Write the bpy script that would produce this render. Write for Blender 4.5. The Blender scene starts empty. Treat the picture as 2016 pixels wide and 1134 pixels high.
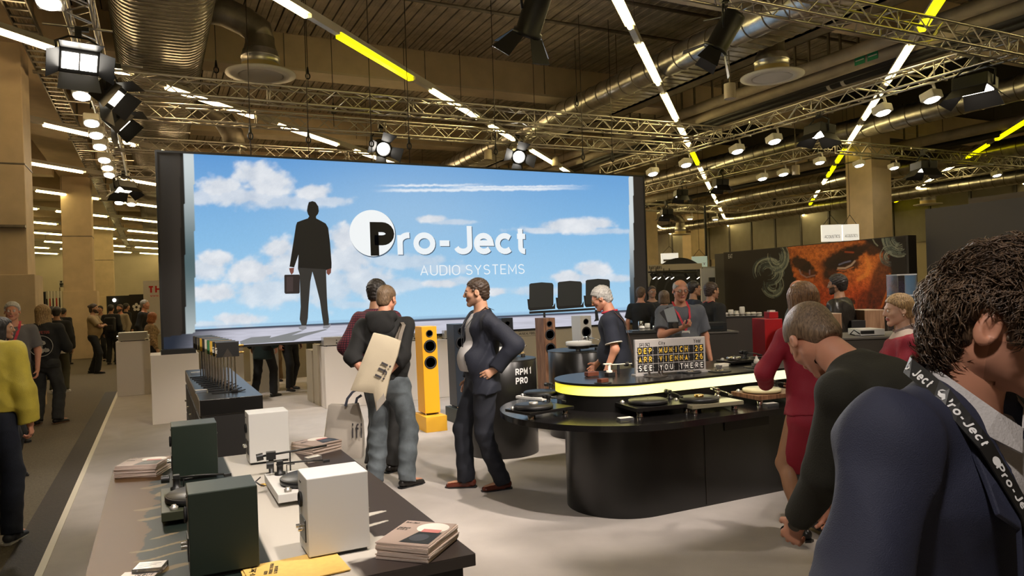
import bpy, bmesh, math, random
import numpy as np
from math import sin, cos, pi, radians, atan2, hypot, sqrt
from mathutils import Vector, Matrix
from mathutils import noise as mnoise

random.seed(7)
RNG = np.random.RandomState(5)
SC = bpy.context.scene
COL = SC.collection

# ------------------------------------------------------------------ camera
FPX, CX, CY0, EYE = 1425.6, 1008.0, 583.5, 1.68
YAW, ROLL = radians(26.23), radians(1.90)
PITCH = radians(.155)
_F = Vector((sin(YAW) * cos(PITCH), cos(YAW) * cos(PITCH), -sin(PITCH)))
_R0 = Vector((cos(YAW), -sin(YAW), 0.0))
_U0 = _R0.cross(_F)
_R = _R0 * cos(ROLL) - _U0 * sin(ROLL)
_U = _U0 * cos(ROLL) + _R0 * sin(ROLL)
EYEV = Vector((0, 0, EYE))
cam_d = bpy.data.cameras.new('camera')
cam_d.sensor_width = 36.0
cam_d.lens = FPX / 2016.0 * 36.0
cam_d.shift_y = (CY0 - 567.0) / 2016.0
cam_d.clip_start = 0.05
cam_d.clip_end = 300
cam = bpy.data.objects.new('camera', cam_d)
COL.objects.link(cam)
cam.matrix_world = Matrix(((_R.x, _U.x, -_F.x, 0), (_R.y, _U.y, -_F.y, 0), (_R.z, _U.z, -_F.z, EYE), (0, 0, 0, 1)))
SC.camera = cam

# survey helpers: where a sight line of the photograph meets a real surface
def _ray(px, py):
    return _F + _R * ((px - CX) / FPX) - _U * ((py - CY0) / FPX)
def G(px, py, z=0.0):
    d = _ray(px, py); return EYEV + d * ((z - EYE) / d.z)
def PY(px, py, y):
    d = _ray(px, py); return EYEV + d * (y / d.y)
def PX(px, py, x):
    d = _ray(px, py); return EYEV + d * (x / d.x)
def PD(px, py, dep):
    return EYEV + _ray(px, py) * dep
CAMAZ = 26.23

# ------------------------------------------------------------------ exposure, world
SC.view_settings.view_transform = 'Standard'
SC.view_settings.look = 'None'
SC.view_settings.gamma = 1.0
SC.view_settings.use_curve_mapping = False
SC.view_settings.exposure = 0.0
try:
    cy = SC.cycles; cy.max_bounces = 6; cy.diffuse_bounces = 3; cy.glossy_bounces = 3; cy.transmission_bounces = 5; cy.transparent_max_bounces = 6; cy.caustics_reflective = False; cy.caustics_refractive = False; cy.sample_clamp_indirect = 6.0; cy.adaptive_threshold = 0.02
except Exception:
    pass
W = bpy.data.worlds.new('hall_air'); SC.world = W
W.use_nodes = True
bg = W.node_tree.nodes['Background']
bg.inputs[0].default_value = (0.62, 0.44, 0.24, 1)
bg.inputs[1].default_value = 0.20

WARM = (1.0, 0.80, 0.50)
def add_area(name, loc, sx, sy, power, col, rot=(0, 0, 0)):
    l = bpy.data.lights.new(name, 'AREA'); l.shape = 'RECTANGLE'; l.size = sx; l.size_y = sy
    l.energy = power; l.color = col
    o = bpy.data.objects.new(name, l); COL.objects.link(o); o.location = loc; o.rotation_euler = rot
    return o
def add_spot(name, loc, target, power, col=(1, .93, .88), ang=50, blend=.35, size=.08, parent=None):
    l = bpy.data.lights.new(name, 'SPOT'); l.energy = power; l.color = col
    l.spot_size = radians(ang); l.spot_blend = blend; l.shadow_soft_size = size
    o = bpy.data.objects.new(name, l); COL.objects.link(o)
    d = Vector(target) - Vector(loc)
    o.rotation_euler = d.to_track_quat('-Z', 'Y').to_euler(); o.location = loc
    return o

# ------------------------------------------------------------------ materials
MATS = {}
def mat(name, col=(.5, .5, .5), rough=.5, metal=0., emit=None, es=1., spec=None, coat=0., trans=0., ior=1.45, alpha=1.,
        noise=None, bump=None, sheen=0., sss=0., wood=None):
    """noise=(scale, amount, detail)  bump=(scale, strength)"""
    if name in MATS: return MATS[name]
    m = bpy.data.materials.new(name); m.use_nodes = True
    nt = m.node_tree; p = nt.nodes['Principled BSDF']; L = nt.links
    I = p.inputs
    c4 = (col[0], col[1], col[2], 1)
    I['Base Color'].default_value = c4; I['Roughness'].default_value = rough; I['Metallic'].default_value = metal
    if spec is not None: I['Specular IOR Level'].default_value = spec
    if coat: I['Coat Weight'].default_value = coat; I['Coat Roughness'].default_value = .08
    if trans: I['Transmission Weight'].default_value = trans; I['IOR'].default_value = ior
    if alpha < 1: I['Alpha'].default_value = alpha
    if sheen: I['Sheen Weight'].default_value = sheen
    if sss: I['Subsurface Weight'].default_value = sss; I['Subsurface Radius'].default_value = (.012, .004, .002); I['Subsurface Scale'].default_value = 1.0
    if emit is not None:
        I['Emission Color'].default_value = (emit[0], emit[1], emit[2], 1); I['Emission Strength'].default_value = es
    tc = None
    if noise or bump or wood: tc = nt.nodes.new('ShaderNodeTexCoord')
    if noise:
        n = nt.nodes.new('ShaderNodeTexNoise'); n.inputs['Scale'].default_value = noise[0]
        n.inputs['Detail'].default_value = noise[2] if len(noise) > 2 else 4
        L.new(tc.outputs['Object'], n.inputs['Vector'])
        mr = nt.nodes.new('ShaderNodeMapRange'); mr.inputs[1].default_value = .3; mr.inputs[2].default_value = .7
        mr.inputs[3].default_value = 1 - noise[1]; mr.inputs[4].default_value = 1 + noise[1]
        L.new(n.outputs[0], mr.inputs[0])
        vm = nt.nodes.new('ShaderNodeVectorMath'); vm.operation = 'SCALE'; vm.inputs[0].default_value = col
        L.new(mr.outputs[0], vm.inputs['Scale']); L.new(vm.outputs[0], I['Base Color'])
    if wood:
        mp = nt.nodes.new('ShaderNodeMapping'); mp.inputs['Scale'].default_value = wood[0]
        L.new(tc.outputs['Object'], mp.inputs[0])
        n = nt.nodes.new('ShaderNodeTexNoise'); n.inputs['Scale'].default_value = 6; n.inputs['Detail'].default_value = 6; n.inputs['Distortion'].default_value = .6
        L.new(mp.outputs[0], n.inputs['Vector'])
        cr = nt.nodes.new('ShaderNodeValToRGB')
        cr.color_ramp.elements[0].position = .35; cr.color_ramp.elements[0].color = (*wood[1], 1)
        cr.color_ramp.elements[1].position = .65; cr.color_ramp.elements[1].color = (*wood[2], 1)
        L.new(n.outputs[0], cr.inputs[0]); L.new(cr.outputs[0], I['Base Color'])
    if bump:
        n = nt.nodes.new('ShaderNodeTexNoise'); n.inputs['Scale'].default_value = bump[0]; n.inputs['Detail'].default_value = 3
        L.new(tc.outputs['Object'], n.inputs['Vector'])
        b = nt.nodes.new('ShaderNodeBump'); b.inputs['Strength'].default_value = bump[1]; b.inputs['Distance'].default_value = .01
        L.new(n.outputs[0], b.inputs['Height']); L.new(b.outputs[0], I['Normal'])
    MATS[name] = m
    return m
def vcmat(name, rough=.5, emit=0., attr='Col', spec=.3):
    if name in MATS: return MATS[name]
    m = bpy.data.materials.new(name); m.use_nodes = True
    nt = m.node_tree; p = nt.nodes['Principled BSDF']
    a = nt.nodes.new('ShaderNodeVertexColor'); a.layer_name = attr
    p.inputs['Roughness'].default_value = rough; p.inputs['Specular IOR Level'].default_value = spec
    if emit:
        p.inputs['Base Color'].default_value = (.01, .01, .01, 1)
        nt.links.new(a.outputs[0], p.inputs['Emission Color']); p.inputs['Emission Strength'].default_value = emit
    else:
        nt.links.new(a.outputs[0], p.inputs['Base Color'])
    MATS[name] = m
    return m

# ------------------------------------------------------------------ mesh builder
class MB:
    def __init__(s): s.v = []; s.f = []; s.mi = []; s.sm = []
    def add(s, vs, fs, mi=0, smooth=False):
        n = len(s.v); s.v.extend([tuple(v) for v in vs])
        for f in fs: s.f.append([i + n for i in f]); s.mi.append(mi); s.sm.append(smooth)
        return s
    def box(s, c, d, rz=0., mi=0, M=None):
        x, y, z = d[0] / 2, d[1] / 2, d[2] / 2
        P = [(-x, -y, -z), (x, -y, -z), (x, y, -z), (-x, y, -z), (-x, -y, z), (x, -y, z), (x, y, z), (-x, y, z)]
        if M is not None: P = [M @ Vector(p) for p in P]
        elif rz:
            cs, sn = cos(rz), sin(rz); P = [(p[0] * cs - p[1] * sn, p[0] * sn + p[1] * cs, p[2]) for p in P]
        P = [(p[0] + c[0], p[1] + c[1], p[2] + c[2]) for p in P]
        return s.add(P, [(0, 3, 2, 1), (4, 5, 6, 7), (0, 1, 5, 4), (1, 2, 6, 5), (2, 3, 7, 6), (3, 0, 4, 7)], mi)
    def bb(s, a, b, mi=0):
        return s.box([(a[i] + b[i]) / 2 for i in range(3)], [abs(b[i] - a[i]) for i in range(3)], 0, mi)
    def cyl(s, a, b, r, n=12, r2=None, mi=0, caps=True, smooth=True, sx=1.):
        a = Vector(a); b = Vector(b); r2 = r if r2 is None else r2
        d = (b - a).normalized(); u = d.orthogonal().normalized(); w = d.cross(u)
        vs = []
        for p, q in ((a, r), (b, r2)):
            for i in range(n):
                t = 2 * pi * i / n; vs.append(p + u * cos(t) * q * sx + w * sin(t) * q)
        s.add(vs, [(i, (i + 1) % n, n + (i + 1) % n, n + i) for i in range(n)], mi, smooth)
        if caps:
            s.add(vs[:n], [tuple(range(n))[::-1]], mi); s.add(vs[n:], [tuple(range(n))], mi)
        return s
    def tube(s, pts, r, n=8, mi=0, smooth=True, closed=False):
        pts = [Vector(p) for p in pts]; m = len(pts); rr = r if isinstance(r, (list, tuple)) else [r] * m
        vs = []; u = None
        for i, p in enumerate(pts):
            if closed: d = (pts[(i + 1) % m] - pts[i - 1])
            else: d = pts[min(i + 1, m - 1)] - pts[max(i - 1, 0)]
            d.normalize()
            if u is None: u = d.orthogonal().normalized()
            else:
                u = u - d * u.dot(d)
                u = u.normalized() if u.length > 1e-6 else d.orthogonal().normalized()
            w = d.cross(u)
            for k in range(n):
                t = 2 * pi * k / n; vs.append(p + (u * cos(t) + w * sin(t)) * rr[i])
        fs = []
        for i in range(m if closed else m - 1):
            j = (i + 1) % m
            for k in range(n): fs.append((i * n + k, i * n + (k + 1) % n, j * n + (k + 1) % n, j * n + k))
        if not closed: fs.append(tuple(range(n))[::-1]); fs.append(tuple(range((m - 1) * n, m * n)))
        return s.add(vs, fs, mi, smooth)
    def lathe(s, prof, c=(0, 0, 0), n=24, mi=0, smooth=True, M=None, a0=0, a1=2 * pi):
        vs = []; full = abs(a1 - a0 - 2 * pi) < 1e-6; k = n if full else n + 1
        for r, z in prof:
            for i in range(k):
                t = a0 + (a1 - a0) * i / n; p = Vector((r * cos(t), r * sin(t), z))
                if M is not None: p = M @ p
                vs.append((p[0] + c[0], p[1] + c[1], p[2] + c[2]))
        fs = []
        for j in range(len(prof) - 1):
            for i in range(n):
                i2 = (i + 1) % k; fs.append((j * k + i, j * k + i2, (j + 1) * k + i2, (j + 1) * k + i))
        s.add(vs, fs, mi, smooth)
        if full:
            if prof[0][0] > 1e-5: s.add(vs[:k], [tuple(range(k))[::-1]], mi)
            if prof[-1][0] > 1e-5: s.add(vs[-k:], [tuple(range(k))], mi)
        return s
    def prism(s, poly, z0, z1, mi=0, smooth=False, f=None, mi_side=None):
        """poly in 2D extruded; f maps (u,v,w)->xyz"""
        f = f or (lambda u, v, w: (u, v, w)); n = len(poly)
        lo = [f(p[0], p[1], z0) for p in poly]; hi = [f(p[0], p[1], z1) for p in poly]
        s.add(lo, [tuple(range(n))[::-1]], mi); s.add(hi, [tuple(range(n))], mi)
        s.add(lo + hi, [(i, (i + 1) % n, n + (i + 1) % n, n + i) for i in range(n)], mi if mi_side is None else mi_side, smooth)
        return s
    def ell(s, c, r, nu=16, nv=10, mi=0, M=None, smooth=True):
        vs = []; fs = []
        for j in range(nv + 1):
            ph = pi * j / nv
            for i in range(nu):
                t = 2 * pi * i / nu; p = Vector((r[0] * sin(ph) * cos(t), r[1] * sin(ph) * sin(t), r[2] * cos(ph)))
                if M is not None: p = M @ p
                vs.append((p[0] + c[0], p[1] + c[1], p[2] + c[2]))
        for j in range(nv):
            for i in range(nu):
                a, b = j * nu + i, j * nu + (i + 1) % nu
                if j == 0: fs.append((a, b + nu, a + nu))
                elif j == nv - 1: fs.append((a, b, a + nu))
                else: fs.append((a, b, b + nu, a + nu))
        return s.add([Vector(v) for v in vs], [f[::-1] for f in fs], mi, smooth)
    def mesh(s, name, mats):
        me = bpy.data.meshes.new(name); me.from_pydata(s.v, [], s.f)
        for m in (mats if isinstance(mats, (list, tuple)) else [mats]): me.materials.append(m)
        me.polygons.foreach_set('material_index', s.mi); me.polygons.foreach_set('use_smooth', s.sm)
        bm = bmesh.new(); bm.from_mesh(me); bmesh.ops.recalc_face_normals(bm, faces=bm.faces); bm.to_mesh(me); bm.free()
        me.update(); return me
    def build(s, name, mats, parent=None, bevel=0., w=False, label=None, cat=None, group=None, kind=None, seg=2):
        return link(s.mesh(name, mats), name, parent, bevel, w, label, cat, group, kind, seg)
def tag(o, label=None, cat=None, group=None, kind=None):
    if label: o['label'] = label
    if cat: o['category'] = cat
    if group: o['group'] = group
    if kind: o['kind'] = kind
    return o
def link(me, name, parent=None, bevel=0., w=False, label=None, cat=None, group=None, kind=None, seg=2):
    o = bpy.data.objects.new(name, me); COL.objects.link(o)
    if parent is not None:
        o.parent = parent
        if w: o.matrix_parent_inverse = wm(parent).inverted()
    if bevel:
        b = o.modifiers.new('bevel', 'BEVEL'); b.width = bevel; b.segments = seg; b.limit_method = 'ANGLE'; b.angle_limit = radians(50)
    return tag(o, label, cat, group, kind)
def wm(o):
    m = Matrix.LocRotScale(o.location, o.rotation_euler, o.scale)
    return m if o.parent is None else wm(o.parent) @ o.matrix_parent_inverse @ m
def thing(name, label, cat, loc=(0, 0, 0), rz=0., group=None):
    o = bpy.data.objects.new(name, None); COL.objects.link(o); o.empty_display_size = .1
    o.location = loc; o.rotation_euler = (0, 0, rz)
    return tag(o, label, cat, group)
def struct(name, mb, mats, parent=None, bevel=0.):
    return mb.build(name, mats, parent, bevel, kind=None if parent else 'structure')
def copy_tree(o, parent=None):
    c = o.copy(); COL.objects.link(c)
    if parent is not None: c.parent = parent
    for ch in list(o.children): copy_tree(ch, c)
    return c
def dup(o, loc, rz=None, label=None, group=None):
    c = copy_tree(o); c.location = loc
    if rz is not None: c.rotation_euler = (0, 0, rz)
    if label: c['label'] = label
    if group: c['group'] = group
    return c
_fonts = {}
def text(body, size, M, material, parent, name='lettering', ext=0.002, bold=0., align='LEFT', w=True, sx=1., space=1.):
    """flat lettering; M places the text plane (x right, y up, z out)"""
    c = bpy.data.curves.new(name, 'FONT'); c.body = body; c.size = size; c.extrude = ext; c.offset = bold
    c.align_x = align; c.resolution_u = 3; c.space_character = space; c.space_line = .9
    t = bpy.data.objects.new(name, c); COL.objects.link(t)
    dg = bpy.context.evaluated_depsgraph_get()
    me = bpy.data.meshes.new_from_object(t.evaluated_get(dg))
    bpy.data.objects.remove(t); bpy.data.curves.remove(c)
    if sx != 1.: me.transform(Matrix.Diagonal((sx, 1, 1, 1)))
    me.transform(M); me.materials.clear(); me.materials.append(material)
    o = bpy.data.objects.new(name, me); COL.objects.link(o); o.parent = parent
    if w and parent is not None: o.matrix_parent_inverse = wm(parent).inverted()
    return o
def frame(o, x, y):
    """matrix with x axis (right), y axis (up), z = x cross y, origin o"""
    x = Vector(x).normalized(); y = Vector(y).normalized(); z = x.cross(y)
    return Matrix(((x.x, y.x, z.x, o[0]), (x.y, y.y, z.y, o[1]), (x.z, y.z, z.z, o[2]), (0, 0, 0, 1)))
def arc(cx, cy, r, a0, a1, n):
    return [(cx + r * cos(a0 + (a1 - a0) * i / n), cy + r * sin(a0 + (a1 - a0) * i / n)) for i in range(n + 1)]
# ------------------------------------------------------------------ plain grotesque letters built from strokes
def _a(cx, cy, rx, ry, a0, a1, n=10):
    return [(cx + rx * cos(radians(a0 + (a1 - a0) * i / n)), cy + ry * sin(radians(a0 + (a1 - a0) * i / n))) for i in range(n + 1)]
_X = .70
GL = {
 'A': (.64, [[(0, 0), (.32, 1), (.64, 0)], [(.11, .32), (.53, .32)]]),
 'B': (.58, [[(0, 0), (0, 1)] + [(.3, 1)] + _a(.3, .76, .24, .24, 90, -90)[1:] + [(0, .52)], [(0, .52), (.32, .52)] + _a(.32, .26, .26, .26, 90, -90)[1:] + [(0, 0)]]),
 'C': (.62, [_a(.31, .69, .31, .31, 30, 180) + _a(.31, .31, .31, .31, 180, 330)]),
 'D': (.62, [[(0, 0), (0, 1), (.28, 1)] + _a(.28, .66, .34, .34, 90, 0)[1:] + _a(.28, .34, .34, .34, 0, -90) + [(0, 0)]]),
 'E': (.52, [[(.52, 1), (0, 1), (0, 0), (.52, 0)], [(0, .52), (.46, .52)]]),
 'F': (.50, [[(.50, 1), (0, 1), (0, 0)], [(0, .5), (.44, .5)]]),
 'G': (.64, [_a(.31, .69, .31, .31, 30, 180) + _a(.31, .31, .31, .31, 180, 360) + [(.62, .45), (.36, .45)]]),
 'H': (.60, [[(0, 0), (0, 1)], [(.6, 0), (.6, 1)], [(0, .5), (.6, .5)]]),
 'I': (.0, [[(0, 0), (0, 1)]]),
 'J': (.46, [[(.46, 1), (.46, .24)] + _a(.23, .24, .23, .24, 0, -165)[1:]]),
 'K': (.6, [[(0, 0), (0, 1)], [(.58, 1), (0, .42)], [(.2, .6), (.6, 0)]]),
 'L': (.48, [[(0, 1), (0, 0), (.48, 0)]]),
 'M': (.74, [[(0, 0), (0, 1), (.37, .25), (.74, 1), (.74, 0)]]),
 'N': (.60, [[(0, 0), (0, 1), (.6, 0), (.6, 1)]]),
 'O': (.66, [_a(.33, .67, .33, .33, 90, 180) + _a(.33, .33, .33, .33, 180, 360) + _a(.33, .67, .33, .33, 0, 90)]),
 'P': (.56, [[(0, 0), (0, 1), (.28, 1)] + _a(.28, .72, .28, .28, 90, -90)[1:] + [(0, .44)]]),
 'R': (.58, [[(0, 0), (0, 1), (.3, 1)] + _a(.3, .74, .26, .26, 90, -90)[1:] + [(0, .48)], [(.3, .48), (.58, 0)]]),
 'S': (.56, [_a(.28, .75, .26, .25, 25, 180)[0:] + _a(.28, .75, .26, .25, 180, 265, 5)[1:] + _a(.28, .25, .28, .25, 85, -155)]),
 'T': (.58, [[(0, 1), (.58, 1)], [(.29, 1), (.29, 0)]]),
 'U': (.60, [[(0, 1), (0, .3)] + _a(.3, .3, .3, .3, 180, 360)[1:] + [(.6, 1)]]),
 'V': (.62, [[(0, 1), (.31, 0), (.62, 1)]]),
 'W': (.86, [[(0, 1), (.22, 0), (.43, .8), (.64, 0), (.86, 1)]]),
 'X': (.6, [[(0, 0), (.6, 1)], [(0, 1), (.6, 0)]]),
 'Y': (.62, [[(0, 1), (.31, .45), (.62, 1)], [(.31, .45), (.31, 0)]]),
 'Z': (.56, [[(0, 1), (.56, 1), (0, 0), (.56, 0)]]),
 '0': (.54, [_a(.27, .72, .27, .28, 90, 180) + _a(.27, .28, .27, .28, 180, 360) + _a(.27, .72, .27, .28, 0, 90)]),
 '1': (.26, [[(0, .76), (.26, 1), (.26, 0)]]),
 '2': (.54, [_a(.27, .72, .27, .28, 170, -30) + [(0, 0), (.54, 0)]]),
 '3': (.54, [_a(.27, .74, .25, .26, 160, -90) + _a(.27, .25, .27, .25, 90, -160)[1:]]),
 '5': (.52, [[(.5, 1), (.06, 1), (.03, .52)] + _a(.25, .32, .27, .32, 130, -150)]),
 '6': (.54, [[(.44, .98)] + _a(.27, .62, .27, .36, 120, 180) + _a(.27, .3, .27, .3, 180, 540, 18)]),
 '9': (.54, [_a(.27, .7, .27, .3, 0, 360, 18) + _a(.27, .36, .27, .36, 0, -110)]),
 'a': (.46, [[(.46, 0), (.46, .45)] + _a(.24, .45, .22, .25, 0, 160)[1:], _a(.22, .21, .22, .21, 60, 330) + [(.46, .2)], [(.46, .42), (.25, .4)]]),
 'b': (.5, [[(0, 1), (0, 0)], _a(.25, .35, .25, .35, 180, -180, 18)]),
 'c': (.48, [_a(.26, .35, .26, .35, 45, 315, 16)]),
 'd': (.5, [[(.5, 1), (.5, 0)], _a(.25, .35, .25, .35, 0, 360, 18)]),
 'e': (.52, [[(.0, .37), (.52, .37)] + _a(.26, .35, .26, .35, 3, 318, 18)[1:]]),
 'f': (.3, [[(.12, 0), (.12, .8)] + _a(.28, .8, .16, .18, 180, 80, 6)[1:], [(0, .66), (.3, .66)]]),
 'i': (.0, [[(0, 0), (0, .7)], [(0, .88), (0, 1.0)]]),
 'n': (.44, [[(0, 0), (0, .7)], [(0, .45)] + _a(.22, .45, .22, .25, 180, 0) + [(.44, 0)]]),
 'o': (.54, [_a(.27, .35, .27, .35, 0, 360, 22)]),
 'r': (.28, [[(0, 0), (0, .7)], [(0, .38)] + _a(.28, .40, .28, .30, 170, 85, 6)]),
 's': (.42, [_a(.21, .52, .19, .18, 30, 265, 12) + _a(.21, .18, .21, .18, 85, -150, 12)]),
 't': (.30, [[(.12, .9), (.12, .16)] + _a(.27, .16, .15, .16, 180, 275, 6)[1:], [(0, .68), (.3, .68)]]),
 'u': (.44, [[(0, .7), (0, .25)] + _a(.22, .25, .22, .25, 180, 360) + [(.44, .7)], [(.44, .7), (.44, 0)]]),
 'v': (.44, [[(0, .7), (.22, 0), (.44, .7)]]),
 'y': (.46, [[(0, .7), (.24, .02)], [(.46, .7), (.20, -.14), (.08, -.26), (0, -.26)]]),
 '-': (.32, [[(0, .36), (.32, .36)]]), '.': (.0, [[(0, 0), (0, .06)]]), '/': (.3, [[(0, 0), (.3, 1)]]), '[': (.15, [[(.15, 1), (0, 1), (0, 0), (.15, 0)]]),
}
def strokes_mb(body, w=.2, space=None, line=1.4, xs=1.):
    """flat letters in units of cap height, as quads along each stroke"""
    space = (w + .13) if space is None else space
    mb = MB(); y0 = 0
    for row in body.split('\n'):
        x = w / 2
        for ch in row:
            if ch == ' ': x += .36; continue
            adv, st = GL[ch]; adv *= xs
            for pl in st:
                pts = [Vector((p[0] * xs, p[1] * (1 - w) + w / 2 if p[1] >= 0 else p[1])) for p in pl]; n = len(pts)
                pts = [p for i, p in enumerate(pts) if i == 0 or (p - pts[i - 1]).length > 1e-4]; n = len(pts)
                closed = (pts[0] - pts[-1]).length < 1e-3 and n > 6
                if closed: pts = pts[:-1]; n -= 1
                L = []; R = []
                for i, p in enumerate(pts):
                    a = (p - pts[i - 1]).normalized() if (i > 0 or closed) else None
                    b = (pts[(i + 1) % n] - p).normalized() if (i < n - 1 or closed) else None
                    if a is None: a = b
                    if b is None: b = a
                    na = Vector((-a.y, a.x)); nb = Vector((-b.y, b.x)); m = (na + nb)
                    if m.length < .3: m = na.copy() * 1.0; k = 1.
                    else: m.normalize(); k = 1 / max(m.dot(na), .5)
                    ext = Vector((0, 0))
                    if not closed and (i == 0 or i == n - 1) and abs(a.x) < .02 : ext = a * (w / 2) * (-1 if i == 0 else 1) * (1 if (p.y < w or p.y > 1 - w) else 0)
                    if not closed and (i == 0 or i == n - 1) and abs(a.y) < .02 and n == 2: ext = Vector((0, 0))
                    L.append(p + ext + m * k * w / 2); R.append(p + ext - m * k * w / 2)
                vs = [(v.x + x, v.y + y0, 0) for v in L] + [(v.x + x, v.y + y0, 0) for v in R]
                mb.add(vs, [(i, (i + 1) % n, n + (i + 1) % n, n + i) for i in range(n if closed else n - 1)])
            x += adv + space
        y0 -= line
    return mb
def glyphs(body, o, xd, yd, w, h, material, parent, name='lettering', wt=.2, ext=.002, space=None, line=1.4, world=True, slant=0., xs=1.):
    mb = strokes_mb(body, wt, space, line, xs); V = np.array(mb.v); lo = V.min(0); hi = V.max(0)
    if w is None: w = (hi[0] - lo[0]) * h / (hi[1] - lo[1])
    xd = np.array(Vector(xd).normalized()); yd = np.array(Vector(yd).normalized()); zd = np.cross(xd, yd)
    q = (V - lo) / np.maximum(hi - lo, 1e-6); q[:, 0] += slant * q[:, 1]
    P = np.array(o) + q[:, :1] * w * xd + q[:, 1:2] * h * yd; P2 = P + zd * ext; n = len(V)
    fs = mb.f; eds = {}
    for f in fs:
        for i in range(4):
            e = (f[i], f[(i + 1) % 4]); eds.setdefault((min(e), max(e)), []).append(e)
    side = [[a[0][0], a[0][1], a[0][1] + n, a[0][0] + n] for a in eds.values() if len(a) == 1]
    me = bpy.data.meshes.new(name); me.from_pydata(np.vstack([P, P2]).tolist(), [], [[i + n for i in f] for f in fs] + side)
    me.materials.append(material); me.update()
    return link(me, name, parent, w=world)
# ================================================================== HALL SHELL
m_carpet_hall = mat('carpet_hall', (.150, .122, .082), .95, noise=(60, .25, 6), bump=(250, .5))
m_carpet_booth = mat('carpet_booth', (.50, .455, .42), .95, noise=(4, .06, 8), bump=(300, .45))
m_strip = mat('strip_dark', (.032, .022, .014), .7, noise=(30, .2), bump=(90, .4))
m_edge = mat('edge_trim_white', (.75, .68, .55), .5)
m_deck = mat('deck_metal', (.40, .34, .26), .45, .35, noise=(2.5, .30, 5))
m_deck_back = mat('deck_back', (.018, .014, .010), .9)
m_cream = mat('cream_plaster', (.66, .51, .33), .8, noise=(3, .08, 8), bump=(60, .15))
m_cream2 = mat('cream_plaster_soffit', (.66, .54, .38), .8, noise=(3, .06))
m_galv = mat('galvanised_steel', (.48, .46, .43), .32, 1.0, noise=(5, .28, 6))
m_galv_d = mat('galvanised_dark', (.22, .19, .15), .5, .9, noise=(6, .2))
m_alu = mat('truss_aluminium', (.60, .56, .50), .3, 1.0)
m_steel_d = mat('dark_steel', (.07, .06, .05), .45, .6)
m_black = mat('black_metal', (.012, .011, .010), .42, .3)
m_black_pl = mat('black_plastic', (.015, .015, .015), .4)
m_white_pl = mat('white_plastic', (.72, .68, .60), .45)
m_rail = mat('rail_white', (.55, .50, .42), .5)
m_tube_w = mat('tube_warm', (.9, .9, .8), .4, emit=(1.0, .72, .36), es=23)
m_tube_g = mat('tube_greenish', (.9, .9, .7), .4, emit=(1.0, .80, .34), es=18)
m_tube_y = mat('tube_yellow', (.9, .85, .1), .4, emit=(1.0, .86, .0), es=2.2)
m_lamp = mat('lamp_lens_white', (1, 1, 1), .3, emit=(1.0, .93, .82), es=25)
m_lamp_soft = mat('lamp_lens_soft', (1, 1, 1), .3, emit=(1.0, .92, .76), es=8)
m_pipe = mat('pipe_beige', (.42, .35, .26), .6, noise=(4, .12))
m_pipe_b = mat('pipe_black', (.015, .013, .012), .5)

ZD, ZB = 6.93, 6.22                    # deck height, beam soffit height
# floor
b = MB(); b.bb((-30, -12, -.2), (34, 62, -.004)); floor = struct('floor', b, m_carpet_hall)
b = MB(); b.bb((-.69, -4, -.004), (11.2, 16.4, 0.004)); booth_floor = struct('trim_1', b, m_carpet_booth)
booth_floor['label'] = 'pale booth carpet laid over the hall floor'
b = MB(); b.bb((-.735, -4, -.004), (-.69, 16.4, 0.012)); struct('trim_2', b, m_edge)
b = MB(); b.bb((-.945, -4, -.004), (-.735, 16.5, 0.006)); strip = struct('trim_3', b, m_strip)
# deck
b = MB(); b.bb((-30, -12, ZD + .05), (34, 62, ZD + .15)); ceiling = struct('ceiling', b, m_deck_back)
def slat_mesh(L):
    q = MB(); w = .198
    for x0, x1, z in ((0, .03, .012), (.03, .075, 0), (.075, .095, .010), (.095, .16, 0), (.16, .18, .01), (.18, w, .0)):
        pass
    prof = [(0, .045), (0, .0), (.055, 0), (.062, .008), (.085, .008), (.092, 0), (w, 0), (w, .045)]
    n = len(prof)
    vs = [(p[0], 0, p[1]) for p in prof] + [(p[0], L, p[1]) for p in prof]
    q.add(vs, [(i, i + 1, n + i + 1, n + i) for i in range(n - 1)]); return q
bays = [(-11.0, 8.55), (9.1, 14.6), (15.15, 20.5), (21.05, 26.4), (26.95, 32.3), (32.85, 38.2), (38.75, 62)]
for bi, (ya, yb) in enumerate(bays):
    sm = slat_mesh(yb - ya); me = sm.mesh('slat', m_deck)
    if bi in (1, 2):
        for i in range(-14, 72 if bi == 1 else 62):
            o = bpy.data.objects.new('slat', me); COL.objects.link(o); o.parent = ceiling
            o.location = (i * .225 + (0.003 * ((i * 7) % 3)), ya, ZD - .004 * ((i * 5) % 2))
    else:
        q = MB()
        for i in range(-130, 150):
            q.add([(v[0] + i * .225, v[1] + ya, v[2] + ZD) for v in sm.v], sm.f)
        o = q.build('slat_field', m_deck, ceiling); o['kind'] = 'stuff'
# cross beams with a lighter soffit flange
for k, y in enumerate((8.55, 14.6, 20.5, 26.4, 32.3, 38.2, 44.5, 51)):
    q = MB(); x0, x1 = -1.7, 34
    q.bb((x0, y, ZB + .04), (x1, y + .55, ZD + .02), 0); q.bb((x0, y - .015, ZB), (x1, y + .57, ZB + .05), 1)
    bm_ = struct('trim_%d' % (10 + k), q, [m_cream, m_cream2])
    q = MB(); q.bb((-30, y, ZB - .35), (-2.75, y + .55, ZD + .02), 0)
    q.build('beam_section', [m_cream], bm_)
    # joints between the cast sections: separate lighter cover strips
    if k < 4:
        for j in range(0, 9):
            q = MB(); q.bb((x0 + 1.2 + j * 2.9, y - .012, ZB + .05), (x0 + 1.215 + j * 2.9, y + .0, ZD)); q.build('joint_strip', m_galv_d, bm_)
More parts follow.
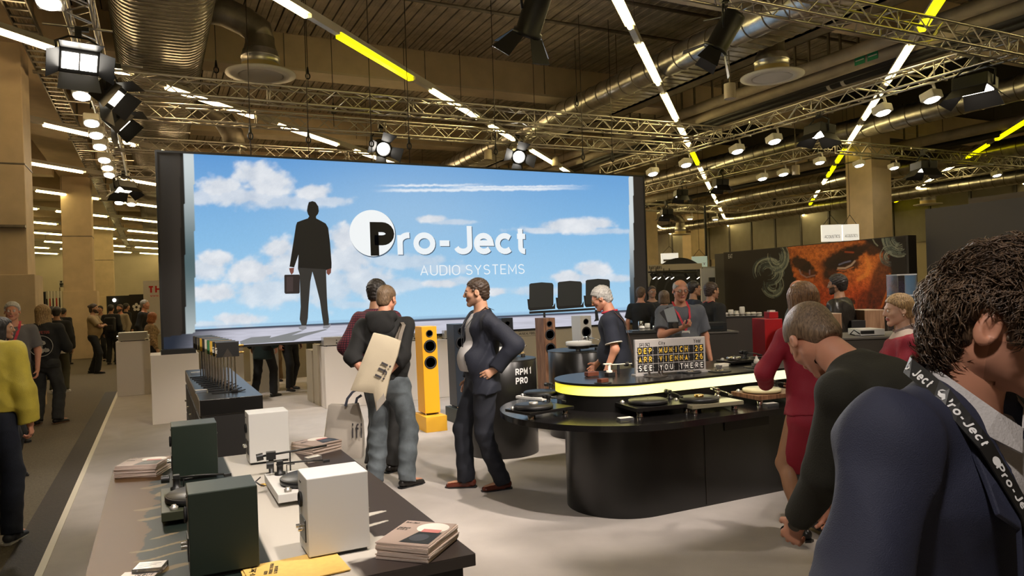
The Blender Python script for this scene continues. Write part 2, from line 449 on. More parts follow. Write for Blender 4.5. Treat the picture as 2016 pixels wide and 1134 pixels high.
# purlin pipes under the deck
for k, y in enumerate((10.7, 12.0)):
    q = MB(); q.cyl((3.2 if k else -1, y, ZD - .07), (16, y, ZD - .07), .035, 8)
    struct('trim_%d' % (20 + k), q, m_galv_d)
# girder and columns on the left row
q = MB(); q.bb((-2.75, -8, ZB - .1), (-1.70, 60, ZD + .02)); struct('trim_23', q, m_cream)
def column(name, x0, x1, y0, y1, h, mts, foot=True):
    q = MB(); q.bb((x0, y0, 0), (x1, y1, h)); q.bb((x0 - .01, y0 - .01, 4.1), (x1 + .01, y1 + .01, 4.13), 1)
    o = struct(name, q, mts, bevel=.01)
    if foot:
        p = MB(); p.bb((x0 - .03, y0 - .06, 0), (x1 + .10, y1 + .05, 2.28)); p.build('cladding', mts[0], o, bevel=.01)
    return o
column('trim_30', -2.76, -1.88, 14.35, 15.2, ZB, [m_cream, m_galv_d])
column('trim_31', -2.72, -1.85, 28.2, 29.1, ZB, [m_cream, m_galv_d])
column('trim_32', -2.72, -1.86, 42.2, 43.1, ZB, [m_cream, m_galv_d])
# short cross duct cover on the near column
q = MB(); q.bb((-2.76, 14.2, 3.05), (-1.88, 14.36, 3.09)); struct('trim_33', q, m_galv_d)
c1 = PD(1702, 480, 20.6); c2 = PD(1746, 480, 20.6)
q = MB(); q.bb((c1.x, c1.y - .3, 0), (c1.x + .82, c1.y + .55, ZB)); q.bb((c1.x - .02, c1.y - .32, 5.15), (c1.x + .84, c1.y + .57, 5.19), 1); struct('trim_34', q, [m_cream, m_galv_d], bevel=.01)
c1 = PD(1268, 520, 34)
q = MB(); q.bb((c1.x - .3, c1.y, 0), (c1.x + .85, c1.y + .8, ZB)); struct('trim_35', q, m_cream, bevel=.01)
c1 = PD(1372, 520, 44)
q = MB(); q.bb((c1.x - .4, c1.y, 0), (c1.x + .8, c1.y + .8, ZB)); struct('trim_36', q, m_cream, bevel=.01)
# far walls
m_wall = mat('wall_far', (.50, .43, .32), .85, noise=(1.2, .05))
m_panel = mat('wall_panel', (.26, .23, .18), .6, noise=(2, .1))
m_mull = mat('mullion', (.10, .09, .08), .5)
q = MB(); q.bb((-30, 60, 0), (34, 60.3, ZD)); struct('wall_back', q, m_wall)
q = MB(); q.bb((-26.3, -12, 0), (-26, 60, ZD)); struct('wall_left', q, m_wall)
q = MB(); q.bb((32.3, -12, 0), (32.6, 60, ZD)); wr = struct('wall_right', q, m_wall)
q = MB(); q.bb((0, 0, 0), (.04, 1.72, 3.0)); pm = q.mesh('panel', m_panel)
q = MB(); q.bb((-.03, -.05, 0), (.10, .05, 6.9)); mm = q.mesh('mullion', m_mull)
for i in range(24):
    y = 14 + i * 1.86
    for z, s in ((2.6, 1.0),):
        o = bpy.data.objects.new('panel', pm); COL.objects.link(o); o.parent = wr; o.location = (32.22, y + .07, z + .9)
    o = bpy.data.objects.new('mullion', mm); COL.objects.link(o); o.parent = wr; o.location = (32.2, y, 0)
# cable tray beside the girder
t = thing('cable_tray', 'long metal cable tray of parallel rungs running beside the left columns', 'cable tray', (-1.55, 0, 5.75))
q = MB(); q.bb((-.15, 6, 0), (-.13, 58, .09)); q.bb((.13, 6, 0), (.15, 58, .09)); q.build('side_rail', m_galv_d, t)
q = MB()
for i in range(170): q.bb((-.14, 6 + i * .3, .01), (.14, 6.05 + i * .3, .03))
q.build('rung', m_galv, t)['kind'] = 'stuff'
q = MB()
for i in range(5): q.cyl((-.1 + i * .05, 6, .05), (-.1 + i * .05, 58, .05), .016, 6)
q.build('cable_run', mat('cable_pale', (.55, .42, .22), .5), t)
hg = MB().bb((-.2, 0, -.02), (.2, .09, .02)).cyl((0, .04, 0), (0, .04, 1.18), .02, 6).mesh('hanger', m_galv_d)
for i in range(9): o = bpy.data.objects.new('hanger', hg); COL.objects.link(o); o.parent = t; o.location = (0, 9 + i * 5.6, 0)

# ------------------------------------------------------------------ ducts
def spiral_duct(label, x, z, r, y0, y1, seams, pitch=.42):
    t = thing('air_duct', label, 'duct', (x, y0, z))
    q = MB(); q.cyl((0, 0, 0), (0, y1 - y0, 0), r, 28); q.build('duct_pipe', m_galv, t)
    q = MB(); n = int((y1 - y0) / pitch)
    ring = MB().lathe([(r - .002, -.008), (r + .010, -.008), (r + .010, .008), (r - .002, .008)], n=28)
    cm = ring.mesh('seam', m_galv_d)
    for i in range(n):
        yy = .2 + i * pitch
        if i < seams:
            o = bpy.data.objects.new('seam', cm); COL.objects.link(o); o.parent = t; o.location = (0, yy, 0); o.rotation_euler = (pi / 2, 0, 0)
        else:
            q.add([(v[0], yy + v[2], v[1]) for v in ring.v], ring.f, 0, False)
    if q.v: q.build('seam_run', m_galv_d, t)['kind'] = 'stuff'
    hw = MB().tube([(0, 0, 0), (0, 0, ZD - z)], .006, 5).mesh('hanger_wire', m_steel_d)
    for i in range(int((y1 - y0) / 3)): o = bpy.data.objects.new('hanger_wire', hw); COL.objects.link(o); o.parent = t; o.location = (0, 1.3 + i * 3, 0)
    return t
spiral_duct('round spiral duct crossing above the booth beside a flat ribbed duct', 8.62, 5.85, .24, 5.0, 44, 60)
spiral_duct('round spiral duct over the right truss, passing behind the square floodlights', 16.95, 5.8, .28, 6.0, 50, 60)
spiral_duct('thin spiral duct running low in front of the hall end panels', 23.2, 5.6, .28, 9, 56, 40)
spiral_duct('farthest spiral duct near the right wall panels', 28.6, 5.4, .28, 12, 56, 40)
def flat_duct(label, x0, x1, z0, z1, y0, y1, pitch, rib_parts):
    t = thing('air_duct', label, 'duct', ((x0 + x1) / 2, y0, z0))
    w = (x1 - x0) / 2; h = (z1 - z0) / 2; r = min(h, w)
    prof = arc(w - r, h, r, -pi / 2, pi / 2, 12) + arc(-w + r, h, r, pi / 2, 3 * pi / 2, 12)
    q = MB(); n = len(prof)
    vs = [(p[0], 0, p[1]) for p in prof] + [(p[0], y1 - y0, p[1]) for p in prof]
    q.add(vs, [(i, (i + 1) % n, n + (i + 1) % n, n + i) for i in range(n)], 0, True)
    q.add(vs[:n], [tuple(range(n))]); q.add(vs[n:], [tuple(range(n))])
    q.build('duct_body', m_galv, t)
    k = 1 + .012 / h
    def ring():
        rr = MB(); pr = [(p[0] * (1 + .010 / w), h + (p[1] - h) * k) for p in prof]
        vs = [(p[0], -.006, p[1]) for p in prof] + [(p[0], -.006, p[1]) for p in pr] + [(p[0], .006, p[1]) for p in pr] + [(p[0], .006, p[1]) for p in prof]
        for a in range(3): rr.add(vs, [(a * n + i, a * n + (i + 1) % n, (a + 1) * n + (i + 1) % n, (a + 1) * n + i) for i in range(n)])
        return rr
    rg = ring(); me = rg.mesh('rib', m_galv_d); q = MB()
    for i in range(int((y1 - y0) / pitch)):
        yy = .1 + i * pitch
        if i < rib_parts:
            o = bpy.data.objects.new('rib', me); COL.objects.link(o); o.parent = t; o.location = (0, yy, 0)
        else: q.add([(v[0], v[1] + yy, v[2]) for v in rg.v], rg.f)
    if q.v: q.build('rib_run', m_galv_d, t)['kind'] = 'stuff'
    return t
fd = flat_duct('huge flat oval ribbed duct hanging above the left side of the booth', -.49, .93, 5.8, 6.62, 7.5, 46, .145, 110)
for yy in (11.35, 16.3, 21.5):
    q = MB(); q.bb((-.66, yy, -.012), (.66, yy + .03, 0)); q.build('joint_band', mat('joint_tape', (.75, .72, .68), .35, .8), fd)
flat_duct('wide flat ribbed duct lying alongside the round spiral duct', 8.88, 9.9, 5.86, 6.2, 5.0, 26, .22, 90)
flat_duct('flat duct beside the second spiral duct on the right', 17.3, 18.6, 5.86, 6.2, 6.0, 30, .3, 40)

# diffusers
def diffuser(label, c, r, feed):
    x, y, z = c
    t = thing('air_diffuser', label, 'air vent', (x, y, z))
    q = MB(); q.lathe([(r * .62, .02), (r * .66, -.02), (r, 0), (r, .02), (r * .66, .02)], n=40); q.build('flange', m_white_pl, t)
    q = MB(); q.lathe([(r * .62, -.015), (r * .50, .035), (r * .30, .07), (0.001, .08)], n=40); q.build('dish', m_white_pl, t)
    for i in range(6):
        a = i * pi / 3 + .3
        q = MB(); q.add([(cos(a) * r * .06, sin(a) * r * .06, .02), (cos(a) * r * .5, sin(a) * r * .5, -.01), (cos(a + .75) * r * .5, sin(a + .75) * r * .5, .05)], [(0, 1, 2), (2, 1, 0)])
        q.build('vane', m_white_pl, t)
    q = MB(); q.lathe([(r * .54, .02), (r * .54, .17)], n=32); q.build('collar', mat('collar_yellowed', (.50, .38, .16), .6), t)
    q = MB(); q.lathe([(r * .545, .17), (r * .545, .27), (r * .56, .275), (r * .56, .285), (r * .50, .40)], n=32); q.build('cone', m_galv, t)
    q = MB(); q.lathe([(r * .53, .27), (r * .42, .52), (r * .42, .62)], n=32); q.build('sleeve', m_galv_d, t)
    q = MB(); q.tube([(0, 0, .60), (0, 0, .72), (feed[0] * .25, feed[1] * .25, .86), (feed[0] * .6, feed[1] * .6, .98), (feed[0], feed[1], 1.0)], r * .42, 20)
    q.build('elbow', m_galv_d, t); q = MB(); q.cyl((feed[0], feed[1], .9), (feed[0], feed[1], ZD - z), .02, 8); q.build('hanger_rod', m_galv_d, t); return t
diffuser('round white air diffuser with vanes hanging by the big flat duct', (1.70, 12.65, 5.48), .56, (-.9, 0, 0))
p = G(1520, 152, 5.5); diffuser('round white air diffuser hanging under the flat duct at upper right', (p.x, p.y, 5.5), .56, (-.5, 0, 0))
p = G(1827, 403, 4.9); diffuser('small white diffuser ring far off under the right ducts', (p.x, p.y, 4.9), .55, (-.5, 0, 0))
p = G(1340, 462, 4.6); diffuser('faint far diffuser beyond the screen edge', (p.x, p.y, 4.6), .55, (-.5, 0, 0))
# dangling elbow behind the screen top
t = thing('duct_elbow', 'bent dark duct elbow poking out above the left end of the screen', 'duct', (1.25, 17.6, 5.2))
q = MB(); q.tube([(-.5, 0, .9), (-.1, 0, .88), (.25, 0, .7), (.45, 0, .35), (.5, 0, 0)], .24, 16); q.build('elbow', m_galv_d, t)
q = MB(); q.lathe([(.25, 0), (.26, .03), (.25, .06)], (.5, 0, .02), 20); q.build('rim', m_galv, t)

# ------------------------------------------------------------------ pipes at the right
for i, (x, z, r, mm_, lb) in enumerate(((11.72, 5.95, .12, m_pipe, 'beige pipe nearest the booth, highest of the overhead run'), (12.12, 5.85, .12, m_pipe, 'second beige pipe of the overhead run, with green stickers'),
        (12.7, 5.9, .09, m_pipe_b, 'black insulated pipe beside the beige overhead pipes'), (13.05, 5.9, .09, m_pipe_b, 'outer black insulated pipe with a white band'), (20.0, 5.7, .15, m_pipe, 'beige pipe below the far ducts'),
        (20.6, 5.6, .11, m_pipe_b, 'black pipe below the far ducts'), (13.6, 5.95, .14, m_pipe, 'beige pipe beyond the black overhead pipes'))):
    t = thing('overhead_pipe', lb, 'pipe', (x, 5, z))
    q = MB(); q.cyl((0, 0, 0), (0, 40, 0), r, 16); q.build('pipe_run', mm_, t)
    hg = MB().bb((-.02, 0, r * .9), (.02, .04, ZD - z)).mesh('hanger', m_galv_d)
    for k in range(10): o = bpy.data.objects.new('hanger', hg); COL.objects.link(o); o.parent = t; o.location = (0, 2 + k * 3.5, 0)
    if i == 1:
        for j, px in enumerate(((1692, 96), (1718, 103))):
            p = PX(px[0], px[1], x - r); q = MB(); q.bb((-r - .006, p.y - 5 - .11, -.07), (-r, p.y - 5 + .11, .08)); q.build('sticker', mat('sticker_green', (.02, .30, .12), .5), t, label='green sticker')
            q = MB(); q.bb((-r - .008, p.y - 5 - .09, .0), (-r - .004, p.y - 5 + .09, .02)); q.build('sticker_bar', m_white_pl, t)
    if i == 3:
        for yy in (1.2, 1.55): q = MB(); q.cyl((0, yy + 4.2, 0), (0, yy + 4.28, 0), r + .006, 16); q.build('white_band', m_white_pl, t)
q = MB(); q.bb((10.55, 5, 6.15), (10.9, 30, 6.2)); q.bb((10.55, 5, 6.15), (10.57, 30, 6.24)); q.bb((10.88, 5, 6.15), (10.9, 30, 6.24))
t = q.build('cable_tray', m_galv_d, label='perforated cable tray left of the beige overhead pipes', cat='cable tray')

# ------------------------------------------------------------------ diagonal light rails
def light_rail(cc, s0, s1, phase, label, yellow=(), tm=m_tube_w, skip=(), z=5.5):
    """rail on the line X - Y = cc; s = (X + Y) / sqrt 2"""
    def at(s): return Vector(((s * sqrt(2) + cc) / 2, (s * sqrt(2) - cc) / 2, z))
    A = at(s0); t = thing('light_rail', label, 'ceiling light', A, pi / 4, 'diagonal fluorescent rails under the ceiling')
    L = s1 - s0; q = MB()
    q.bb((0, -.035, .05), (L, .035, .13)); q.build('housing', m_rail, t)
    tm_y = MB().bb((0, -.048, -.035), (2.3, .048, .045)).mesh('tube_lamp', m_tube_y)
    tw = MB(); tw.cyl((0, 0, 0), (2.3, 0, 0), .038, 10); tw = tw.mesh('tube_lamp', tm)
    rf = MB(); rf.prism([(-.075, .028), (-.055, .05), (.055, .05), (.075, .028), (.05, .038), (-.05, .038)], 0, 2.34, f=lambda u, v, w: (w, u, v)); rf = rf.mesh('reflector', m_white_pl)
    bk = MB(); bk.bb((2.38, -.045, .0), (3.08, .045, .05)); bk = bk.mesh('blank_cover', m_rail)
    k0 = math.ceil((s0 - phase) / 3.11); k = k0
    while phase + k * 3.11 + 2.3 < s1:
        x = phase + k * 3.11 - s0
        if k not in skip:
            for me, n in ((tm_y if k in yellow else tw, 'tube_lamp'), (rf, 'reflector'), (bk, 'blank_cover')):
                o = bpy.data.objects.new(n, me); COL.objects.link(o); o.parent = t; o.location = (x, 0, 0)
        k += 1
    sw = MB().tube([(0, 0, .1), (0, 0, ZD - z)], .005, 4).mesh('suspension_wire', m_steel_d)
    for i in range(int(L / 6)): o = bpy.data.objects.new('suspension_wire', sw); COL.objects.link(o); o.parent = t; o.location = (2 + i * 6, 0, 0)
    return t
light_rail(-7.95, 2.0, 62, 9.15, 'fluorescent rail passing in front of the screen top, with one bright yellow tube', (0, 12), m_tube_g)
light_rail(-2.32, 3.0, 62, 11.37, 'fluorescent rail dropping from the top centre to behind the black mural wall', (3,), m_tube_g)
light_rail(3.5, 3.0, 62, 13.3, 'fluorescent rail with yellow tubes crossing above the right truss', (-1, 3, 4, 7, 8), m_tube_g)
light_rail(8.97, 8.0, 56, 20.9, 'fluorescent rail with yellow tubes in the upper right corner', (0, 1, 5, 6), m_tube_g)
light_rail(14.7, 14.0, 52, 20.0, 'rightmost fluorescent rail over the dark booth wall', (1, 7), m_tube_g)
light_rail(-13.72, 3.0, 60, 7.0, 'fluorescent rail meeting the left truss above the flat duct', (), m_tube_w)
for i in range(9):
    cc = -19.6 - 5.6 * i
    if i < 2: lb = ('fluorescent rail of warm tubes crossing the aisle in front of the first column', 'fluorescent rail of warm tubes touching the first column')[i]
    else: lb = '%s fluorescent rail beyond the first column, counting away down the left aisle' % ('first', 'second', 'third', 'fourth', 'fifth', 'sixth', 'last')[i - 2]
    light_rail(cc, 7.0 + 1.5 * i, 74, (11.1, 16.2, 17.1, 17.9, 18.8, 19.4, 20.6, 21.7, 22.4)[i], lb, (), m_tube_w if i < 2 else m_tube_g)

# ------------------------------------------------------------------ trusses
def truss(label, A, B, size=.27, mode='parts', pitch=.30):
    A = Vector(A); B = Vector(B); L = (B - A).length; d = (B - A).normalized()
    t = thing('truss', label, 'truss', A, atan2(d.y, d.x)); h = size / 2
    for sy in (-1, 1):
        for sz in (-1, 1):
            q = MB(); q.cyl((0, sy * h, sz * h), (L, sy * h, sz * h), .021, 8); q.build('chord', m_alu, t)
    n = int(L / pitch); un = MB()
    un.cyl((0, 0, 0), (1, 0, 0), 1, 6, caps=False)
    bl = sqrt(size * size + pitch * pitch)
    def brace(a, b_):
        a = Vector(a); b_ = Vector(b_); return MB().cyl(a, b_, .010, 5, caps=False)
    st = MB(); cache = {}
    for face in range(4):
        for i in range(n):
            x0, x1 = i * pitch, (i + 1) * pitch
            up = (i + face) % 2
            if face < 2:
                y = h if face else -h; a = (0, y, -h if up else h); b_ = (pitch, y, h if up else -h)
            else:
                z = h if face == 2 else -h; a = (0, -h if up else h, z); b_ = (pitch, h if up else -h, z)
            if mode == 'parts' and face < 2 and i < 75:
                key = (face, up)
                if key not in cache: cache[key] = brace(a, b_).mesh('brace', m_alu)
                o = bpy.data.objects.new('brace', cache[key]); COL.objects.link(o); o.parent = t; o.location = (x0, 0, 0)
            else:
                st.cyl((a[0] + x0, a[1], a[2]), (b_[0] + x0, b_[1], b_[2]), .010, 4, caps=False)
    st.build('lacing', m_alu, t)['kind'] = 'stuff'
    q = MB().tube([(0, -h, -h), (0, h, -h), (0, h, h), (0, -h, h)], .014, 5, closed=True).mesh('end_frame', m_alu)
    for x in [0.0] + [k * 2.5 for k in range(1, int(L / 2.5) + 1)] + [L]: o = bpy.data.objects.new('end_frame', q); COL.objects.link(o); o.parent = t; o.location = (x, 0, 0)
    return t
ZT = 5.17
truss('long truss above the screen, running from the left truss to the right truss', (-.68, 12.7, ZT), (11.62, 12.7, ZT))
truss('second long truss just behind the one above the screen, carrying two barn door spots', (-.68, 14.45, ZT), (11.62, 14.45, ZT))
truss('truss farther back over the left aisle, third in line behind the screen', (-.68, 17.4, ZT - .02), (5.0, 17.6, ZT - .02), mode='s')
truss('farthest cross truss glimpsed left of the screen', (-.68, 21.0, ZT - .02), (5.0, 21.2, ZT - .02), mode='s')
truss('left truss crowded with black floodlights and white spots', (-.68, -1.0, ZT), (-.68, 25.3, ZT))
truss('right truss sloping up to the picture edge with square white floodlights', (11.78, 17.6, ZT), (11.78, 6.45, ZT))
truss('truss across the upper right corner lit yellow by the rail', (4.0, 6.48, ZT), (14.0, 6.48, ZT))
truss('truss running away over the mural, lined with small white spots', (15.55, 21.5, ZT), (15.55, 12.9, ZT), mode='s')
truss('truss going right from the corner over the mural wall', (15.6, 12.9, ZT), (24.3, 12.9, ZT), mode='s')
truss('low far truss from the black pole to the column', (23.9, 24.8, ZT), (23.9, 12.9, ZT), mode='s')
truss('short far truss between the screen edge and the black pole', (15.6, 24.9, ZT), (23.9, 24.9, ZT), mode='s')
p = PD(1388, 420, 30)
t = thing('support_pole', 'thin black pole standing up from behind the mural wall', 'pole', (p.x, p.y, 0))
q = MB(); q.cyl((0, 0, 0), (0, 0, 5.1), .05, 10); q.build('pole', m_black, t); q = MB(); q.box((0, 0, .02), (.5, .5, .04)); q.build('base_plate', m_black, t)

# ------------------------------------------------------------------ lamps
def aim(o, d):
    o.rotation_mode = 'QUATERNION'; o.rotation_quaternion = Vector(d).to_track_quat('-Z', 'Y')
def white_flood():
    t = thing('led_floodlight', 'x', 'spotlight')
    q = MB(); q.box((0, 0, -.10), (.21, .21, .12)); q.build('housing', m_white_pl, t, bevel=.02)
    q = MB(); q.lathe([(.095, -.162), (.085, -.172), (.001, -.174)], n=20); q.build('lens', m_lamp, t)
    q = MB(); q.bb((.11, -.02, -.14), (.125, .02, .10)); q.bb((.0, -.02, .09), (.125, .02, .105)); q.build('bracket', m_white_pl, t, bevel=.004)
    q = MB(); q.cyl((0, 0, .1), (0, 0, .19), .02, 8); q.build('clamp', m_black, t); q = MB(); q.cyl((-.44, 0, .185), (.44, 0, .185), .014, 8); q.build('cross_bar', m_alu, t); return t
WF = white_flood(); _used = [False]
def place_flood(x, y, z, label, group, s=1., tilt=0.):
    if not _used[0]: o = WF; _used[0] = True
    else: o = copy_tree(WF)
    o.location = (x, y, z); o.rotation_euler = (tilt, 0, random.uniform(-.12, .12)); o.scale = (s, s, s)
    o['label'] = label; o['group'] = group
gr = 'white spots hanging from the right truss'
rl = ['farthest white spot on the right truss, beside the screen corner', 'white spot on the right truss, second from the screen corner', 'white spot on the right truss above the mural, third from the screen', 'white spot on the right truss, just left of the small black floodlight',
      'glaring white floodlight on the right truss, under the sloping light rail', 'brightest square floodlight on the right truss, beside the big black floodlight']
for (px, py), lb in zip(((1283, 326), (1348, 306), (1448, 276), (1521, 255), (1733, 194), (1829, 168)), rl):
    p = PX(px, py, 11.915); place_flood(11.915, p.y, 4.93, lb, gr, 1.25, -.25)
gr = 'white spots on the trusses over the mural'
for (px, py), lb in zip(((1499, 340), (1540, 333)), ('small white spot over the mural, left one of the close pair', 'small white spot over the mural, right one of the close pair')):
    p = PX(px, py, 15.685); place_flood(15.685, p.y, 4.93, lb, gr, 1.2, -.2)
for (px, py), lb in zip(((1612, 318), (1689, 312), (1758, 317), (1960, 329)), ('small white spot just left of the light rail over the mural', 'small white spot just right of the light rail over the mural', 'small white spot farther right over the mural', 'small white spot at the right picture edge under the truss')):
    p = PY(px, py, 13.035); place_flood(p.x, 13.035, 4.93, lb, gr, 1.1, -.2)
for (px, py), lb in zip(((1358, 424), (1408, 425)), ('tiny white spot on the far short truss beside the screen', 'tiny white spot on the far short truss near the black pole')):
    p = PY(px, py, 25.035); place_flood(p.x, 25.035, 4.9, lb, gr, 1.1)
gr = 'white spots along the left truss'
ys = (8.6, 12.2, 13.95, 14.9, 15.95, 17.35, 18.3, 19.25, 21.8, 23.0, 24.3)
nm = ['at the top of the frame', 'behind the black floodlights', 'just below the black barn doors', 'next below the barn doors', 'third below the barn doors', 'fourth below the barn doors', 'fifth below the barn doors', 'sixth below the barn doors, above the small flood', 'beside the small far floodlight', 'next to last on the truss', 'last and lowest on the truss']
for y, n in zip(ys, nm): place_flood(-.86, y, 4.93, 'white spot on the left truss, ' + n, gr, 1.15, -.35)
place_flood(-.545, 24.5, 4.93, 'lone white spot right of the end of the left truss', gr, 1.2, -.3)

def barn_spot(label, loc, target, s=1., power=0, col=(1, .95, .92), ang=42, lit=True, up=None):
    t = thing('theatre_spotlight', label, 'spotlight', loc); t.scale = (s, s, s)
    d = (Vector(target) - Vector(loc)).normalized()
    Q = d.to_track_quat('-Z', 'Y').to_matrix().to_4x4(); qf = lambda q: [Q @ Vector(v) for v in q.v]
    def bb(q, n, m_, bevel=0, **k): q.v = qf(q); return q.build(n, m_, t, bevel, **k)
    q = MB(); q.lathe([(.06, .22), (.105, .20), (.115, .17), (.115, -.17), (.135, -.18), (.135, -.215), (.11, -.215), (.11, -.16), (.001, -.15)], n=28); bb(q, 'body', m_black)
    q = MB(); q.lathe([(.10, -.175), (.07, -.20), (.001, -.205)], n=24); bb(q, 'lens', m_lamp if lit else m_black_pl)
    for k in range(4):
        a = k * pi / 2 + .25; q = MB()
        u = Vector((cos(a), sin(a), 0)); w = Vector((-sin(a), cos(a), 0)); o = u * .125 + Vector((0, 0, -.21)); e = o + u * .15 + Vector((0, 0, -.17))
        wd = .075, .115
        vs = [o - w * wd[0], o + w * wd[0], e + w * wd[1], e - w * wd[1]]; nrm = (vs[1] - vs[0]).cross(vs[3] - vs[0]).normalized() * .004
        q.add(vs + [v + nrm for v in vs], [(0, 1, 2, 3), (7, 6, 5, 4), (0, 4, 5, 1), (1, 5, 6, 2), (2, 6, 7, 3), (3, 7, 4, 0)]); bb(q, 'barn_door', m_black)
    # yoke and clamp stay upright
    side = Vector((-d.y, d.x, 0)).normalized() if abs(d.z) < .99 else Vector((1, 0, 0))
    q = MB(); q.tube([side * .13, side * .15 + Vector((0, 0, .16)), side * .10 + Vector((0, 0, .25)), -side * .10 + Vector((0, 0, .25)), -side * .15 + Vector((0, 0, .16)), -side * .13], .012, 6); q.build('yoke', m_black, t)
    q = MB(); q.box((0, 0, .29), (.05, .05, .08)); q.cyl((-.04, 0, .34), (.04, 0, .34), .04, 10); q.build('clamp', m_black, t)
    q = MB(); q.tube([(0, 0, .3), (.12, .1, .22), (.2, .3, .28), (.25, .6, .36)], .008, 5); q.build('cable', m_black_pl, t)
    if power: add_spot('theatre_lamp', Vector(loc) + d * .25 * s, target, power, col, ang)
    return t
z = 4.72
p = PY(750, 268, 14.4); barn_spot('black barn door spotlight above the screen, left one, shining at the camera', (p.x, 14.4, z + .05), (3.2, 4.0, 1.0), 1.25, 900)
p = PY(1018, 285, 14.4); barn_spot('black barn door spotlight above the screen, right one, shining at the camera', (p.x, 14.4, z + .05), (3.4, 3.0, 1.0), 1.25, 900)
p = PY(1052, 22, 6.6); barn_spot('large black barn door spotlight seen from behind at the top of the frame', (p.x, 6.6, p.z), (3.2, 10.0, 0), 1.15, 500)
p = PY(1428, 62, 6.6); barn_spot('large black barn door spotlight under the upper right truss', (p.x, 6.6, p.z), (4.2, 9.0, 0), 1.15, 500)

def panel_flood(label, loc, target, s=1., power=0, lit=m_lamp, two=True, col=(1, .93, .85)):
    t = thing('panel_floodlight', label, 'spotlight', loc); t.scale = (s, s, s)
    d = (Vector(target) - Vector(loc)).normalized(); Q = d.to_track_quat('-Z', 'Y').to_matrix().to_4x4()
    def bb(q, n, m_, bevel=0): q.v = [Q @ Vector(v) for v in q.v]; return q.build(n, m_, t, bevel)
    q = MB(); q.bb((-.21, -.16, -.02), (.21, .16, .14)); bb(q, 'housing', m_black, .01)
    for sx in ((-1, 1) if two else (0,)):
        q = MB(); w = .085 if two else .18
        q.bb((sx * .095 - w, -.10, -.03), (sx * .095 + w, .10, -.018)); bb(q, 'led_panel', lit)
    for k in range(4):
        a = k * pi / 2; u = Vector((cos(a), sin(a), 0)); w = Vector((-sin(a), cos(a), 0)); rad = .21 if k % 2 == 0 else .16; hw = .15 if k % 2 == 0 else .20
        o = u * rad + Vector((0, 0, -.02)); e = o + u * .14 + Vector((0, 0, -.15)); vs = [o - w * hw, o + w * hw, e + w * hw * 1.15, e - w * hw * 1.15]
        nrm = (vs[1] - vs[0]).cross(vs[3] - vs[0]).normalized() * .004; q = MB()
        q.add(vs + [v + nrm for v in vs], [(0, 1, 2, 3), (7, 6, 5, 4), (0, 4, 5, 1), (1, 5, 6, 2), (2, 6, 7, 3), (3, 7, 4, 0)]); bb(q, 'barn_door', m_black)
    side = Vector((-d.y, d.x, 0)).normalized()
    q = MB(); q.tube([side * .22, side * .24 + Vector((0, 0, .2)), side * .1 + Vector((0, 0, .28)), -side * .1 + Vector((0, 0, .28)), -side * .24 + Vector((0, 0, .2)), -side * .22], .013, 6); q.build('yoke', m_black, t)
    q = MB(); q.box((0, 0, .34), (.07, .07, .12)); q.box((0.05, 0, .38), (.12, .05, .05)); q.build('clamp', m_black, t); q = MB(); q.cyl((-.36, 0, .40), (.36, 0, .40), .016, 8); q.build('cross_bar', m_alu, t)
    if power: add_spot('flood_lamp', Vector(loc) + d * .1 * s, target, power, col, 95, .6, .15)
    return t
panel_flood('black twin panel floodlight glaring on the left truss', (-.72, 9.95, 4.62), (.2, 5.0, .4), 1.0, 260)
panel_flood('black floodlight turned edge-on below the glaring one on the left truss', (-.45, 11.5, 4.64), (6, 9.5, -1.), 1.1, 450, m_lamp_soft)
panel_flood('black floodlight with hanging barn doors, third on the left truss', (-.40, 13.0, 4.62), (6, 12.0, -1.5), 1.1, 300, m_lamp_soft)
panel_flood('small black floodlight far down the left truss', (-.62, 20.6, 4.65), (.2, 19.5, 0), 1.15, 120, m_lamp_soft)
p = PX(1612, 240, 11.9); panel_flood('black floodlight on the right truss, the one nearer the screen', (11.9, p.y, 4.66), (11.2, p.y + .1, 0), 1.15, 300, m_lamp, False)
p = PX(1918, 150, 11.78); panel_flood('large black floodlight on the right truss at the right edge', (11.78, p.y, 4.7), (11.2, p.y - .1, 0), 1.25, 300, m_lamp, False)
for (px, py, dd), lb in zip(((1818, 333, 17.5), (1340, 385, 24), (1418, 365, 22), (1312, 422, 26)), ('black floodlight cluster hanging over the mural booth at right', 'black floodlight far off, left of the first pair beside the screen', 'black floodlight far off, right one of the pair beside the screen', 'black floodlight with a flat glowing face beside the screen edge')):
    p = PD(px, py, dd); panel_flood(lb, (p.x, p.y, p.z), (p.x - .2, p.y + .1, 0), 1.2, 0, m_lamp_soft, False)

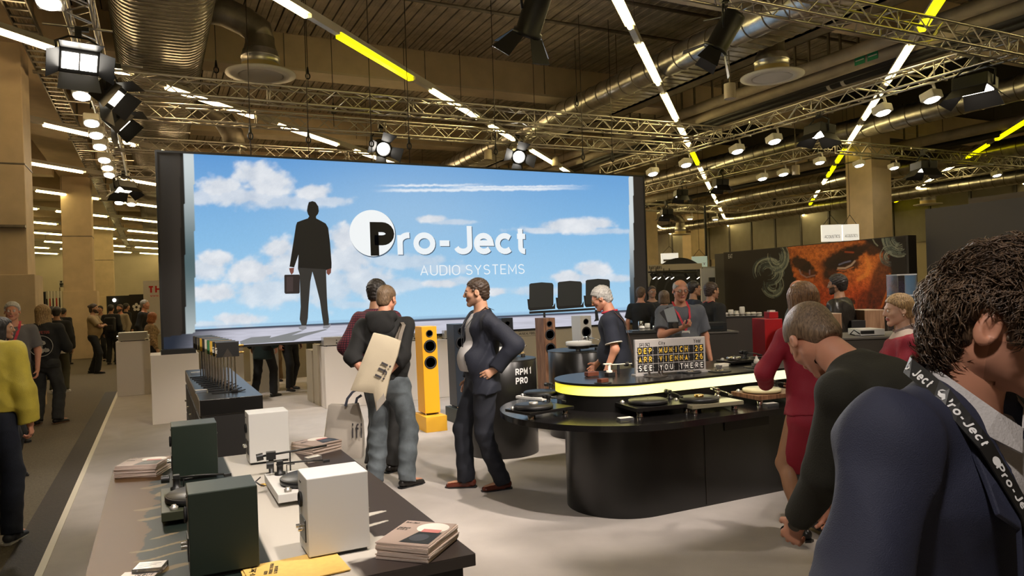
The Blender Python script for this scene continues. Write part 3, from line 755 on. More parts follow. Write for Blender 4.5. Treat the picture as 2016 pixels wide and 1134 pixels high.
# hanging wires, hooks and cylinders
def wire(px, py0, y, ztop, zbot, label, hook=True, cat='wire'):
    p = PY(px, py0, y); t = thing('hanging_wire', label, cat, (p.x, y, 0), 0, 'rigging wires hung from the ceiling')
    q = MB(); q.tube([(0, 0, zbot), (0, 0, ztop)], .007, 5); q.build('strand', m_steel_d, t)
    if hook:
        q = MB(); q.tube([(.035 * cos(a), 0, zbot + .3 + .05 * sin(a)) for a in np.linspace(0, 2 * pi, 12, endpoint=False)], .012, 5, closed=True); q.cyl((0, 0, zbot + .35), (0, 0, zbot + .46), .026, 8, r2=.012); q.build('hook', m_black, t)
for i, (px, py, y, zt, zb, lb) in enumerate((
        (426, 150, 12.85, 6.93, 5.25, 'rigging wire with hook beside the flat duct'), (606, 150, 12.85, 6.93, 5.3, 'forked rigging wire meeting the long truss'),
        (654, 150, 14.3, 6.93, 5.1, 'rigging wire dropping past the cream beam to the second truss'), (796, 150, 14.3, 6.93, 5.1, 'rigging wire beside the yellow tube end'),
        (906, 150, 14.3, 6.93, 5.3, 'rigging wire left of the centre of the cream beam'), (1050, 150, 14.2, 6.93, 5.2, 'rigging wire ending in a hook by the spiral duct'),
        (1134, 150, 12.85, 6.93, 5.3, 'rigging wire splitting above the long truss'), (494, 300, 11.68, 6.93, 3.935, 'rigging wire with loop holding the screen, left'),
        (608, 300, 11.68, 6.93, 3.935, 'rigging wire with loop holding the screen, second from left'), (732, 300, 11.68, 6.93, 3.935, 'rigging wire with loop holding the screen, third from left'),
        (806, 300, 11.68, 6.93, 3.935, 'rigging wire with loop holding the screen, under the left spotlight'), (976, 300, 11.68, 6.93, 3.935, 'rigging wire holding the screen left of the right spotlight'),
        (1148, 320, 11.68, 6.93, 3.935, 'rigging wire holding the screen right of the right spotlight'), (1206, 320, 11.68, 6.93, 3.935, 'rigging wire holding the screen near its right corner'))):
    wire(px, py, y, zt, zb, lb)
for (px, py, dd), lb in zip(((1437, 180, 12.6), (961, 305, 19), (1093, 318, 21), (544, 228, 21), (1567, 335, 20)), ('grey cylinder detector hanging left of the upper right diffuser', 'small grey cylinder hanging above the screen centre', 'small grey cylinder hanging above the screen, right of the spotlight', 'grey cylinder hanging between the two trusses', 'grey cylinder hanging over the mural')):
    p = PD(px, py, dd); t = thing('ceiling_sensor', lb, 'sensor', p)
    q = MB(); q.cyl((0, 0, -.13), (0, 0, .13), .10, 16); q.build('housing', m_pipe, t); q = MB(); q.cyl((0, 0, .12), (0, 0, ZD - p.z), .012, 6); q.build('stem', m_galv_d, t)

# unseen front truss and spotlights, added to brighten the near booth
truss('added front truss above the booth entrance, out of view overhead', (-.68, 2.2, ZT), (9.5, 2.2, ZT), mode='s')
panel_flood('added black panel floodlight on the unseen near end of the left truss', (-.68, -.3, 4.62), (1.5, .9, 1.2), 1.0, 330, two=True, col=(1, .9, .82))  # added flood, out of view, to lighten the foreground man
for i, (x, tgt, pw, an) in enumerate(((-.2, (.5, 3.7, .7), 330, 36), (1.6, (.8, 3.4, .7), 420, 42), (2.2, (3.0, 5.6, .5), 620, 46), (3.4, (2.0, 7.2, 0), 900, 44), (5.6, (4.6, 4.9, .6), 330, 50), (.8, (.2, 9.5, 0), 480, 40), (7.4, (7.5, 8.5, .5), 600, 50))):
    barn_spot('added theatre spotlight on the unseen front truss, aimed at the %s' % ('left half of the table', 'right half of the table', 'rounded bar end', 'middle of the carpet', 'bar', 'left carpet', 'right counters')[i], (x, 2.2, 4.72), tgt, 1.15, pw, (1, .88, .78), an)  # added lamps for the dim near table, bar and carpet
# ================================================================== PAINTED PANELS (flat prints and the LED wall)
def lin(c):
    c = np.asarray(c, float) / 255.; return np.where(c <= .04045, c / 12.92, ((c + .055) / 1.055) ** 2.4)
def L3(*c): return tuple(float(v) for v in lin(c))
def _hash2(ix, iy, s):
    h = (ix.astype(np.int64) * 374761393 + iy.astype(np.int64) * 668265263 + s * 1442695041) & 0xffffffff
    h = ((h ^ (h >> 13)) * 1274126177) & 0xffffffff
    return ((h ^ (h >> 16)) & 0xffff) / 65535.
def vnoise(x, y, s=0):
    ix = np.floor(x); iy = np.floor(y); fx = x - ix; fy = y - iy; fx = fx * fx * (3 - 2 * fx); fy = fy * fy * (3 - 2 * fy)
    a = _hash2(ix, iy, s); b = _hash2(ix + 1, iy, s); c = _hash2(ix, iy + 1, s); d = _hash2(ix + 1, iy + 1, s)
    return (a * (1 - fx) + b * fx) * (1 - fy) + (c * (1 - fx) + d * fx) * fy
def fbm(x, y, o=5, s=0):
    r = 0; a = .5
    for i in range(o): r = r + a * vnoise(x, y, s + i * 17); x = x * 2.03 + 3.1; y = y * 2.03 + 1.7; a *= .5
    return r
def sst(a, b, x):
    t = np.clip((x - a) / (b - a), 0, 1); return t * t * (3 - 2 * t)
def mix(c, col, a): return c * (1 - a[..., None]) + np.asarray(col, float) * a[..., None]
def project(P):
    v = P - np.array([0, 0, EYE]); a = v @ np.array(_F)
    return CX + FPX * (v @ np.array(_R)) / a, CY0 - FPX * (v @ np.array(_U)) / a
def color_grid(name, o, u, v, nu, nv, paint, material, parent, attr='Col'):
    o = np.array(o, float); u = np.array(u, float); v = np.array(v, float)
    s, t = np.meshgrid(np.linspace(0, 1, nu), np.linspace(0, 1, nv))
    P = o + s[..., None] * u + t[..., None] * v
    C = paint(P, s, t); P = P.reshape(-1, 3)
    i = np.arange(nu - 1)[None, :] + np.arange(nv - 1)[:, None] * nu; i = i.ravel()
    F4 = np.stack([i, i + 1, i + 1 + nu, i + nu], 1)
    me = bpy.data.meshes.new(name); me.vertices.add(len(P)); me.vertices.foreach_set('co', P.ravel())
    me.loops.add(F4.size); me.loops.foreach_set('vertex_index', F4.ravel()); me.polygons.add(len(F4))
    me.polygons.foreach_set('loop_start', np.arange(len(F4)) * 4); me.update(calc_edges=True)
    a = me.color_attributes.new(attr, 'FLOAT_COLOR', 'POINT'); cc = np.ones((len(P), 4)); cc[:, :3] = C.reshape(-1, 3); a.data.foreach_set('color', cc.ravel())
    me.materials.append(material)
    return link(me, name, parent, w=True)
def text_fit(body, o, xd, yd, w, h, material, parent, name='lettering', ext=.002, bold=0., shear=0.):
    c = bpy.data.curves.new(name, 'FONT'); c.body = body; c.size = 1; c.extrude = 0; c.offset = bold; c.resolution_u = 4; c.space_line = .95; c.shear = shear
    t = bpy.data.objects.new(name, c); COL.objects.link(t)
    me = bpy.data.meshes.new_from_object(t.evaluated_get(bpy.context.evaluated_depsgraph_get()))
    bpy.data.objects.remove(t); bpy.data.curves.remove(c)
    n = len(me.vertices); co = np.empty(n * 3); me.vertices.foreach_get('co', co); co = co.reshape(-1, 3)
    lo = co.min(0); hi = co.max(0); q = (co - lo) / np.maximum(hi - lo, 1e-6)
    xd = np.array(Vector(xd).normalized()); yd = np.array(Vector(yd).normalized()); zd = np.cross(xd, yd)
    P = np.array(o) + q[:, :1] * w * xd + q[:, 1:2] * h * yd
    P2 = P + zd * ext
    fs = [list(p.vertices) for p in me.polygons]; eds = {}
    for f in fs:
        for i in range(len(f)):
            e = (f[i], f[(i + 1) % len(f)]); k = (min(e), max(e)); eds.setdefault(k, []).append(e)
    bd = [v[0] for v in eds.values() if len(v) == 1]
    V = np.vstack([P, P2]); Fs = [[i + n for i in f] for f in fs] + [f[::-1] for f in fs] + [[a, b, b + n, a + n] for a, b in bd]
    bpy.data.meshes.remove(me)
    m2 = bpy.data.meshes.new(name); m2.from_pydata(V.tolist(), [], Fs); m2.materials.append(material); m2.update()
    return link(m2, name, parent, w=True)

YS = 11.60; SX0, SX1, SZ0, SZ1 = .09, 8.67, 1.055, 3.90
def screen_paint(P, s, t):
    x, y = project(P.reshape(-1, 3)); x = x.reshape(s.shape); y = y.reshape(s.shape)
    g = np.clip((y - 310) / 320, 0, 1)
    C = np.stack([np.interp(g, [0, .5, 1], [L3(92, 0, 0)[0], L3(132, 0, 0)[0], L3(172, 0, 0)[0]]), np.interp(g, [0, .5, 1], [L3(0, 152, 0)[1], L3(0, 186, 0)[1], L3(0, 214, 0)[1]]), np.interp(g, [0, .5, 1], [L3(0, 0, 212)[2], L3(0, 0, 228)[2], L3(0, 0, 240)[2]])], -1)
    haze = np.exp(-((x - 800) / 230) ** 2 - ((y - 430) / 110) ** 2) * .45; C = mix(C, L3(176, 205, 228), haze)
    n = fbm(x / 26, y / 20, 6, 3); n2 = fbm(x / 9, y / 8, 4, 9)
    blobs = [(500, 342, 42, 22, 1), (530, 362, 52, 26, 1), (435, 368, 42, 18, 1), (480, 388, 90, 18, .9), (618, 378, 34, 16, 1), (640, 396, 60, 9, .7), (545, 398, 110, 12, .7), (400, 388, 40, 14, .8),
             (425, 512, 36, 16, 1), (400, 530, 48, 20, .9), (550, 490, 32, 20, 1), (500, 536, 55, 24, 1), (575, 520, 50, 36, .9), (675, 468, 30, 24, 1), (690, 510, 45, 40, .9), (720, 555, 60, 34, .85), (640, 560, 90, 40, .7), (530, 575, 80, 26, .75),
             (425, 576, 50, 16, 1), (470, 628, 48, 11, 1), (440, 638, 60, 7, .7), (850, 431, 32, 7, 1), (890, 437, 40, 5, .6), (1120, 444, 70, 13, 1), (1165, 440, 50, 10, 1), (1075, 453, 60, 6, .8), (1190, 455, 60, 6, .6),
             (1165, 531, 34, 16, 1), (1120, 545, 34, 12, 1), (1150, 548, 70, 10, .8), (1215, 548, 30, 8, .8), (870, 558, 40, 8, 1), (905, 553, 40, 8, .6), (975, 575, 30, 7, 1), (1060, 575, 60, 10, .6), (800, 515, 90, 14, .6), (870, 530, 60, 10, .5), (780, 560, 60, 12, .6), (690, 600, 60, 8, .5)]
    D = np.zeros_like(x)
    for bx, by, rx, ry, a in blobs:
        d = 1 - np.sqrt(((x - bx) / (rx * 1.25)) ** 2 + ((y - by) / (ry * 1.35)) ** 2)
        D = np.maximum(D, a * sst(-.05, .5, d + (n - .5) * .95 + (n2 - .5) * .3))
    shade = np.clip(.5 + (n - .5) * 1.2, 0, 1)
    cl = np.asarray(L3(196, 204, 216)) * (1 - shade[..., None]) + np.asarray(L3(238, 240, 243)) * shade[..., None]
    C = C * (1 - D[..., None] * .95) + cl * D[..., None] * .95
    for y0, th, x0, x1 in ((366.5, 3, 730, 985), (376, 4, 725, 1175), (371, 2.5, 860, 1180)):
        yy = y0 - .012 * (x - 730); yy = yy + (n2 - .5) * 4
        a = sst(th, th * .3, np.abs(y - yy)) * sst(x0, x0 + 80, x) * sst(x1, x1 - 120, x); C = mix(C, L3(232, 238, 245), a * .9)
    C = C * (1 + (vnoise(x * 1.3, y * 1.3, 5)[..., None] - .5) * .05)
    # floor of the pictured lounge
    yf = 651 - (x - 385) * (651 - 612) / (1250 - 385)
    fl = sst(yf - .5, yf + .8, y); fc = np.asarray(L3(196, 196, 210)) * (1 + (vnoise(x / 26, y / 1.8, 8)[..., None] - .5) * .28)
    C = C * (1 - fl[..., None]) + fc * fl[..., None]
    C = mix(C, L3(60, 66, 84), sst(3.2, 1.2, np.abs(y - yf + .5))); C = mix(C, L3(120, 150, 190), sst(2.5, 1.2, np.abs(y - yf + 6)) * .4)
    lf = fl * sst(480, 330, x + (y - 690) * .4); C = mix(C, L3(30, 38, 52), lf)
    # window posts left and right
    a = sst(384, 382, x - (y - 310) * 0.0) * 0
    xl = 381.5 + (y - 310) * .010 + (y > 0) * 0
    postL = (x < xl) & (y < yf + (385 - x) * .10 + 4)
    gL = .5 + .5 * np.cos((y - 300) / 70.) ; col = np.asarray(L3(78, 100, 104)) * (1 - gL[..., None]) + np.asarray(L3(202, 212, 214)) * gL[..., None]
    C = np.where(postL[..., None], col, C)
    dk = postL & (x < 362 + (y - 310) * .012); C = np.where(dk[..., None], np.asarray(L3(36, 31, 27)) * (1 + .25 * np.sin(x / 9)[..., None]), C)
    C = np.where((postL & (np.abs(x - 358 - (y - 310) * .012) < 4))[..., None], np.asarray(L3(16, 14, 12)), C)
    xr = 1238 + (y - 350) * .009; postR = (x > xr) & (y < 612)
    gR = sst(600, 420, y); col = np.asarray(L3(50, 66, 78)) * (1 - gR[..., None]) + np.asarray(L3(206, 214, 216)) * gR[..., None]
    C = np.where(postR[..., None], col, C)
    C = np.where((postR & (x > xr + 8.5))[..., None], np.asarray(L3(40, 35, 31)), C)
    rb = (x > 1236) & (y >= 606); C = np.where(rb[..., None], np.asarray(L3(62, 80, 94)) * (1 - (y[..., None] - 606) / 60), C)
    return C
scr = thing('led_screen', 'huge LED wall showing a blue sky, a man silhouette and white lettering', 'screen', ((SX0 + SX1) / 2, YS, 0))
m_screen = vcmat('screen_picture', .5, emit=1.0)
color_grid('screen_picture', (SX0, YS, SZ0), (SX1 - SX0, 0, 0), (0, 0, SZ1 - SZ0), 560, 188, screen_paint, m_screen, scr)
q = MB(); x0, x1, z0, z1 = SX0, SX1, SZ0, SZ1
for a, b_ in (((x0 - .03, YS - .012, z0 - .035), (x1 + .03, YS + .14, z0)), ((x0 - .03, YS - .012, z1), (x1 + .03, YS + .14, z1 + .03)), ((x0 - .03, YS - .012, z0), (x0, YS + .14, z1)), ((x1, YS - .012, z0), (x1 + .03, YS + .14, z1))): q.bb(a, b_)
q.build('frame', m_black_pl, scr, w=True)
q = MB(); q.bb((x0, YS + .01, z0), (x1, YS + .15, z1)); q.build('cabinet_back', m_black, scr, w=True)
for xx in (.62, 8.3):
    q = MB(); q.bb((xx - .03, YS + .16, 0), (xx + .03, YS + .22, 3.6)); q.bb((xx - .03, YS + .16, 0), (xx + .03, YS + .9, .04)); q.build('support_post', m_black, scr, w=True)
def scr_em(name, c, s=1.): return mat(name, (.01, .01, .01), .5, emit=L3(*c), es=s)
m_sil = scr_em('picture_black', (22, 21, 20)); m_sil2 = scr_em('picture_trousers', (48, 46, 44)); m_case = scr_em('picture_case', (44, 36, 36)); m_scw = scr_em('picture_white', (240, 244, 245)); m_scsh = scr_em('picture_shadow', (128, 130, 132)); m_sck = scr_em('picture_ink', (5, 5, 6)); m_scg = scr_em('picture_drop_shadow', (70, 90, 110)); m_scl = scr_em('picture_lettering', (236, 242, 246)); m_skinp = scr_em('picture_hand', (120, 70, 60))
def scr_poly(pts, name, m, off=.004, th=.003):
    P = [PY(px, py, YS - off) for px, py in pts]; q = MB()
    q.prism([(p.x, p.z) for p in P], YS - off, YS - off - th, f=lambda u, v, w: (u, w, v)); return q.build(name, m, scr, w=True)
scr_poly([(472, 672), (495, 664), (534, 661), (531, 665), (590, 651), (597, 651), (560, 666), (533, 668), (640, 648), (645, 649), (600, 662), (578, 671), (545, 673), (495, 677), (474, 678)], 'picture_shadow', m_scsh, .003, .001)
scr_poly([(615, 396), (608, 398), (605.6, 406), (604.4, 415), (606, 421), (608.8, 426), (606, 430), (594, 434), (585, 437.5), (582.7, 444), (579, 468), (570, 525), (579, 526.5), (587.7, 501), (586.5, 529), (589.7, 539.5), (591, 575), (592, 604), (590, 629), (594, 641), (603, 641), (606, 626), (607.5, 599), (611, 554), (615, 534.6), (620, 552), (629.8, 591.6), (633.6, 619), (637, 641), (647, 640), (647.5, 628.8), (645, 609), (643.5, 584), (642, 542), (642, 532), (652.5, 528), (652.7, 518), (649.7, 478), (646, 448.6), (641, 440), (632, 435), (622.4, 430), (622, 426), (626, 421), (627.6, 416), (626.6, 406.5), (621, 398)], 'picture_man', m_sil)
scr_poly([(586.6, 527), (589.7, 539.5), (591, 575), (592, 604), (590, 629), (594, 641), (603, 641), (606, 626), (607.5, 599), (611, 554), (615, 534.6), (620, 552), (629.8, 591.6), (633.6, 619), (637, 641), (647, 640), (647.5, 628.8), (645, 609), (643.5, 584), (642, 542), (641.6, 530)], 'picture_trousers', m_sil2, .006, .002)
for pts in ([(588, 643), (594, 641), (603, 641), (603.5, 647), (596, 650.5), (588.5, 647)], [(636, 641), (647, 640), (651, 637), (650, 643), (644.8, 647), (636, 646.5)]): scr_poly(pts, 'picture_shoe', scr_em('picture_shoe', (140, 140, 146)), .007, .002)
scr_poly([(569, 528), (579, 527), (578, 536), (574, 541), (571, 536)], 'picture_hand', m_skinp, .007, .002); scr_poly([(643, 531), (652, 528), (651.5, 537), (647, 542), (643, 538)], 'picture_hand', m_skinp, .007, .002)
scr_poly([(560.6, 541), (589, 540.5), (590, 543), (590, 576), (588, 578), (562, 578.5), (560, 576), (559.7, 543)], 'picture_briefcase', m_case, .008, .002)
scr_poly([(564, 545), (577, 544.6), (577, 574), (564, 574.5)], 'picture_briefcase_panel', scr_em('picture_case_panel', (66, 54, 54)), .010, .001)
for x0_, y0_ in ((1041, 558), (1097, 555), (1152, 551)):
    scr_poly([(x0_ + 1, y0_ + 2), (x0_ + 4, y0_), (x0_ + 25, y0_ - 2.2), (x0_ + 46, y0_ - .8), (x0_ + 48.5, y0_ + 3), (x0_ + 48.5, y0_ + 42), (x0_ + 46, y0_ + 45.5), (x0_ + 3, y0_ + 48), (x0_ + 1, y0_ + 45)], 'picture_seat', scr_em('picture_seat', (36, 36, 33)))
    scr_poly([(x0_ - 3, y0_ + 31), (x0_ + 2, y0_ + 31), (x0_ + 3, y0_ + 48), (x0_ + 48, y0_ + 45), (x0_ + 52, y0_ + 38), (x0_ + 52, y0_ + 50), (x0_ + 2, y0_ + 54), (x0_ - 1, y0_ + 50)], 'picture_armrest', m_sil, .003, .001)
scr_poly([(1042, 613), (1172, 606), (1172, 610), (1042, 618)], 'picture_beam', m_sil)
for pts in ([(1069.5, 616), (1073.5, 616), (1074, 625), (1069.5, 625)], [(1171, 610), (1176, 610), (1179, 631), (1169, 633), (1172, 628)]): scr_poly(pts, 'picture_post', m_sil)
def px_text(body, x0, y0, x1, y1, m, name='picture_lettering', off=.008, bold=0., sp=None, xs=1.):
    """box in photo pixels: x0,y0 lower left, x1,y1 upper right"""
    a = PY(x0, y0, YS - off); xr = PY(x1, y0, YS - off).x; h = PY(x0, y1, YS - off).z - a.z
    return glyphs(body, (a.x, a.y, a.z), (1, 0, 0), (0, 0, 1), xr - a.x, h, m, scr, name, bold, .0015, sp, xs=xs)
cc = PY(733.5, 459, YS - .004); rr = (PY(733.5, 413.5, YS).z - cc.z)
q = MB(); q.prism([(cc.x + rr * 1.015 * cos(a), cc.z + rr * 1.015 * sin(a)) for a in np.linspace(0, 2 * pi, 56, endpoint=False)], YS - .002, YS - .003, f=lambda u, v, w: (u + .01, w, v - .012)); q.build('picture_disc_shadow', m_scg, scr, w=True)
q = MB(); q.prism([(cc.x + rr * cos(a), cc.z + rr * sin(a)) for a in np.linspace(0, 2 * pi, 56, endpoint=False)], YS - .004, YS - .006, f=lambda u, v, w: (u, w, v)); q.build('picture_disc', m_scw, scr, w=True)
px_text('P', 730, 503.5, 777.5, 437, m_sck, 'picture_lettering', .012, .30)
px_text('ro-Ject', 784.5, 503, 1036.5, 444.5, m_scg, 'picture_lettering_shadow', .007, .20, .27, 1.18)
px_text('ro-Ject', 783, 501.5, 1035, 443, m_scl, 'picture_lettering', .011, .20, .27, 1.18)
px_text('AUDIO SYSTEMS', 827.5, 543, 1033, 521.5, m_scl, 'picture_lettering', .011, .095, .27)

# ------------------------------------------------------------------ mural wall
XM = 13.5
def stroke(C, x, y, pts, w, col, al=1.):
    pts = np.array(pts, float); best = np.full(x.shape, 1e9)
    for i in range(len(pts) - 1):
        a = pts[i]; b = pts[i + 1]; d = b - a; L = (d ** 2).sum() + 1e-9
        t = np.clip(((x - a[0]) * d[0] + (y - a[1]) * d[1]) / L, 0, 1)
        best = np.minimum(best, np.hypot(x - a[0] - t * d[0], y - a[1] - t * d[1]))
    return mix(C, col, sst(w, w * .35, best) * al)
def curlset(C, x, y, c, rad, n, seed, cols, a0=0, a1=6.28, sx=1.):
    r = random.Random(seed)
    for k in range(n):
        R = rad * (.25 + .9 * r.random()); b = a0 + (a1 - a0) * r.random(); sp = .9 + r.random()
        pts = [(c[0] + R * sx * cos(b + sp * j / 6.) * (1 + .1 * j / 6), c[1] + R * sin(b + sp * j / 6.)) for j in range(7)]
        C = stroke(C, x, y, pts, .55 + .6 * r.random(), cols[r.randrange(len(cols))], .55 + .4 * r.random())
    return C
def mural_paint(P, s, t):
    x, y = project(P.reshape(-1, 3)); x = x.reshape(s.shape); y = y.reshape(s.shape)
    n = fbm(x / 4, y / 4, 5, 21); n2 = vnoise(x / 1.1, y / 1.1, 4); wx = x + (n - .5) * 10; wy = y + (fbm(x / 5, y / 5, 3, 77) - .5) * 10
    C = np.zeros(s.shape + (3,)) + np.asarray(L3(24, 15, 11))
    # face mask
    left = np.interp(y, [470, 490, 553, 600, 640, 720], [1545, 1548, 1566, 1618, 1655, 1660]); right = np.interp(y, [470, 500, 540, 600, 640, 720], [1700, 1750, 1756, 1742, 1722, 1716])
    fm = sst(-2, 4, wx - left) * sst(-2, 8, right - wx) * sst(470, 476, y)
    tone = np.clip(.55 + (n - .5) * 1.1 + .35 * np.exp(-((x - 1706) / 20) ** 2 - ((y - 525) / 26) ** 2) + .2 * np.exp(-((x - 1600) / 30) ** 2 - ((y - 495) / 14) ** 2) - .25 * sst(540, 620, y), 0, 1)
    red = sst(520, 590, y)
    face = (np.asarray(L3(110, 45, 14)) * (1 - tone[..., None]) + np.asarray(L3(216, 118, 48)) * tone[..., None]) * (1 - red[..., None]) + (np.asarray(L3(96, 28, 8)) * (1 - tone[..., None]) + np.asarray(L3(214, 84, 34)) * tone[..., None]) * red[..., None]
    face = face * (1 + (n2[..., None] - .5) * .55)
    C = C * (1 - fm[..., None]) + face * fm[..., None]
    dark = np.asarray(L3(34, 17, 9))
    for cx_, cy_, rx, ry, an, al in ((1662, 505, 52, 17, -.42, .97), (1640, 528, 26, 12, -.9, .9), (1578, 520, 24, 13, .5, .95), (1592, 534, 17, 14, .5, .8), (1668, 522, 28, 12, -.2, .9), (1732, 560, 20, 62, .25, .75), (1722, 486, 24, 16, 0, .9), (1626, 548, 8, 20, -.2, .55), (1700, 600, 14, 34, .2, .55), (1676, 594, 9, 7, 0, .9)):
        dx = wx - cx_; dy = wy - cy_; u = dx * cos(an) + dy * sin(an); v = -dx * sin(an) + dy * cos(an)
        C = mix(C, dark, sst(1.15, .75, np.sqrt((u / rx) ** 2 + (v / ry) ** 2)) * al)
    C = stroke(C, x, y, [(1650, 528), (1664, 528), (1676, 522), (1683, 514)], 2.6, L3(190, 160, 140), .9); C = stroke(C, x, y, [(1652, 521), (1662, 517), (1674, 514)], 2.2, L3(120, 120, 150), .7)
    C = stroke(C, x, y, [(1648, 531), (1662, 533), (1680, 526)], 1.6, L3(196, 110, 60), .8); C = stroke(C, x, y, [(1664, 496), (1680, 497)], 2.4, L3(190, 80, 34), .6)
    C = stroke(C, x, y, [(1574, 531), (1577, 540), (1588, 546), (1604, 542)], 1.8, L3(150, 120, 120), .8); C = stroke(C, x, y, [(1594, 532), (1594, 540)], 2, L3(130, 110, 130), .7)
    C = stroke(C, x, y, [(1570, 546), (1580, 552), (1600, 550)], 2.5, L3(200, 110, 50), .7)
    C = stroke(C, x, y, [(1706, 510), (1712, 524), (1706, 540), (1690, 550)], 6, L3(226, 140, 60), .55)
    C = stroke(C, x, y, [(1752, 540), (1748, 570), (1736, 604)], 3, L3(190, 96, 28), .6)
    C = stroke(C, x, y, [(1670, 592), (1680, 600), (1682, 606)], 2, L3(210, 110, 60), .8)
    cols = [L3(110, 118, 106), L3(150, 152, 134), L3(74, 84, 80), L3(48, 56, 54)]
    C = curlset(C, x, y, (1512, 535), 26, 90, 3, cols, 2.6, 6.6); C = curlset(C, x, y, (1530, 505), 28, 80, 5, cols, -1.2, 1.6, .7); C = curlset(C, x, y, (1522, 560), 24, 40, 8, cols, -.6, 1.8, .8)
    C = curlset(C, x, y, (1770, 470), 32, 90, 11, cols, 1.0, 3.0, .9); C = curlset(C, x, y, (1752, 505), 18, 40, 12, cols, 1.2, 4)
    C = stroke(C, x, y, [(1718, 470), (1722, 478), (1728, 484)], 1.5, cols[1], .8)
    m = sst(1745, 1775, x) * sst(540, 560, y) * .6; C = mix(C, L3(52, 46, 84), m * (n2 > .45))
    return C
mw = thing('mural_wall', 'dark booth wall printed with a giant painted face with orange skin and grey curls', 'wall', (XM, 12, 0))
color_grid('mural_print', (XM - .004, 14.66, .0), (0, 9.50 - 14.66, 0), (0, 0, 2.585), 420, 210, mural_paint, vcmat('mural_print', .55), mw)
q = MB(); q.bb((XM, 9.45, 0), (XM + .25, 14.68, 2.6)); q.build('wall_panel', mat('booth_dark', (.016, .012, .010), .6), mw, w=True)
q = MB(); q.bb((XM + .03, 14.68, 0), (XM + .25, 15.05, 2.58)); q.build('side_panel', mat('booth_grey', (.03, .026, .020), .6), mw, w=True)
a = PX(1434, 509, XM - .01); h = PX(1434, 500, XM - .01).z - a.z; b2 = PX(1440, 509, XM - .01)
glyphs('EAT', (XM - .008, a.y, a.z), (0, -1, 0), (0, 0, 1), abs(b2.y - a.y) * 1.3, h, mat('logo_pale', (.6, .58, .54), .5), mw, 'lettering', .14, .003)
# dark tall wall to the right of it
q = MB(); y1 = 9.3; q.bb((XM + .3, 2.0, 0), (XM + .6, 9.28, 3.1)); q.build('dark_wall', mat('booth_slate', (.045, .040, .036), .65), label='tall dark slate partition at right behind the ponytailed woman', cat='wall')
q = MB(); q.bb((11.2, 3.2, 0), (12.9, 6.2, 4.0)); 
t = thing('booth_tower', 'tall grey brown booth block filling the upper right edge behind the man in navy', 'wall', (12, 5, 0))
q = MB(); p = PD(1908, 430, 15); q.bb((p.x, p.y - 5, 0), (p.x + .4, p.y, 3.35)); q.build('block', mat('booth_taupe', (.10, .08, .065), .7), t, w=True)
# ================================================================== FURNITURE AND HI-FI
m_blk = mat('black_lacquer', (.008, .0075, .007), .28, spec=.5, bump=(120, .03))
m_blk_m = mat('black_matt', (.011, .010, .009), .55)
m_wht = mat('white_satin', (.72, .71, .68), .45)
m_wht_box = mat('white_painted_board', (.68, .62, .56), .6)
m_tan_box = mat('cream_painted_board', (.50, .44, .33), .6)
m_grn = mat('dark_green_satin', (.018, .028, .020), .4)
m_yel = mat('speaker_yellow', (.90, .42, .012), .45)
m_yel2 = mat('plinth_yellow', (.86, .46, .03), .5)
m_navy = mat('speaker_navy', (.018, .024, .034), .4)
m_walnut = mat('walnut', (.2, .09, .04), .45, wood=((8, 8, .7), (.13, .055, .026), (.30, .15, .08)))
m_walnut2 = mat('walnut_light', (.3, .17, .09), .5, wood=((10, 10, .5), (.20, .10, .05), (.40, .23, .13)))
m_cone = mat('speaker_cone', (.03, .03, .035), .35); m_rub = mat('rubber_black', (.01, .01, .01), .7)
m_chrome = mat('chrome', (.75, .73, .70), .12, 1.0); m_gold = mat('gold_plated', (.80, .50, .15), .2, 1.0); m_silver = mat('silver_paint', (.52, .50, .46), .4, .7)
m_glass = mat('acrylic', (.95, .95, .95), .05, trans=.92, ior=1.4)
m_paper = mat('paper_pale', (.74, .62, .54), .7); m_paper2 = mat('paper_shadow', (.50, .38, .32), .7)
m_vinyl = mat('record_black', (.012, .012, .013), .38); m_ledtop = mat('light_box_top', (1, 1, 1), .4, emit=(1, .93, .90), es=1.1)
m_brown = mat('box_brown', (.12, .035, .018), .5); m_red = mat('red_lacquer', (.42, .008, .012), .4)
m_dgrey = mat('counter_grey', (.04, .033, .026), .55); m_grey_top = mat('counter_top_grey', (.10, .09, .08), .5)

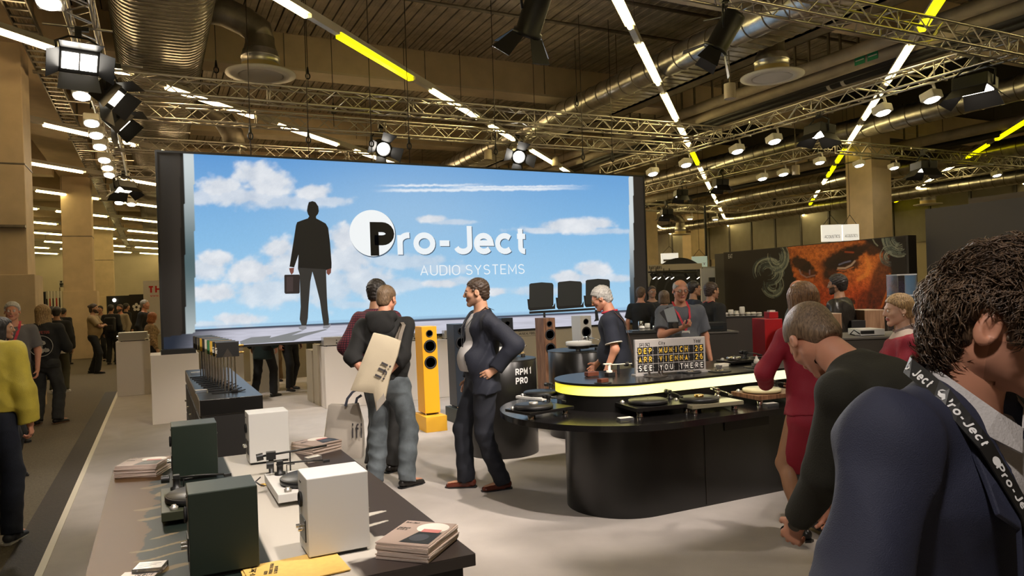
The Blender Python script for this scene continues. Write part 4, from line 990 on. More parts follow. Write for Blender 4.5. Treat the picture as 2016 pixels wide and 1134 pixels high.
# ---- front table with printed top
TX0, TX1, TY0, TY1, TZ = -.25, 1.02, 2.44, 4.80, .74
def table_paint(P, s, t):
    x, y = project(P.reshape(-1, 3)); x = x.reshape(s.shape); y = y.reshape(s.shape); X = P[..., 0]; Y = P[..., 1]
    n = fbm(X * 7, Y * 2.2, 4, 5) - .45; n2 = fbm(X * 3, Y * 9, 4, 15) - .45
    C = np.zeros(s.shape + (3,)) + np.asarray(L3(60, 51, 48))
    band = sst(.345, .352, X + 0 * n) * sst(1.0, .99, (X - .70) / .05 + n2 * 0)           # white stripe
    edge = .69 + 0 * Y
    fing = np.zeros_like(X)
    for yc, wd, L in ((3.62, .02, .05), (3.42, .028, .12), (3.22, .016, .15), (3.12, .03, .20), (2.98, .018, .17), (2.80, .05, .10), (2.74, .014, .22), (4.35, .02, .10), (3.85, .02, .05)):
        l = np.clip((X - .60) / (L + .09), 0, 1); fing = np.maximum(fing, sst(1.1, .8, np.abs(Y - yc - .02 * np.sin(X * 16)) / (wd * np.sqrt(np.clip(1 - l ** 3, .0, 1)) + 1e-4)) * (X > .60) * (l < 1))
    w = np.maximum(band, fing * (X > .60)); C = mix(C, L3(196, 190, 180), w)
    g = sst(.352, .345, X); C = mix(C, L3(26, 34, 30), g)
    be = -.07 + n * .26 + n2 * .16
    bm_ = sst(be + .008, be, X) * g; C = mix(C, L3(84, 60, 34), bm_)
    for yc, wd, x0, x1 in ((3.30, .016, -.05, .06), (3.16, .014, -.12, .12), (3.04, .012, -.10, .10), (2.88, .03, -.13, .09), (4.05, .05, -.03, .03), (4.24, .03, -.1, .03), (3.62, .02, -.1, .0), (3.80, .02, -.12, .02)):
        l = np.clip((X - x0) / (x1 - x0), 0, 1); wv = wd * np.sqrt(np.clip(np.sin(pi * l), 0, 1)) * (1 + n)
        C = mix(C, L3(110, 92, 60), sst(1.15, .85, np.abs(Y - yc - .02 * np.sin(X * 23)) / (wv + 1e-4)) * g * (X > x0) * (X < x1))
    C = mix(C, L3(72, 60, 44), sst(.15, .19, n2) * g * (X > -.02) * (Y < 2.95) * .9)
    gap = sst(.012, .004, np.abs(X - .352)) * 0
    dk = sst(2.66, 2.62, Y + n2 * .25) * sst(.60, .63, X + n * .2) * (X < .9); C = mix(C, L3(60, 51, 48), dk)
    return C
tb = thing('display_table', 'low display table in front with a camouflage printed top in green, white and taupe', 'table', ((TX0 + TX1) / 2, (TY0 + TY1) / 2, 0))
q = MB(); q.bb((TX0, TY0, TZ - .045), (TX1, TY1, TZ - .002)); q.build('tabletop', mat('table_edge', (.045, .036, .03), .5), tb, .003, w=True)
color_grid('printed_sheet', (TX0, TY0, TZ - .001), (TX1 - TX0, 0, 0), (0, TY1 - TY0, 0), 200, 320, table_paint, vcmat('table_print', .45, spec=.25), tb)
q = MB(); q.bb((TX0 + .05, TY0 + .05, 0.03), (TX1 - .03, TY1 - .05, TZ - .045)); q.build('body', m_blk_m, tb, .004, w=True)
q = MB(); q.bb((TX0 + .08, TY0 + .08, 0), (TX1 - .06, TY1 - .08, .03)); q.build('base', m_blk_m, tb, w=True)

def bookshelf(label, x, y, m, rz=0.):
    """faces +X; x,y = near left corner"""
    t = thing('bookshelf_speaker', label, 'speaker', (x, y, TZ), rz, 'small box speakers on the display table'); W_, D_, H_ = .225, .185, .285
    q = MB(); q.bb((0, 0, .012), (W_, D_, .012 + H_)); q.build('cabinet', m, t, .0035)
    q = MB(); q.bb((.01, .01, 0), (W_ - .01, D_ - .01, .012)); q.build('rubber_base', m_rub, t)
    q = MB(); q.lathe([(.001, 0), (.026, 0), (.030, .006), (.024, .010), (.020, .004), (.019, -.02), (.001, -.02)], (0, 0, 0), 24, M=Matrix.Rotation(-pi / 2, 4, 'Y')); o = q.build('bass_port', m_rub, t); o.location = (-.001, D_ * .62, .20)
    q = MB(); q.bb((-.004, D_ * .22, .055), (.002, D_ * .78, .135)); q.build('terminal_plate', m_black_pl, t, .001)
    for j, yy in enumerate((.38, .62)):
        q = MB(); q.cyl((-.024, D_ * yy, .10), (0, D_ * yy, .10), .008, 12); q.build('terminal', m_chrome, t)
    q = MB(); q.lathe([(.001, .006), (.02, .002), (.052, .0), (.058, .003), (.064, .002), (.064, 0)], (0, 0, 0), 28, M=Matrix.Rotation(pi / 2, 4, 'Y')); o = q.build('woofer', m_cone, t); o.location = (W_, D_ / 2, .105)
    q = MB(); q.lathe([(.001, .008), (.012, .004), (.03, .001), (.034, .0)], (0, 0, 0), 24, M=Matrix.Rotation(pi / 2, 4, 'Y')); o = q.build('tweeter', m_cone, t); o.location = (W_, D_ / 2, .225)
    for yy in (.045, .065): q = MB(); q.cyl((-.003, D_ - yy, .262), (.001, D_ - yy, .262), .0035, 8); q.build('screw', m_steel_d, t)
    return t
bookshelf('satin white box speaker nearest, between the record player and the brochure pile', .470, 2.683, m_wht)
bookshelf('white box speaker at the far end of the table beside the brochures', .462, 4.44, m_wht)
bookshelf('large looking dark green box speaker nearest the camera on the green print', .078, 2.70, m_grn)
bookshelf('dark green box speaker farther back, behind the green record player', .055, 4.26, m_grn)

def turntable(label, loc, rz, w=.46, d=.35, plinth=None, platter=None, h=.045, arm=True, group=None, feet=.03, mat_m=None, puck=None, arm_m=None, round_=False, platter_r=.15, lift=.0):
    plinth = plinth or m_blk; platter = platter or m_vinyl; arm_m = arm_m or m_black_pl
    t = thing('record_player', label, 'turntable', loc, rz, group)
    z0 = feet
    q = MB()
    if round_: q.lathe([(.12, z0), (.125, z0 + .004), (.125, z0 + h), (.001, z0 + h)], (-.06, 0, 0), 32); q.bb((-.06, -.05, z0), (w / 2, .05, z0 + h))
    else: q.bb((-w / 2, -d / 2, z0), (w / 2, d / 2, z0 + h))
    q.build('plinth', plinth, t, .003)
    for fx, fy in ((-w / 2 + .05, -d / 2 + .05), (w / 2 - .05, -d / 2 + .05), (0, d / 2 - .06)):
        q = MB(); q.lathe([(.024, 0), (.026, .006), (.022, .012), (.026, z0 - .004), (.018, z0)], (fx, fy, 0), 18); q.build('foot', m_chrome if feet > .032 else m_rub, t)
    zc = z0 + h; cx_ = -.06
    q = MB(); q.lathe([(platter_r - .01, zc + .004), (platter_r, zc + .007), (platter_r, zc + .026 + lift), (platter_r - .004, zc + .029 + lift), (.001, zc + .029 + lift)], (cx_, 0, 0), 44); pl = q.build('platter', platter, t)
    q = MB(); q.lathe([(platter_r - .006, zc + .0292 + lift), (platter_r - .008, zc + .032 + lift), (.001, zc + .032 + lift)], (cx_, 0, 0), 40); q.build('platter_mat', mat_m or platter, t)
    q = MB(); q.cyl((cx_, 0, zc + .03 + lift), (cx_, 0, zc + .042 + lift), .0035, 8); q.build('spindle', m_chrome, t)
    if puck: q = MB(); q.lathe([(.034, zc + .032 + lift), (.036, zc + .036 + lift), (.034, zc + .05 + lift), (.001, zc + .05 + lift)], (cx_, 0, 0), 24); q.build('clamp_puck', puck, t)
    if arm:
        bx, by = w / 2 - .06, d / 2 - .07; za = zc + .055 + lift
        q = MB(); q.lathe([(.028, zc), (.028, zc + .012), (.016, zc + .016), (.016, za - .01), (.02, za)], (bx, by, 0), 20); a = q.build('tonearm_base', arm_m, t)
        q = MB(); q.tube([(bx, by, za), (bx - .01, by - .12, za), (bx - .035, by - .21, za - .003)], .005, 8); q.build('arm_tube', m_chrome if arm_m is m_chrome else m_black_pl, t)
        q = MB(); q.box((bx - .04, by - .225, za - .008), (.018, .034, .014), .2); q.build('headshell', arm_m, t, .002)
        q = MB(); q.cyl((bx, by + .03, za), (bx + .004, by + .065, za), .018, 16); q.build('counterweight', arm_m, t)
        q = MB(); q.box((bx, by, za + .004), (.03, .03, .024)); q.build('bearing_block', arm_m, t, .003)
        q = MB(); q.tube([(bx - .02, by - .03, zc), (bx - .02, by - .03, za - .005), (bx - .02, by - .07, za - .005)], .003, 6); q.build('arm_rest', arm_m, t)
    q = MB(); q.lathe([(.016, zc), (.018, zc + .012), (.010, zc + .014), (.010, zc + .02), (.001, zc + .02)], (-w / 2 + .035, d / 2 - .05, 0), 16); q.build('motor_pulley', m_silver, t)
    return t
turntable('white record player between the two white box speakers on the display table', (.66, 3.68, TZ), pi / 2, .46, .37, m_wht, m_vinyl, .04, feet=.02)
turntable('green record player half hidden behind the nearest dark green speaker', (.16, 3.66, TZ), pi / 2, .46, .33, mat('olive_plinth', (.035, .04, .022), .4), m_vinyl, .04, feet=.02)
t = thing('signal_cable', 'short black cable with gold plugs at the rear of the white record player', 'cable', (.45, 3.75, TZ))
q = MB(); q.tube([(.0, .12, .055), (-.03, .06, .05), (-.015, 0, .045), (0, -.03, .045)], .004, 6); q.build('lead', m_black_pl, t); q = MB()
for k in range(3): q.cyl((-.012, .01 + .012 * k, .038), (.014, .01 + .012 * k, .038), .005, 8)
q.build('plug', m_gold, t)

# ---- brochure piles: each brochure a thing
def brochures(x, y, rz, n, w, h, lab_top, lab, group, seed, cover=True, dz=.0045):
    r = random.Random(seed)
    bm_ = MB(); bm_.bb((-w / 2, -h / 2, 0), (w / 2, h / 2, dz * .86)); me = bm_.mesh('brochure', m_paper)
    pg = MB(); pg.bb((-w / 2 + .0015, -h / 2 - .0004, dz * .86), (w / 2 - .001, h / 2 - .001, dz)); pm_ = pg.mesh('shaded_pages', m_paper2)  # page strip in darker paper colour, painting the shade between brochures
    for i in range(n):
        o = thing('brochure', lab_top if i == n - 1 else lab, 'brochure', (x + r.uniform(-.004, .004), y + r.uniform(-.004, .004), TZ + i * dz), rz + r.uniform(-.02, .02), group)
        for m_, nm_ in ((me, 'cover'), (pm_, 'shaded_pages')):
            c = bpy.data.objects.new(nm_, m_); COL.objects.link(c); c.parent = o
    if cover:
        z = dz + .0003
        def fl(poly, nm_, m_, zz): qq = MB(); qq.prism(poly, zz, zz + .0003); return qq.build(nm_, m_, o)
        fl([(-w / 2 + .003, -h / 2 + .003), (w / 2 - .003, -h / 2 + .003), (w / 2 - .003, h / 2 - .003), (-w / 2 + .003, h / 2 - .003)], 'cover_print', mat('cover_taupe', (.40, .30, .25), .5), z)
        fl([(.30 * w * cos(a) + w * .18, .22 * h * sin(a) + h * .24) for a in np.linspace(0, 2 * pi, 28, endpoint=False)], 'printed_disc', mat('cover_cream', (.80, .76, .68), .5), z + .0004)
        fl([(-.1 * w, -h * .42), (w * .46, -h * .42), (w * .46, h * .05), (.02 * w, h * .05)], 'printed_plinth', m_black_pl, z + .0008)
        fl([(.17 * w * cos(a) + w * .16, .15 * h * sin(a) - h * .20) for a in np.linspace(0, 2 * pi, 24, endpoint=False)], 'printed_platter', mat('cover_grey', (.06, .06, .07), .4), z + .0012)
        fl([(.05 * w, 0.03 * h), (w * .40, 0.03 * h), (w * .40, h * .16), (.05 * w, h * .16)], 'printed_block', mat('cover_pink', (.62, .22, .20), .5), z + .0016)
        glyphs('Pro-Ject', (-w * .44, h * .36, z + .002), (1, 0, 0), (0, 1, 0), w * .26, h * .06, m_black_pl, o, 'lettering', .2, .0003, world=False)
        glyphs('DEBUT\nEVO 2', (-w * .44, h * .05, z + .002), (1, 0, 0), (0, 1, 0), w * .22, h * .12, m_black_pl, o, 'lettering', .2, .0003, world=False)
    return o
brochures(.856, 2.60, .78 - pi / 2, 14, .21, .26, 'top brochure of the near right pile, cover with a pink and black record player', 'brochure inside the near right pile at the table corner', 'brochures piled at the near right corner', 1, dz=.0042)
brochures(-.09, 4.60, -.35, 14, .22, .22, 'top brochure of the pile at the far left corner beside the green speaker', 'brochure inside the far left pile', 'brochures piled at the far left corner', 2, dz=.0048)
brochures(.88, 4.63, .45, 13, .22, .22, 'top brochure of the pile at the far right corner of the table', 'brochure inside the far right pile', 'brochures piled at the far right corner', 3, dz=.0048)
# yellow envelopes
m_env = mat('manila_yellow', (.78, .50, .13), .65, noise=(40, .06))
for i, (dx, a, lb) in enumerate(((0, .0, 'lower yellow paper folder at the front edge of the table'), (.012, .06, 'upper yellow paper folder printed with lettering at the front edge'))):
    t = thing('paper_folder', lb, 'folder', (.41 + dx, 2.632 - dx, TZ + .0045 * i), a, 'yellow paper folders')
    q = MB(); q.prism([(-.17, -.12), (.15, -.12), (.155, .08), (.12, .12), (-.17, .11)], 0, .003); q.build('sheet', m_env, t)
    if i:
        for tx, xx, s_ in (('Pro-Ject', -.15, .024), ('GOOD\nPRODUCT DESIGN\nIS CIRCULAR', -.075, .045)):
            glyphs(tx, (xx, -.01, .0036), (.26, .97, 0), (-.97, .26, 0), .10, s_, m_black_pl, t, 'lettering', .16, .0004, world=False)
# clear card holders
def card_holder(label, p, rz, w=.085, d=.05, h=.018):
    t = thing('card_holder', label, 'sign', p, rz)
    q = MB(); q.bb((-w / 2, -d / 2, 0), (w / 2, d / 2, h)); q.build('acrylic_block', m_glass, t, .001)
    q = MB(); q.bb((-w / 2 + .003, -d / 2 + .003, h + .0003), (w / 2 - .003, d / 2 - .003, h + .001)); q.build('paper_card', mat('card_white', (.85, .8, .72), .6), t)
    for k in range(3): q = MB(); q.bb((-w * .38, -d * .25 + k * d * .2, h + .0011), (w * (.1 + .12 * k), -d * .22 + k * d * .2, h + .0014)); q.build('print_line', m_black_pl, t)
    return t
card_holder('clear card holder with white card at the front left of the display table', (-.045, 2.90, TZ), -.3, .10, .075)
t = thing('paper_card', 'pinkish printed card reading DEBUT EVO 2 at the front left of the table', 'card', (-.085, 2.855, TZ), -.35)
q = MB(); q.bb((-.06, -.045, 0), (.06, .045, .002)); q.build('sheet', m_paper, t); glyphs('DEBUT\nEVO 2', (-.01, -.035, .0022), (1, 0, 0), (0, 1, 0), .06, .05, m_black_pl, t, 'lettering', .18, .0004, world=False)
p = G(517, 900, TZ); 
p = G(612, 899, TZ + .06); card_holder('small card holder lying behind the nearest white speaker', (.80, 4.33, TZ), .3, .09, .05, .03)
t = thing('tonearm', 'long black loose tonearm stretched across behind the white speaker', 'tonearm', (.62, 4.13, TZ + .0), -.1)
q = MB(); q.tube([(-.14, 0, .105), (.22, .02, .125)], .006, 8); q.build('arm_tube', m_black_pl, t); q = MB(); q.cyl((-.155, 0, .10), (-.12, 0, .105), .02, 16); q.build('counterweight', m_black_pl, t)
q = MB(); q.lathe([(.03, 0), (.03, .01), (.014, .014), (.014, .10)], (-.08, 0, 0), 18); q.box((-.08, 0, .105), (.05, .04, .04)); q.build('bearing_block', m_black_pl, t); q = MB(); q.cyl((.02, 0.01, 0), (.02, .01, .11), .004, 8); q.build('arm_rest', m_black_pl, t)

# ---- black drawer table with cartridge displays
BX0, BX1, BY0, BY1, BZ = .30, .79, 6.43, 9.55, .90
t = thing('drawer_table', 'long glossy black drawer table carrying a row of boxes on chrome rods', 'table', ((BX0 + BX1) / 2, (BY0 + BY1) / 2, 0))
q = MB(); q.bb((BX0, BY0, BZ - .13), (BX1, BY1, BZ)); q.build('tabletop', m_blk, t, .003, w=True)
q = MB(); q.bb((BX0, BY0 + .002, BZ - .132), (BX1, BY1, BZ - .128)); q.build('shadow_gap', m_steel_d, t, w=True)
q = MB(); q.bb((BX0 + .01, BY0 + .01, .03), (BX1 - .005, BY1 - .01, BZ - .13)); q.build('carcass', m_blk_m, t, .003, w=True)
q = MB(); q.bb((BX0 - .004, BY0, BZ - .13), (BX0, BY1, BZ - .004)); q.build('edge_band', mat('edge_taupe', (.16, .13, .10), .4), t, w=True)
for k in range(5):
    y0_ = BY0 + .06 + k * .6
    for j, (z0_, z1_) in enumerate(((.42, .74), (.06, .40))):
        q = MB(); q.bb((BX0 - .006, y0_, z0_), (BX0 + .01, y0_ + .57, z1_)); d = q.build('drawer', m_blk_m, t, .002, w=True)
        q = MB(); q.cyl((BX0 - .03, y0_ + .28, (z0_ + z1_) / 2), (BX0 - .005, y0_ + .28, (z0_ + z1_) / 2), .012, 12); q.build('knob', m_chrome, d, w=False); d.children[0].matrix_parent_inverse = wm(d).inverted()
t = thing('pedestal_foot', 'x', 'x'); bpy.data.objects.remove(t)
for (px, py), lb in (((385, 737), 'white card holder on the glossy black drawer table, farther one'), ((396, 773), 'white card holder on the near left corner of the black drawer table')):
    p = G(px, py, BZ); card_holder(lb, (p.x, p.y, BZ), .05, .10, .06, .025)
m_box_c = [m_black_pl, m_black_pl, mat('box_yellow', (.62, .36, .03), .5), mat('box_green', (.02, .16, .05), .5), mat('box_ivory', (.6, .56, .45), .5), m_black_pl, mat('box_yellow2', (.6, .34, .03), .5), m_steel_d, m_black_pl, m_steel_d]
nmc = ['nearest, black box with gold terminals', 'second black box', 'first yellow edged box', 'green edged box', 'ivory edged box', 'plain black box behind the ivory one', 'second yellow edged box', 'grey box far back', 'black box next to last', 'farthest grey box']
for k in range(10):
    yy = 6.80 + k * .185; xx = .555 - .012 * k; zb, zt = 1.215, 1.345
    t = thing('boxed_display', 'upright boxed display on chrome rods, ' + nmc[k], 'display', (xx, yy, BZ), 0, 'boxes on rods along the drawer table')
    q = MB(); q.bb((-.095, 0, zb - BZ), (.095, .035, zt - BZ)); q.build('box', m_box_c[k], t, .003)
    q = MB(); q.bb((-.097, -.001, zt - BZ), (.097, .037, zt - BZ + .004)); q.build('lid', mat('lid_grey', (.10, .11, .12), .3), t)
    q = MB(); q.bb((-.0965, .002, zb - BZ + .01), (-.095, .033, zt - BZ - .01)); q.build('end_label', m_box_c[(k + 2) % 5], t)
    for dx in (-.03, .0, .03, .06):
        q = MB(); q.cyl((dx, .018, .012), (dx, .018, zb - BZ), .0055, 8); q.build('rod', m_chrome, t)
    q = MB(); q.box((-.03, .018, .006), (.22, .014, .010)); q.tube([(.06, .018, .006), (.10, .018, .006), (.14, .05, .012)], .006, 6); q.build('foot_bar', m_black_pl, t); q = MB(); q.box((.05, .018, .018), (.05, .04, .02)); q.build('clamp', m_black_pl, t)
    if k < 2:
        glyphs('MC9' if k == 0 else 'MC3', (-.085 + k * 0, -.0015, zb - BZ + .035), (0, 0, 1), (-1, 0, 0), .05, .018, mat('card_white', (.85, .8, .72), .6), t, 'lettering', .2, .0004, world=False)
    if k == 0:
        q = MB(); q.prism([(-.045, .0), (.045, .0), (.0, .075)], -.0022, -.0008, f=lambda u, v, w: (u, w, v + zb - BZ)); q.build('triangle_print', m_steel_d, t)
        for dz_ in (.035, .095): q = MB(); q.cyl((.095, .018, zb - BZ + dz_), (.135, .018, zb - BZ + dz_), .010, 12); q.build('terminal', m_gold, t)

# ---- white pedestals and cabinets
def cabinet(label, a, b_, m, name='display_plinth', cat='pedestal', seam=None):
    t = thing(name, label, cat, ((a[0] + b_[0]) / 2, (a[1] + b_[1]) / 2, 0)); q = MB(); q.bb((a[0], a[1], .006), b_); q.build('body', m, t, .003, w=True)
    q = MB(); q.bb((a[0] + .01, a[1] + .01, 0), (b_[0] - .01, b_[1] - .01, .01)); q.build('base', m_blk_m, t, w=True)
    q = MB(); q.bb((a[0] - .003, a[1] - .003, b_[2]), (b_[0] + .003, b_[1] + .003, b_[2] + .008)); q.build('top_panel', m, t, .001, w=True)
    return t
cabinet('white display plinth at the carpet corner carrying the silver amplifier', (-.69, 15.48, 0), (-.12, 16.2, 1.02), m_wht_box)
cabinet('tall cream display plinth below the left end of the screen', (-.085, 11.42, 0), (.54, 12.15, .975), m_wht_box)
cabinet('white plinth behind the row of boxed displays', (.95, 12.9, 0), (1.30, 13.6, 1.0), m_tan_box)
cabinet('cream plinth beside the dark legs under the screen', (1.62, 14.2, 0), (2.05, 14.9, 1.0), m_tan_box)
cabinet('lowest white step box at the left end of the amplifier cabinets', (2.27, 12.1, 0), (2.6, 12.6, .86), m_tan_box)
cabinet('middle white step box of the amplifier cabinets', (2.29, 11.72, 0), (2.7, 12.1, .97), m_tan_box)
cabinet('white amplifier cabinet left of the man with the tote bag', (2.32, 11.33, 0), (3.30, 11.72, .955), m_wht_box)
cabinet('white amplifier cabinet behind the yellow speaker', (3.31, 11.33, 0), (4.60, 11.9, .955), m_wht_box)
cabinet('white amplifier cabinet right of the yellow speaker', (4.61, 11.33, 0), (5.6, 11.9, .955), m_wht_box)
t = cabinet('beige cabinet lettered MUSICAL FIDELITY between the speakers', (5.62, 11.60, 0), (6.95, 12.2, 1.0), m_tan_box)
cabinet('beige cabinet between the walnut and white speakers', (7.0, 11.60, 0), (8.5, 12.2, 1.0), m_tan_box)
t2 = thing('brand_sign', 'small beige sign reading MUSICAL FIDELITY between two black lines', 'sign', (0, 0, 0))
pa = PY(1022, 661, 11.59); pb = PY(1061, 652, 11.59)
q = MB(); q.bb((pa.x - .1, 11.592, pa.z - .06), (pb.x + .06, 11.60, 1.05)); q.build('board', m_tan_box, t2)
glyphs('MUSICAL FIDELITY', (pa.x, 11.591, pa.z + .012), (1, 0, 0), (0, 0, 1), pb.x - pa.x, .045, m_black_pl, t2, 'lettering', .16, .002)
for zz in (-.015, .075): q = MB(); q.bb((pa.x - .02, 11.588, pa.z + zz), (pb.x + .02, 11.592, pa.z + zz + .005)); q.build('rule', m_black_pl, t2)

def amplifier(label, c, w, d, h, m=None, rz=0., sockets=True):
    m = m or m_silver; t = thing('amplifier', label, 'amplifier', c, rz)
    q = MB(); q.bb((-w / 2, -d / 2, .015), (w / 2, d / 2, h)); q.build('case', m, t, .004)
    for fx in (-1, 1):
        for fy in (-1, 1): q = MB(); q.cyl((fx * w * .4, fy * d * .38, 0), (fx * w * .4, fy * d * .38, .015), .015, 10); q.build('foot', m_rub, t)
    if sockets:
        for i in range(4):
            q = MB(); q.cyl((-w * .1 + i * w * .12, -d / 2 - .012, h * .62), (-w * .1 + i * w * .12, -d / 2, h * .62), .009, 10); q.build('socket', m_black_pl, t)
        for i in range(3):
            q = MB(); q.cyl((-w * .1 + i * w * .16, -d / 2 - .012, h * .32), (-w * .1 + i * w * .16, -d / 2, h * .32), .012, 10); q.build('terminal', m_black_pl, t)
        q = MB(); q.tube([(w * .25, -d / 2 - .01, h * .6), (w * .3, -d / 2 - .05, h * .4), (w * .32, -d / 2 - .03, h * .1), (w * .32, -d / 2, .01)], .006, 6); q.build('cable', m_black_pl, t)
        q = MB(); q.bb((w * .38, -d / 2 - .004, h * .2), (w * .45, -d / 2, h * .5)); q.build('power_inlet', m_black_pl, t)
    else:
        q = MB(); q.bb((-w * .47, -d / 2 - .008, .025), (w * .47, -d / 2, h - .01)); q.build('front_panel', mat('panel_greige', (.30, .28, .24), .4), t, .002)
        for fx in (-1, 1): q = MB(); q.cyl((fx * (w / 2), -.02, h * .5), (fx * (w / 2 + .03), -.02, h * .5), .03, 14); q.build('knob', m_chrome, t)
    return t
amplifier('long silver amplifier on the white corner plinth', (-.40, 15.8, 1.028), .50, .40, .17, sockets=False)
amplifier('silver amplifier showing its rear sockets, left of the plaid shirt', (2.58, 11.56, .963), .50, .30, .145)
amplifier('silver amplifier showing its rear sockets, right of the yellow speaker', (4.62, 11.60, .963), .52, .26, .145)
amplifier('silver amplifier partly hidden behind the yellow speaker', (3.80, 11.60, .963), .46, .26, .13)
t = thing('black_monitor', 'black box standing on the cream plinth under the screen corner', 'box', (.13, 11.5, .983)); q = MB(); q.bb((-.08, -.05, 0), (.38, .08, .07)); q.build('case', m_black_pl, t, .003)
for i, (x, z) in enumerate(((-.2, 1.028), (-.2, 1.028))):
    t = thing('silver_box', ('small white box beside the silver amplifier', 'small white box behind the silver amplifier')[i], 'box', (-.16 + .0 * i, 15.62 + .28 * i, z)); q = MB(); q.bb((-.04, -.1, 0), (.03, .1, .05 + .03 * i)); q.build('case', m_white_pl, t, .004); q = MB(); q.bb((-.03, -.102, .012), (.02, -.1, .03)); q.build('display', m_black_pl, t)

# ---- tower speakers
def tower(label, x, y, m, mp, s=1., z0=.20, plinth=True, three=True):
    t = thing('tower_speaker', label, 'speaker', (x, y, z0)); W_, D_, H_ = .20, .27, 1.11
    lean = .035
    def sh(p): return (p[0] - lean * 0, p[1] + lean * p[2], p[2])
    q = MB(); q.bb((-W_ / 2, 0, .02), (W_ / 2, D_, H_)); q.v = [sh(p) for p in q.v]; q.build('cabinet', m, t, .004)
    q = MB(); q.bb((-W_ / 2 + .02, .02, .008), (W_ / 2 - .02, D_ - .02, .022)); q.build('base_plate', m_rub, t)
    for fx in (-1, 1):
        for fy in (.03, .24): q = MB(); q.cyl((fx * .08, fy, 0), (fx * .08, fy, .02), .01, 10); q.build('spike', m_chrome, t)
    R = Matrix.Rotation(pi / 2, 4, 'X')
    for zz, r, nm_ in ((H_ - .09, .042, 'tweeter'), (H_ - .25, .076, 'woofer'), (H_ - .455, .076, 'woofer')):
        q = MB(); q.lathe([(.001, -.012), (r * .25, -.008), (r * .3, -.02), (r * .78, -.003), (r * .86, .004), (r * .98, .002), (r, .0)], (0, 0, 0), 32, M=R); o = q.build(nm_, m_cone, t); o.location = (0, lean * zz - .003, zz)
        q = MB(); q.lathe([(r * .97, .0), (r * 1.02, .006), (r * 1.08, .004), (r * 1.1, .0)], (0, 0, 0), 32, M=R); o2 = q.build('ring', m_rub, o)
    if plinth:
        t2 = thing('speaker_plinth', 'low plinth under the ' + label.split(',')[0], 'pedestal', (x, y, 0)); q = MB(); q.bb((-.138, -.13, .004), (.138, .35, .195)); q.build('box', mp, t2, .003); q = MB(); q.bb((-.13, -.12, 0), (.13, .34, .004)); q.build('base', m_rub, t2)
    return t
tower('bright yellow tower speaker with two woofers, between the two groups of men', 3.095, 8.645, m_yel, m_yel2)
tower('slate green tower speaker mostly hidden behind the suited man', 3.63, 8.90, m_navy, mat('plinth_green', (.028, .036, .032), .5))
p = PD(1003, 700, 11.5); tower('dark blue tower speaker right behind the suited man', p.x, p.y, m_navy, m_navy)
p = PD(1086, 700, 10.8); tower('walnut tower speaker between the two round stands', p.x, p.y, m_walnut, m_walnut)
p = PD(1158, 700, 11.2); tower('white tower speaker left of the grey haired man', p.x, p.y, m_wht, m_wht)

# ---- round stands with lit tops
def round_stand(label, x, y, r, h, ttl, lit=True):
    t = thing('round_stand', label, 'pedestal', (x, y, 0))
    q = MB(); q.lathe([(r - .01, 0), (r, .006), (r, h - .01), (r - .004, h - .006)], n=56); q.build('drum', m_blk, t)
    q = MB(); q.lathe([(r - .006, h - .006), (r - .008, h), (.001, h)], n=56); q.build('light_top', m_ledtop, t)
    q = MB(); q.lathe([(r - .002, h - .012), (r + .003, h - .010), (r + .003, h - .002), (r - .008, h + .001)], n=56); q.build('rim', m_black_pl, t)
    return t
rs = round_stand('round black stand lettered RPM 1 PRO with a glowing white top', 3.29, 7.02, .385, 1.0, True)
a0 = atan2(6.64 - 7.02, 3.60 - 3.35)
def on_drum(body, cx_, cy_, r, a, z, h, wd):
    # lettering wrapped on the drum
    o = glyphs(body, (0, 0, 0), (1, 0, 0), (0, 1, 0), wd, h, mat('letter_white', (.85, .85, .85), .5), rs, 'lettering', .2, .002)
    for v in o.data.vertices:
        aa = a + v.co.x / r; rr = r + .002 + v.co.z; v.co = (cx_ + rr * cos(aa), cy_ + rr * sin(aa), z + v.co.y)
    return o
pa = G(1019, 745, .8)
on_drum('RPM 1\nPRO', 3.29, 7.02, .385, -1.60, .76, .165, .21)
round_stand('round black stand with a glowing top beside the grey haired man', 4.50, 7.35, .385, 1.0, True)
turntable('white platter record player glowing on the RPM 1 PRO stand', (3.40, 7.05, 1.0), .3, .40, .26, mat('acrylic_amber', (.9, .66, .30), .2, trans=.4), m_wht, .02, feet=.03, round_=True, mat_m=m_wht, arm_m=m_chrome, lift=.03)
turntable('white platter record player on the round stand near the grey haired man', (4.44, 7.2, 1.0), .2, .40, .26, m_blk, m_wht, .03, feet=.03, round_=True, mat_m=m_wht, arm_m=m_chrome, lift=.02)

# ---- curved bar
def stadium(cx_, cy_, r, x1, n=24):
    return [(x1, cy_ - r)] + [(cx_ + r * cos(a), cy_ + r * sin(a)) for a in np.linspace(-pi / 2, -3 * pi / 2, n + 1)] + [(x1, cy_ + r)]
bar = thing('bar_counter', 'long black curved bar counter with rounded end and overhanging top', 'counter', (4.0, 4.9, 0))
q = MB(); q.prism(stadium(3.28, 4.79, .44, 5.7, 30), .0, .70, smooth=True); q.build('base', m_blk, bar, w=True)
q = MB(); q.prism(stadium(3.33, 4.97, .92, 5.75, 40), .70, .745, smooth=True); o = q.build('worktop', mat('worktop_black', (.010, .009, .009), .16, spec=.55, bump=(160, .02)), bar, .004, w=True)
q = MB(); q.bb((3.95, 4.344, .56), (4.42, 4.352, .69)); q.build('flap', m_blk, bar, .002, w=True)
q = MB(); q.bb((3.75, 4.346, .02), (3.754, 4.352, .70)); q.build('seam', m_steel_d, bar, w=True)
tr = thing('bar_tier', 'raised black tier on the bar wrapped by a glowing yellow band', 'counter', (4.2, 5.07, .745))
q = MB(); q.prism(stadium(3.38, 5.07, .445, 5.7, 36), .745, .868, smooth=True); q.build('riser', m_blk, tr, w=True)
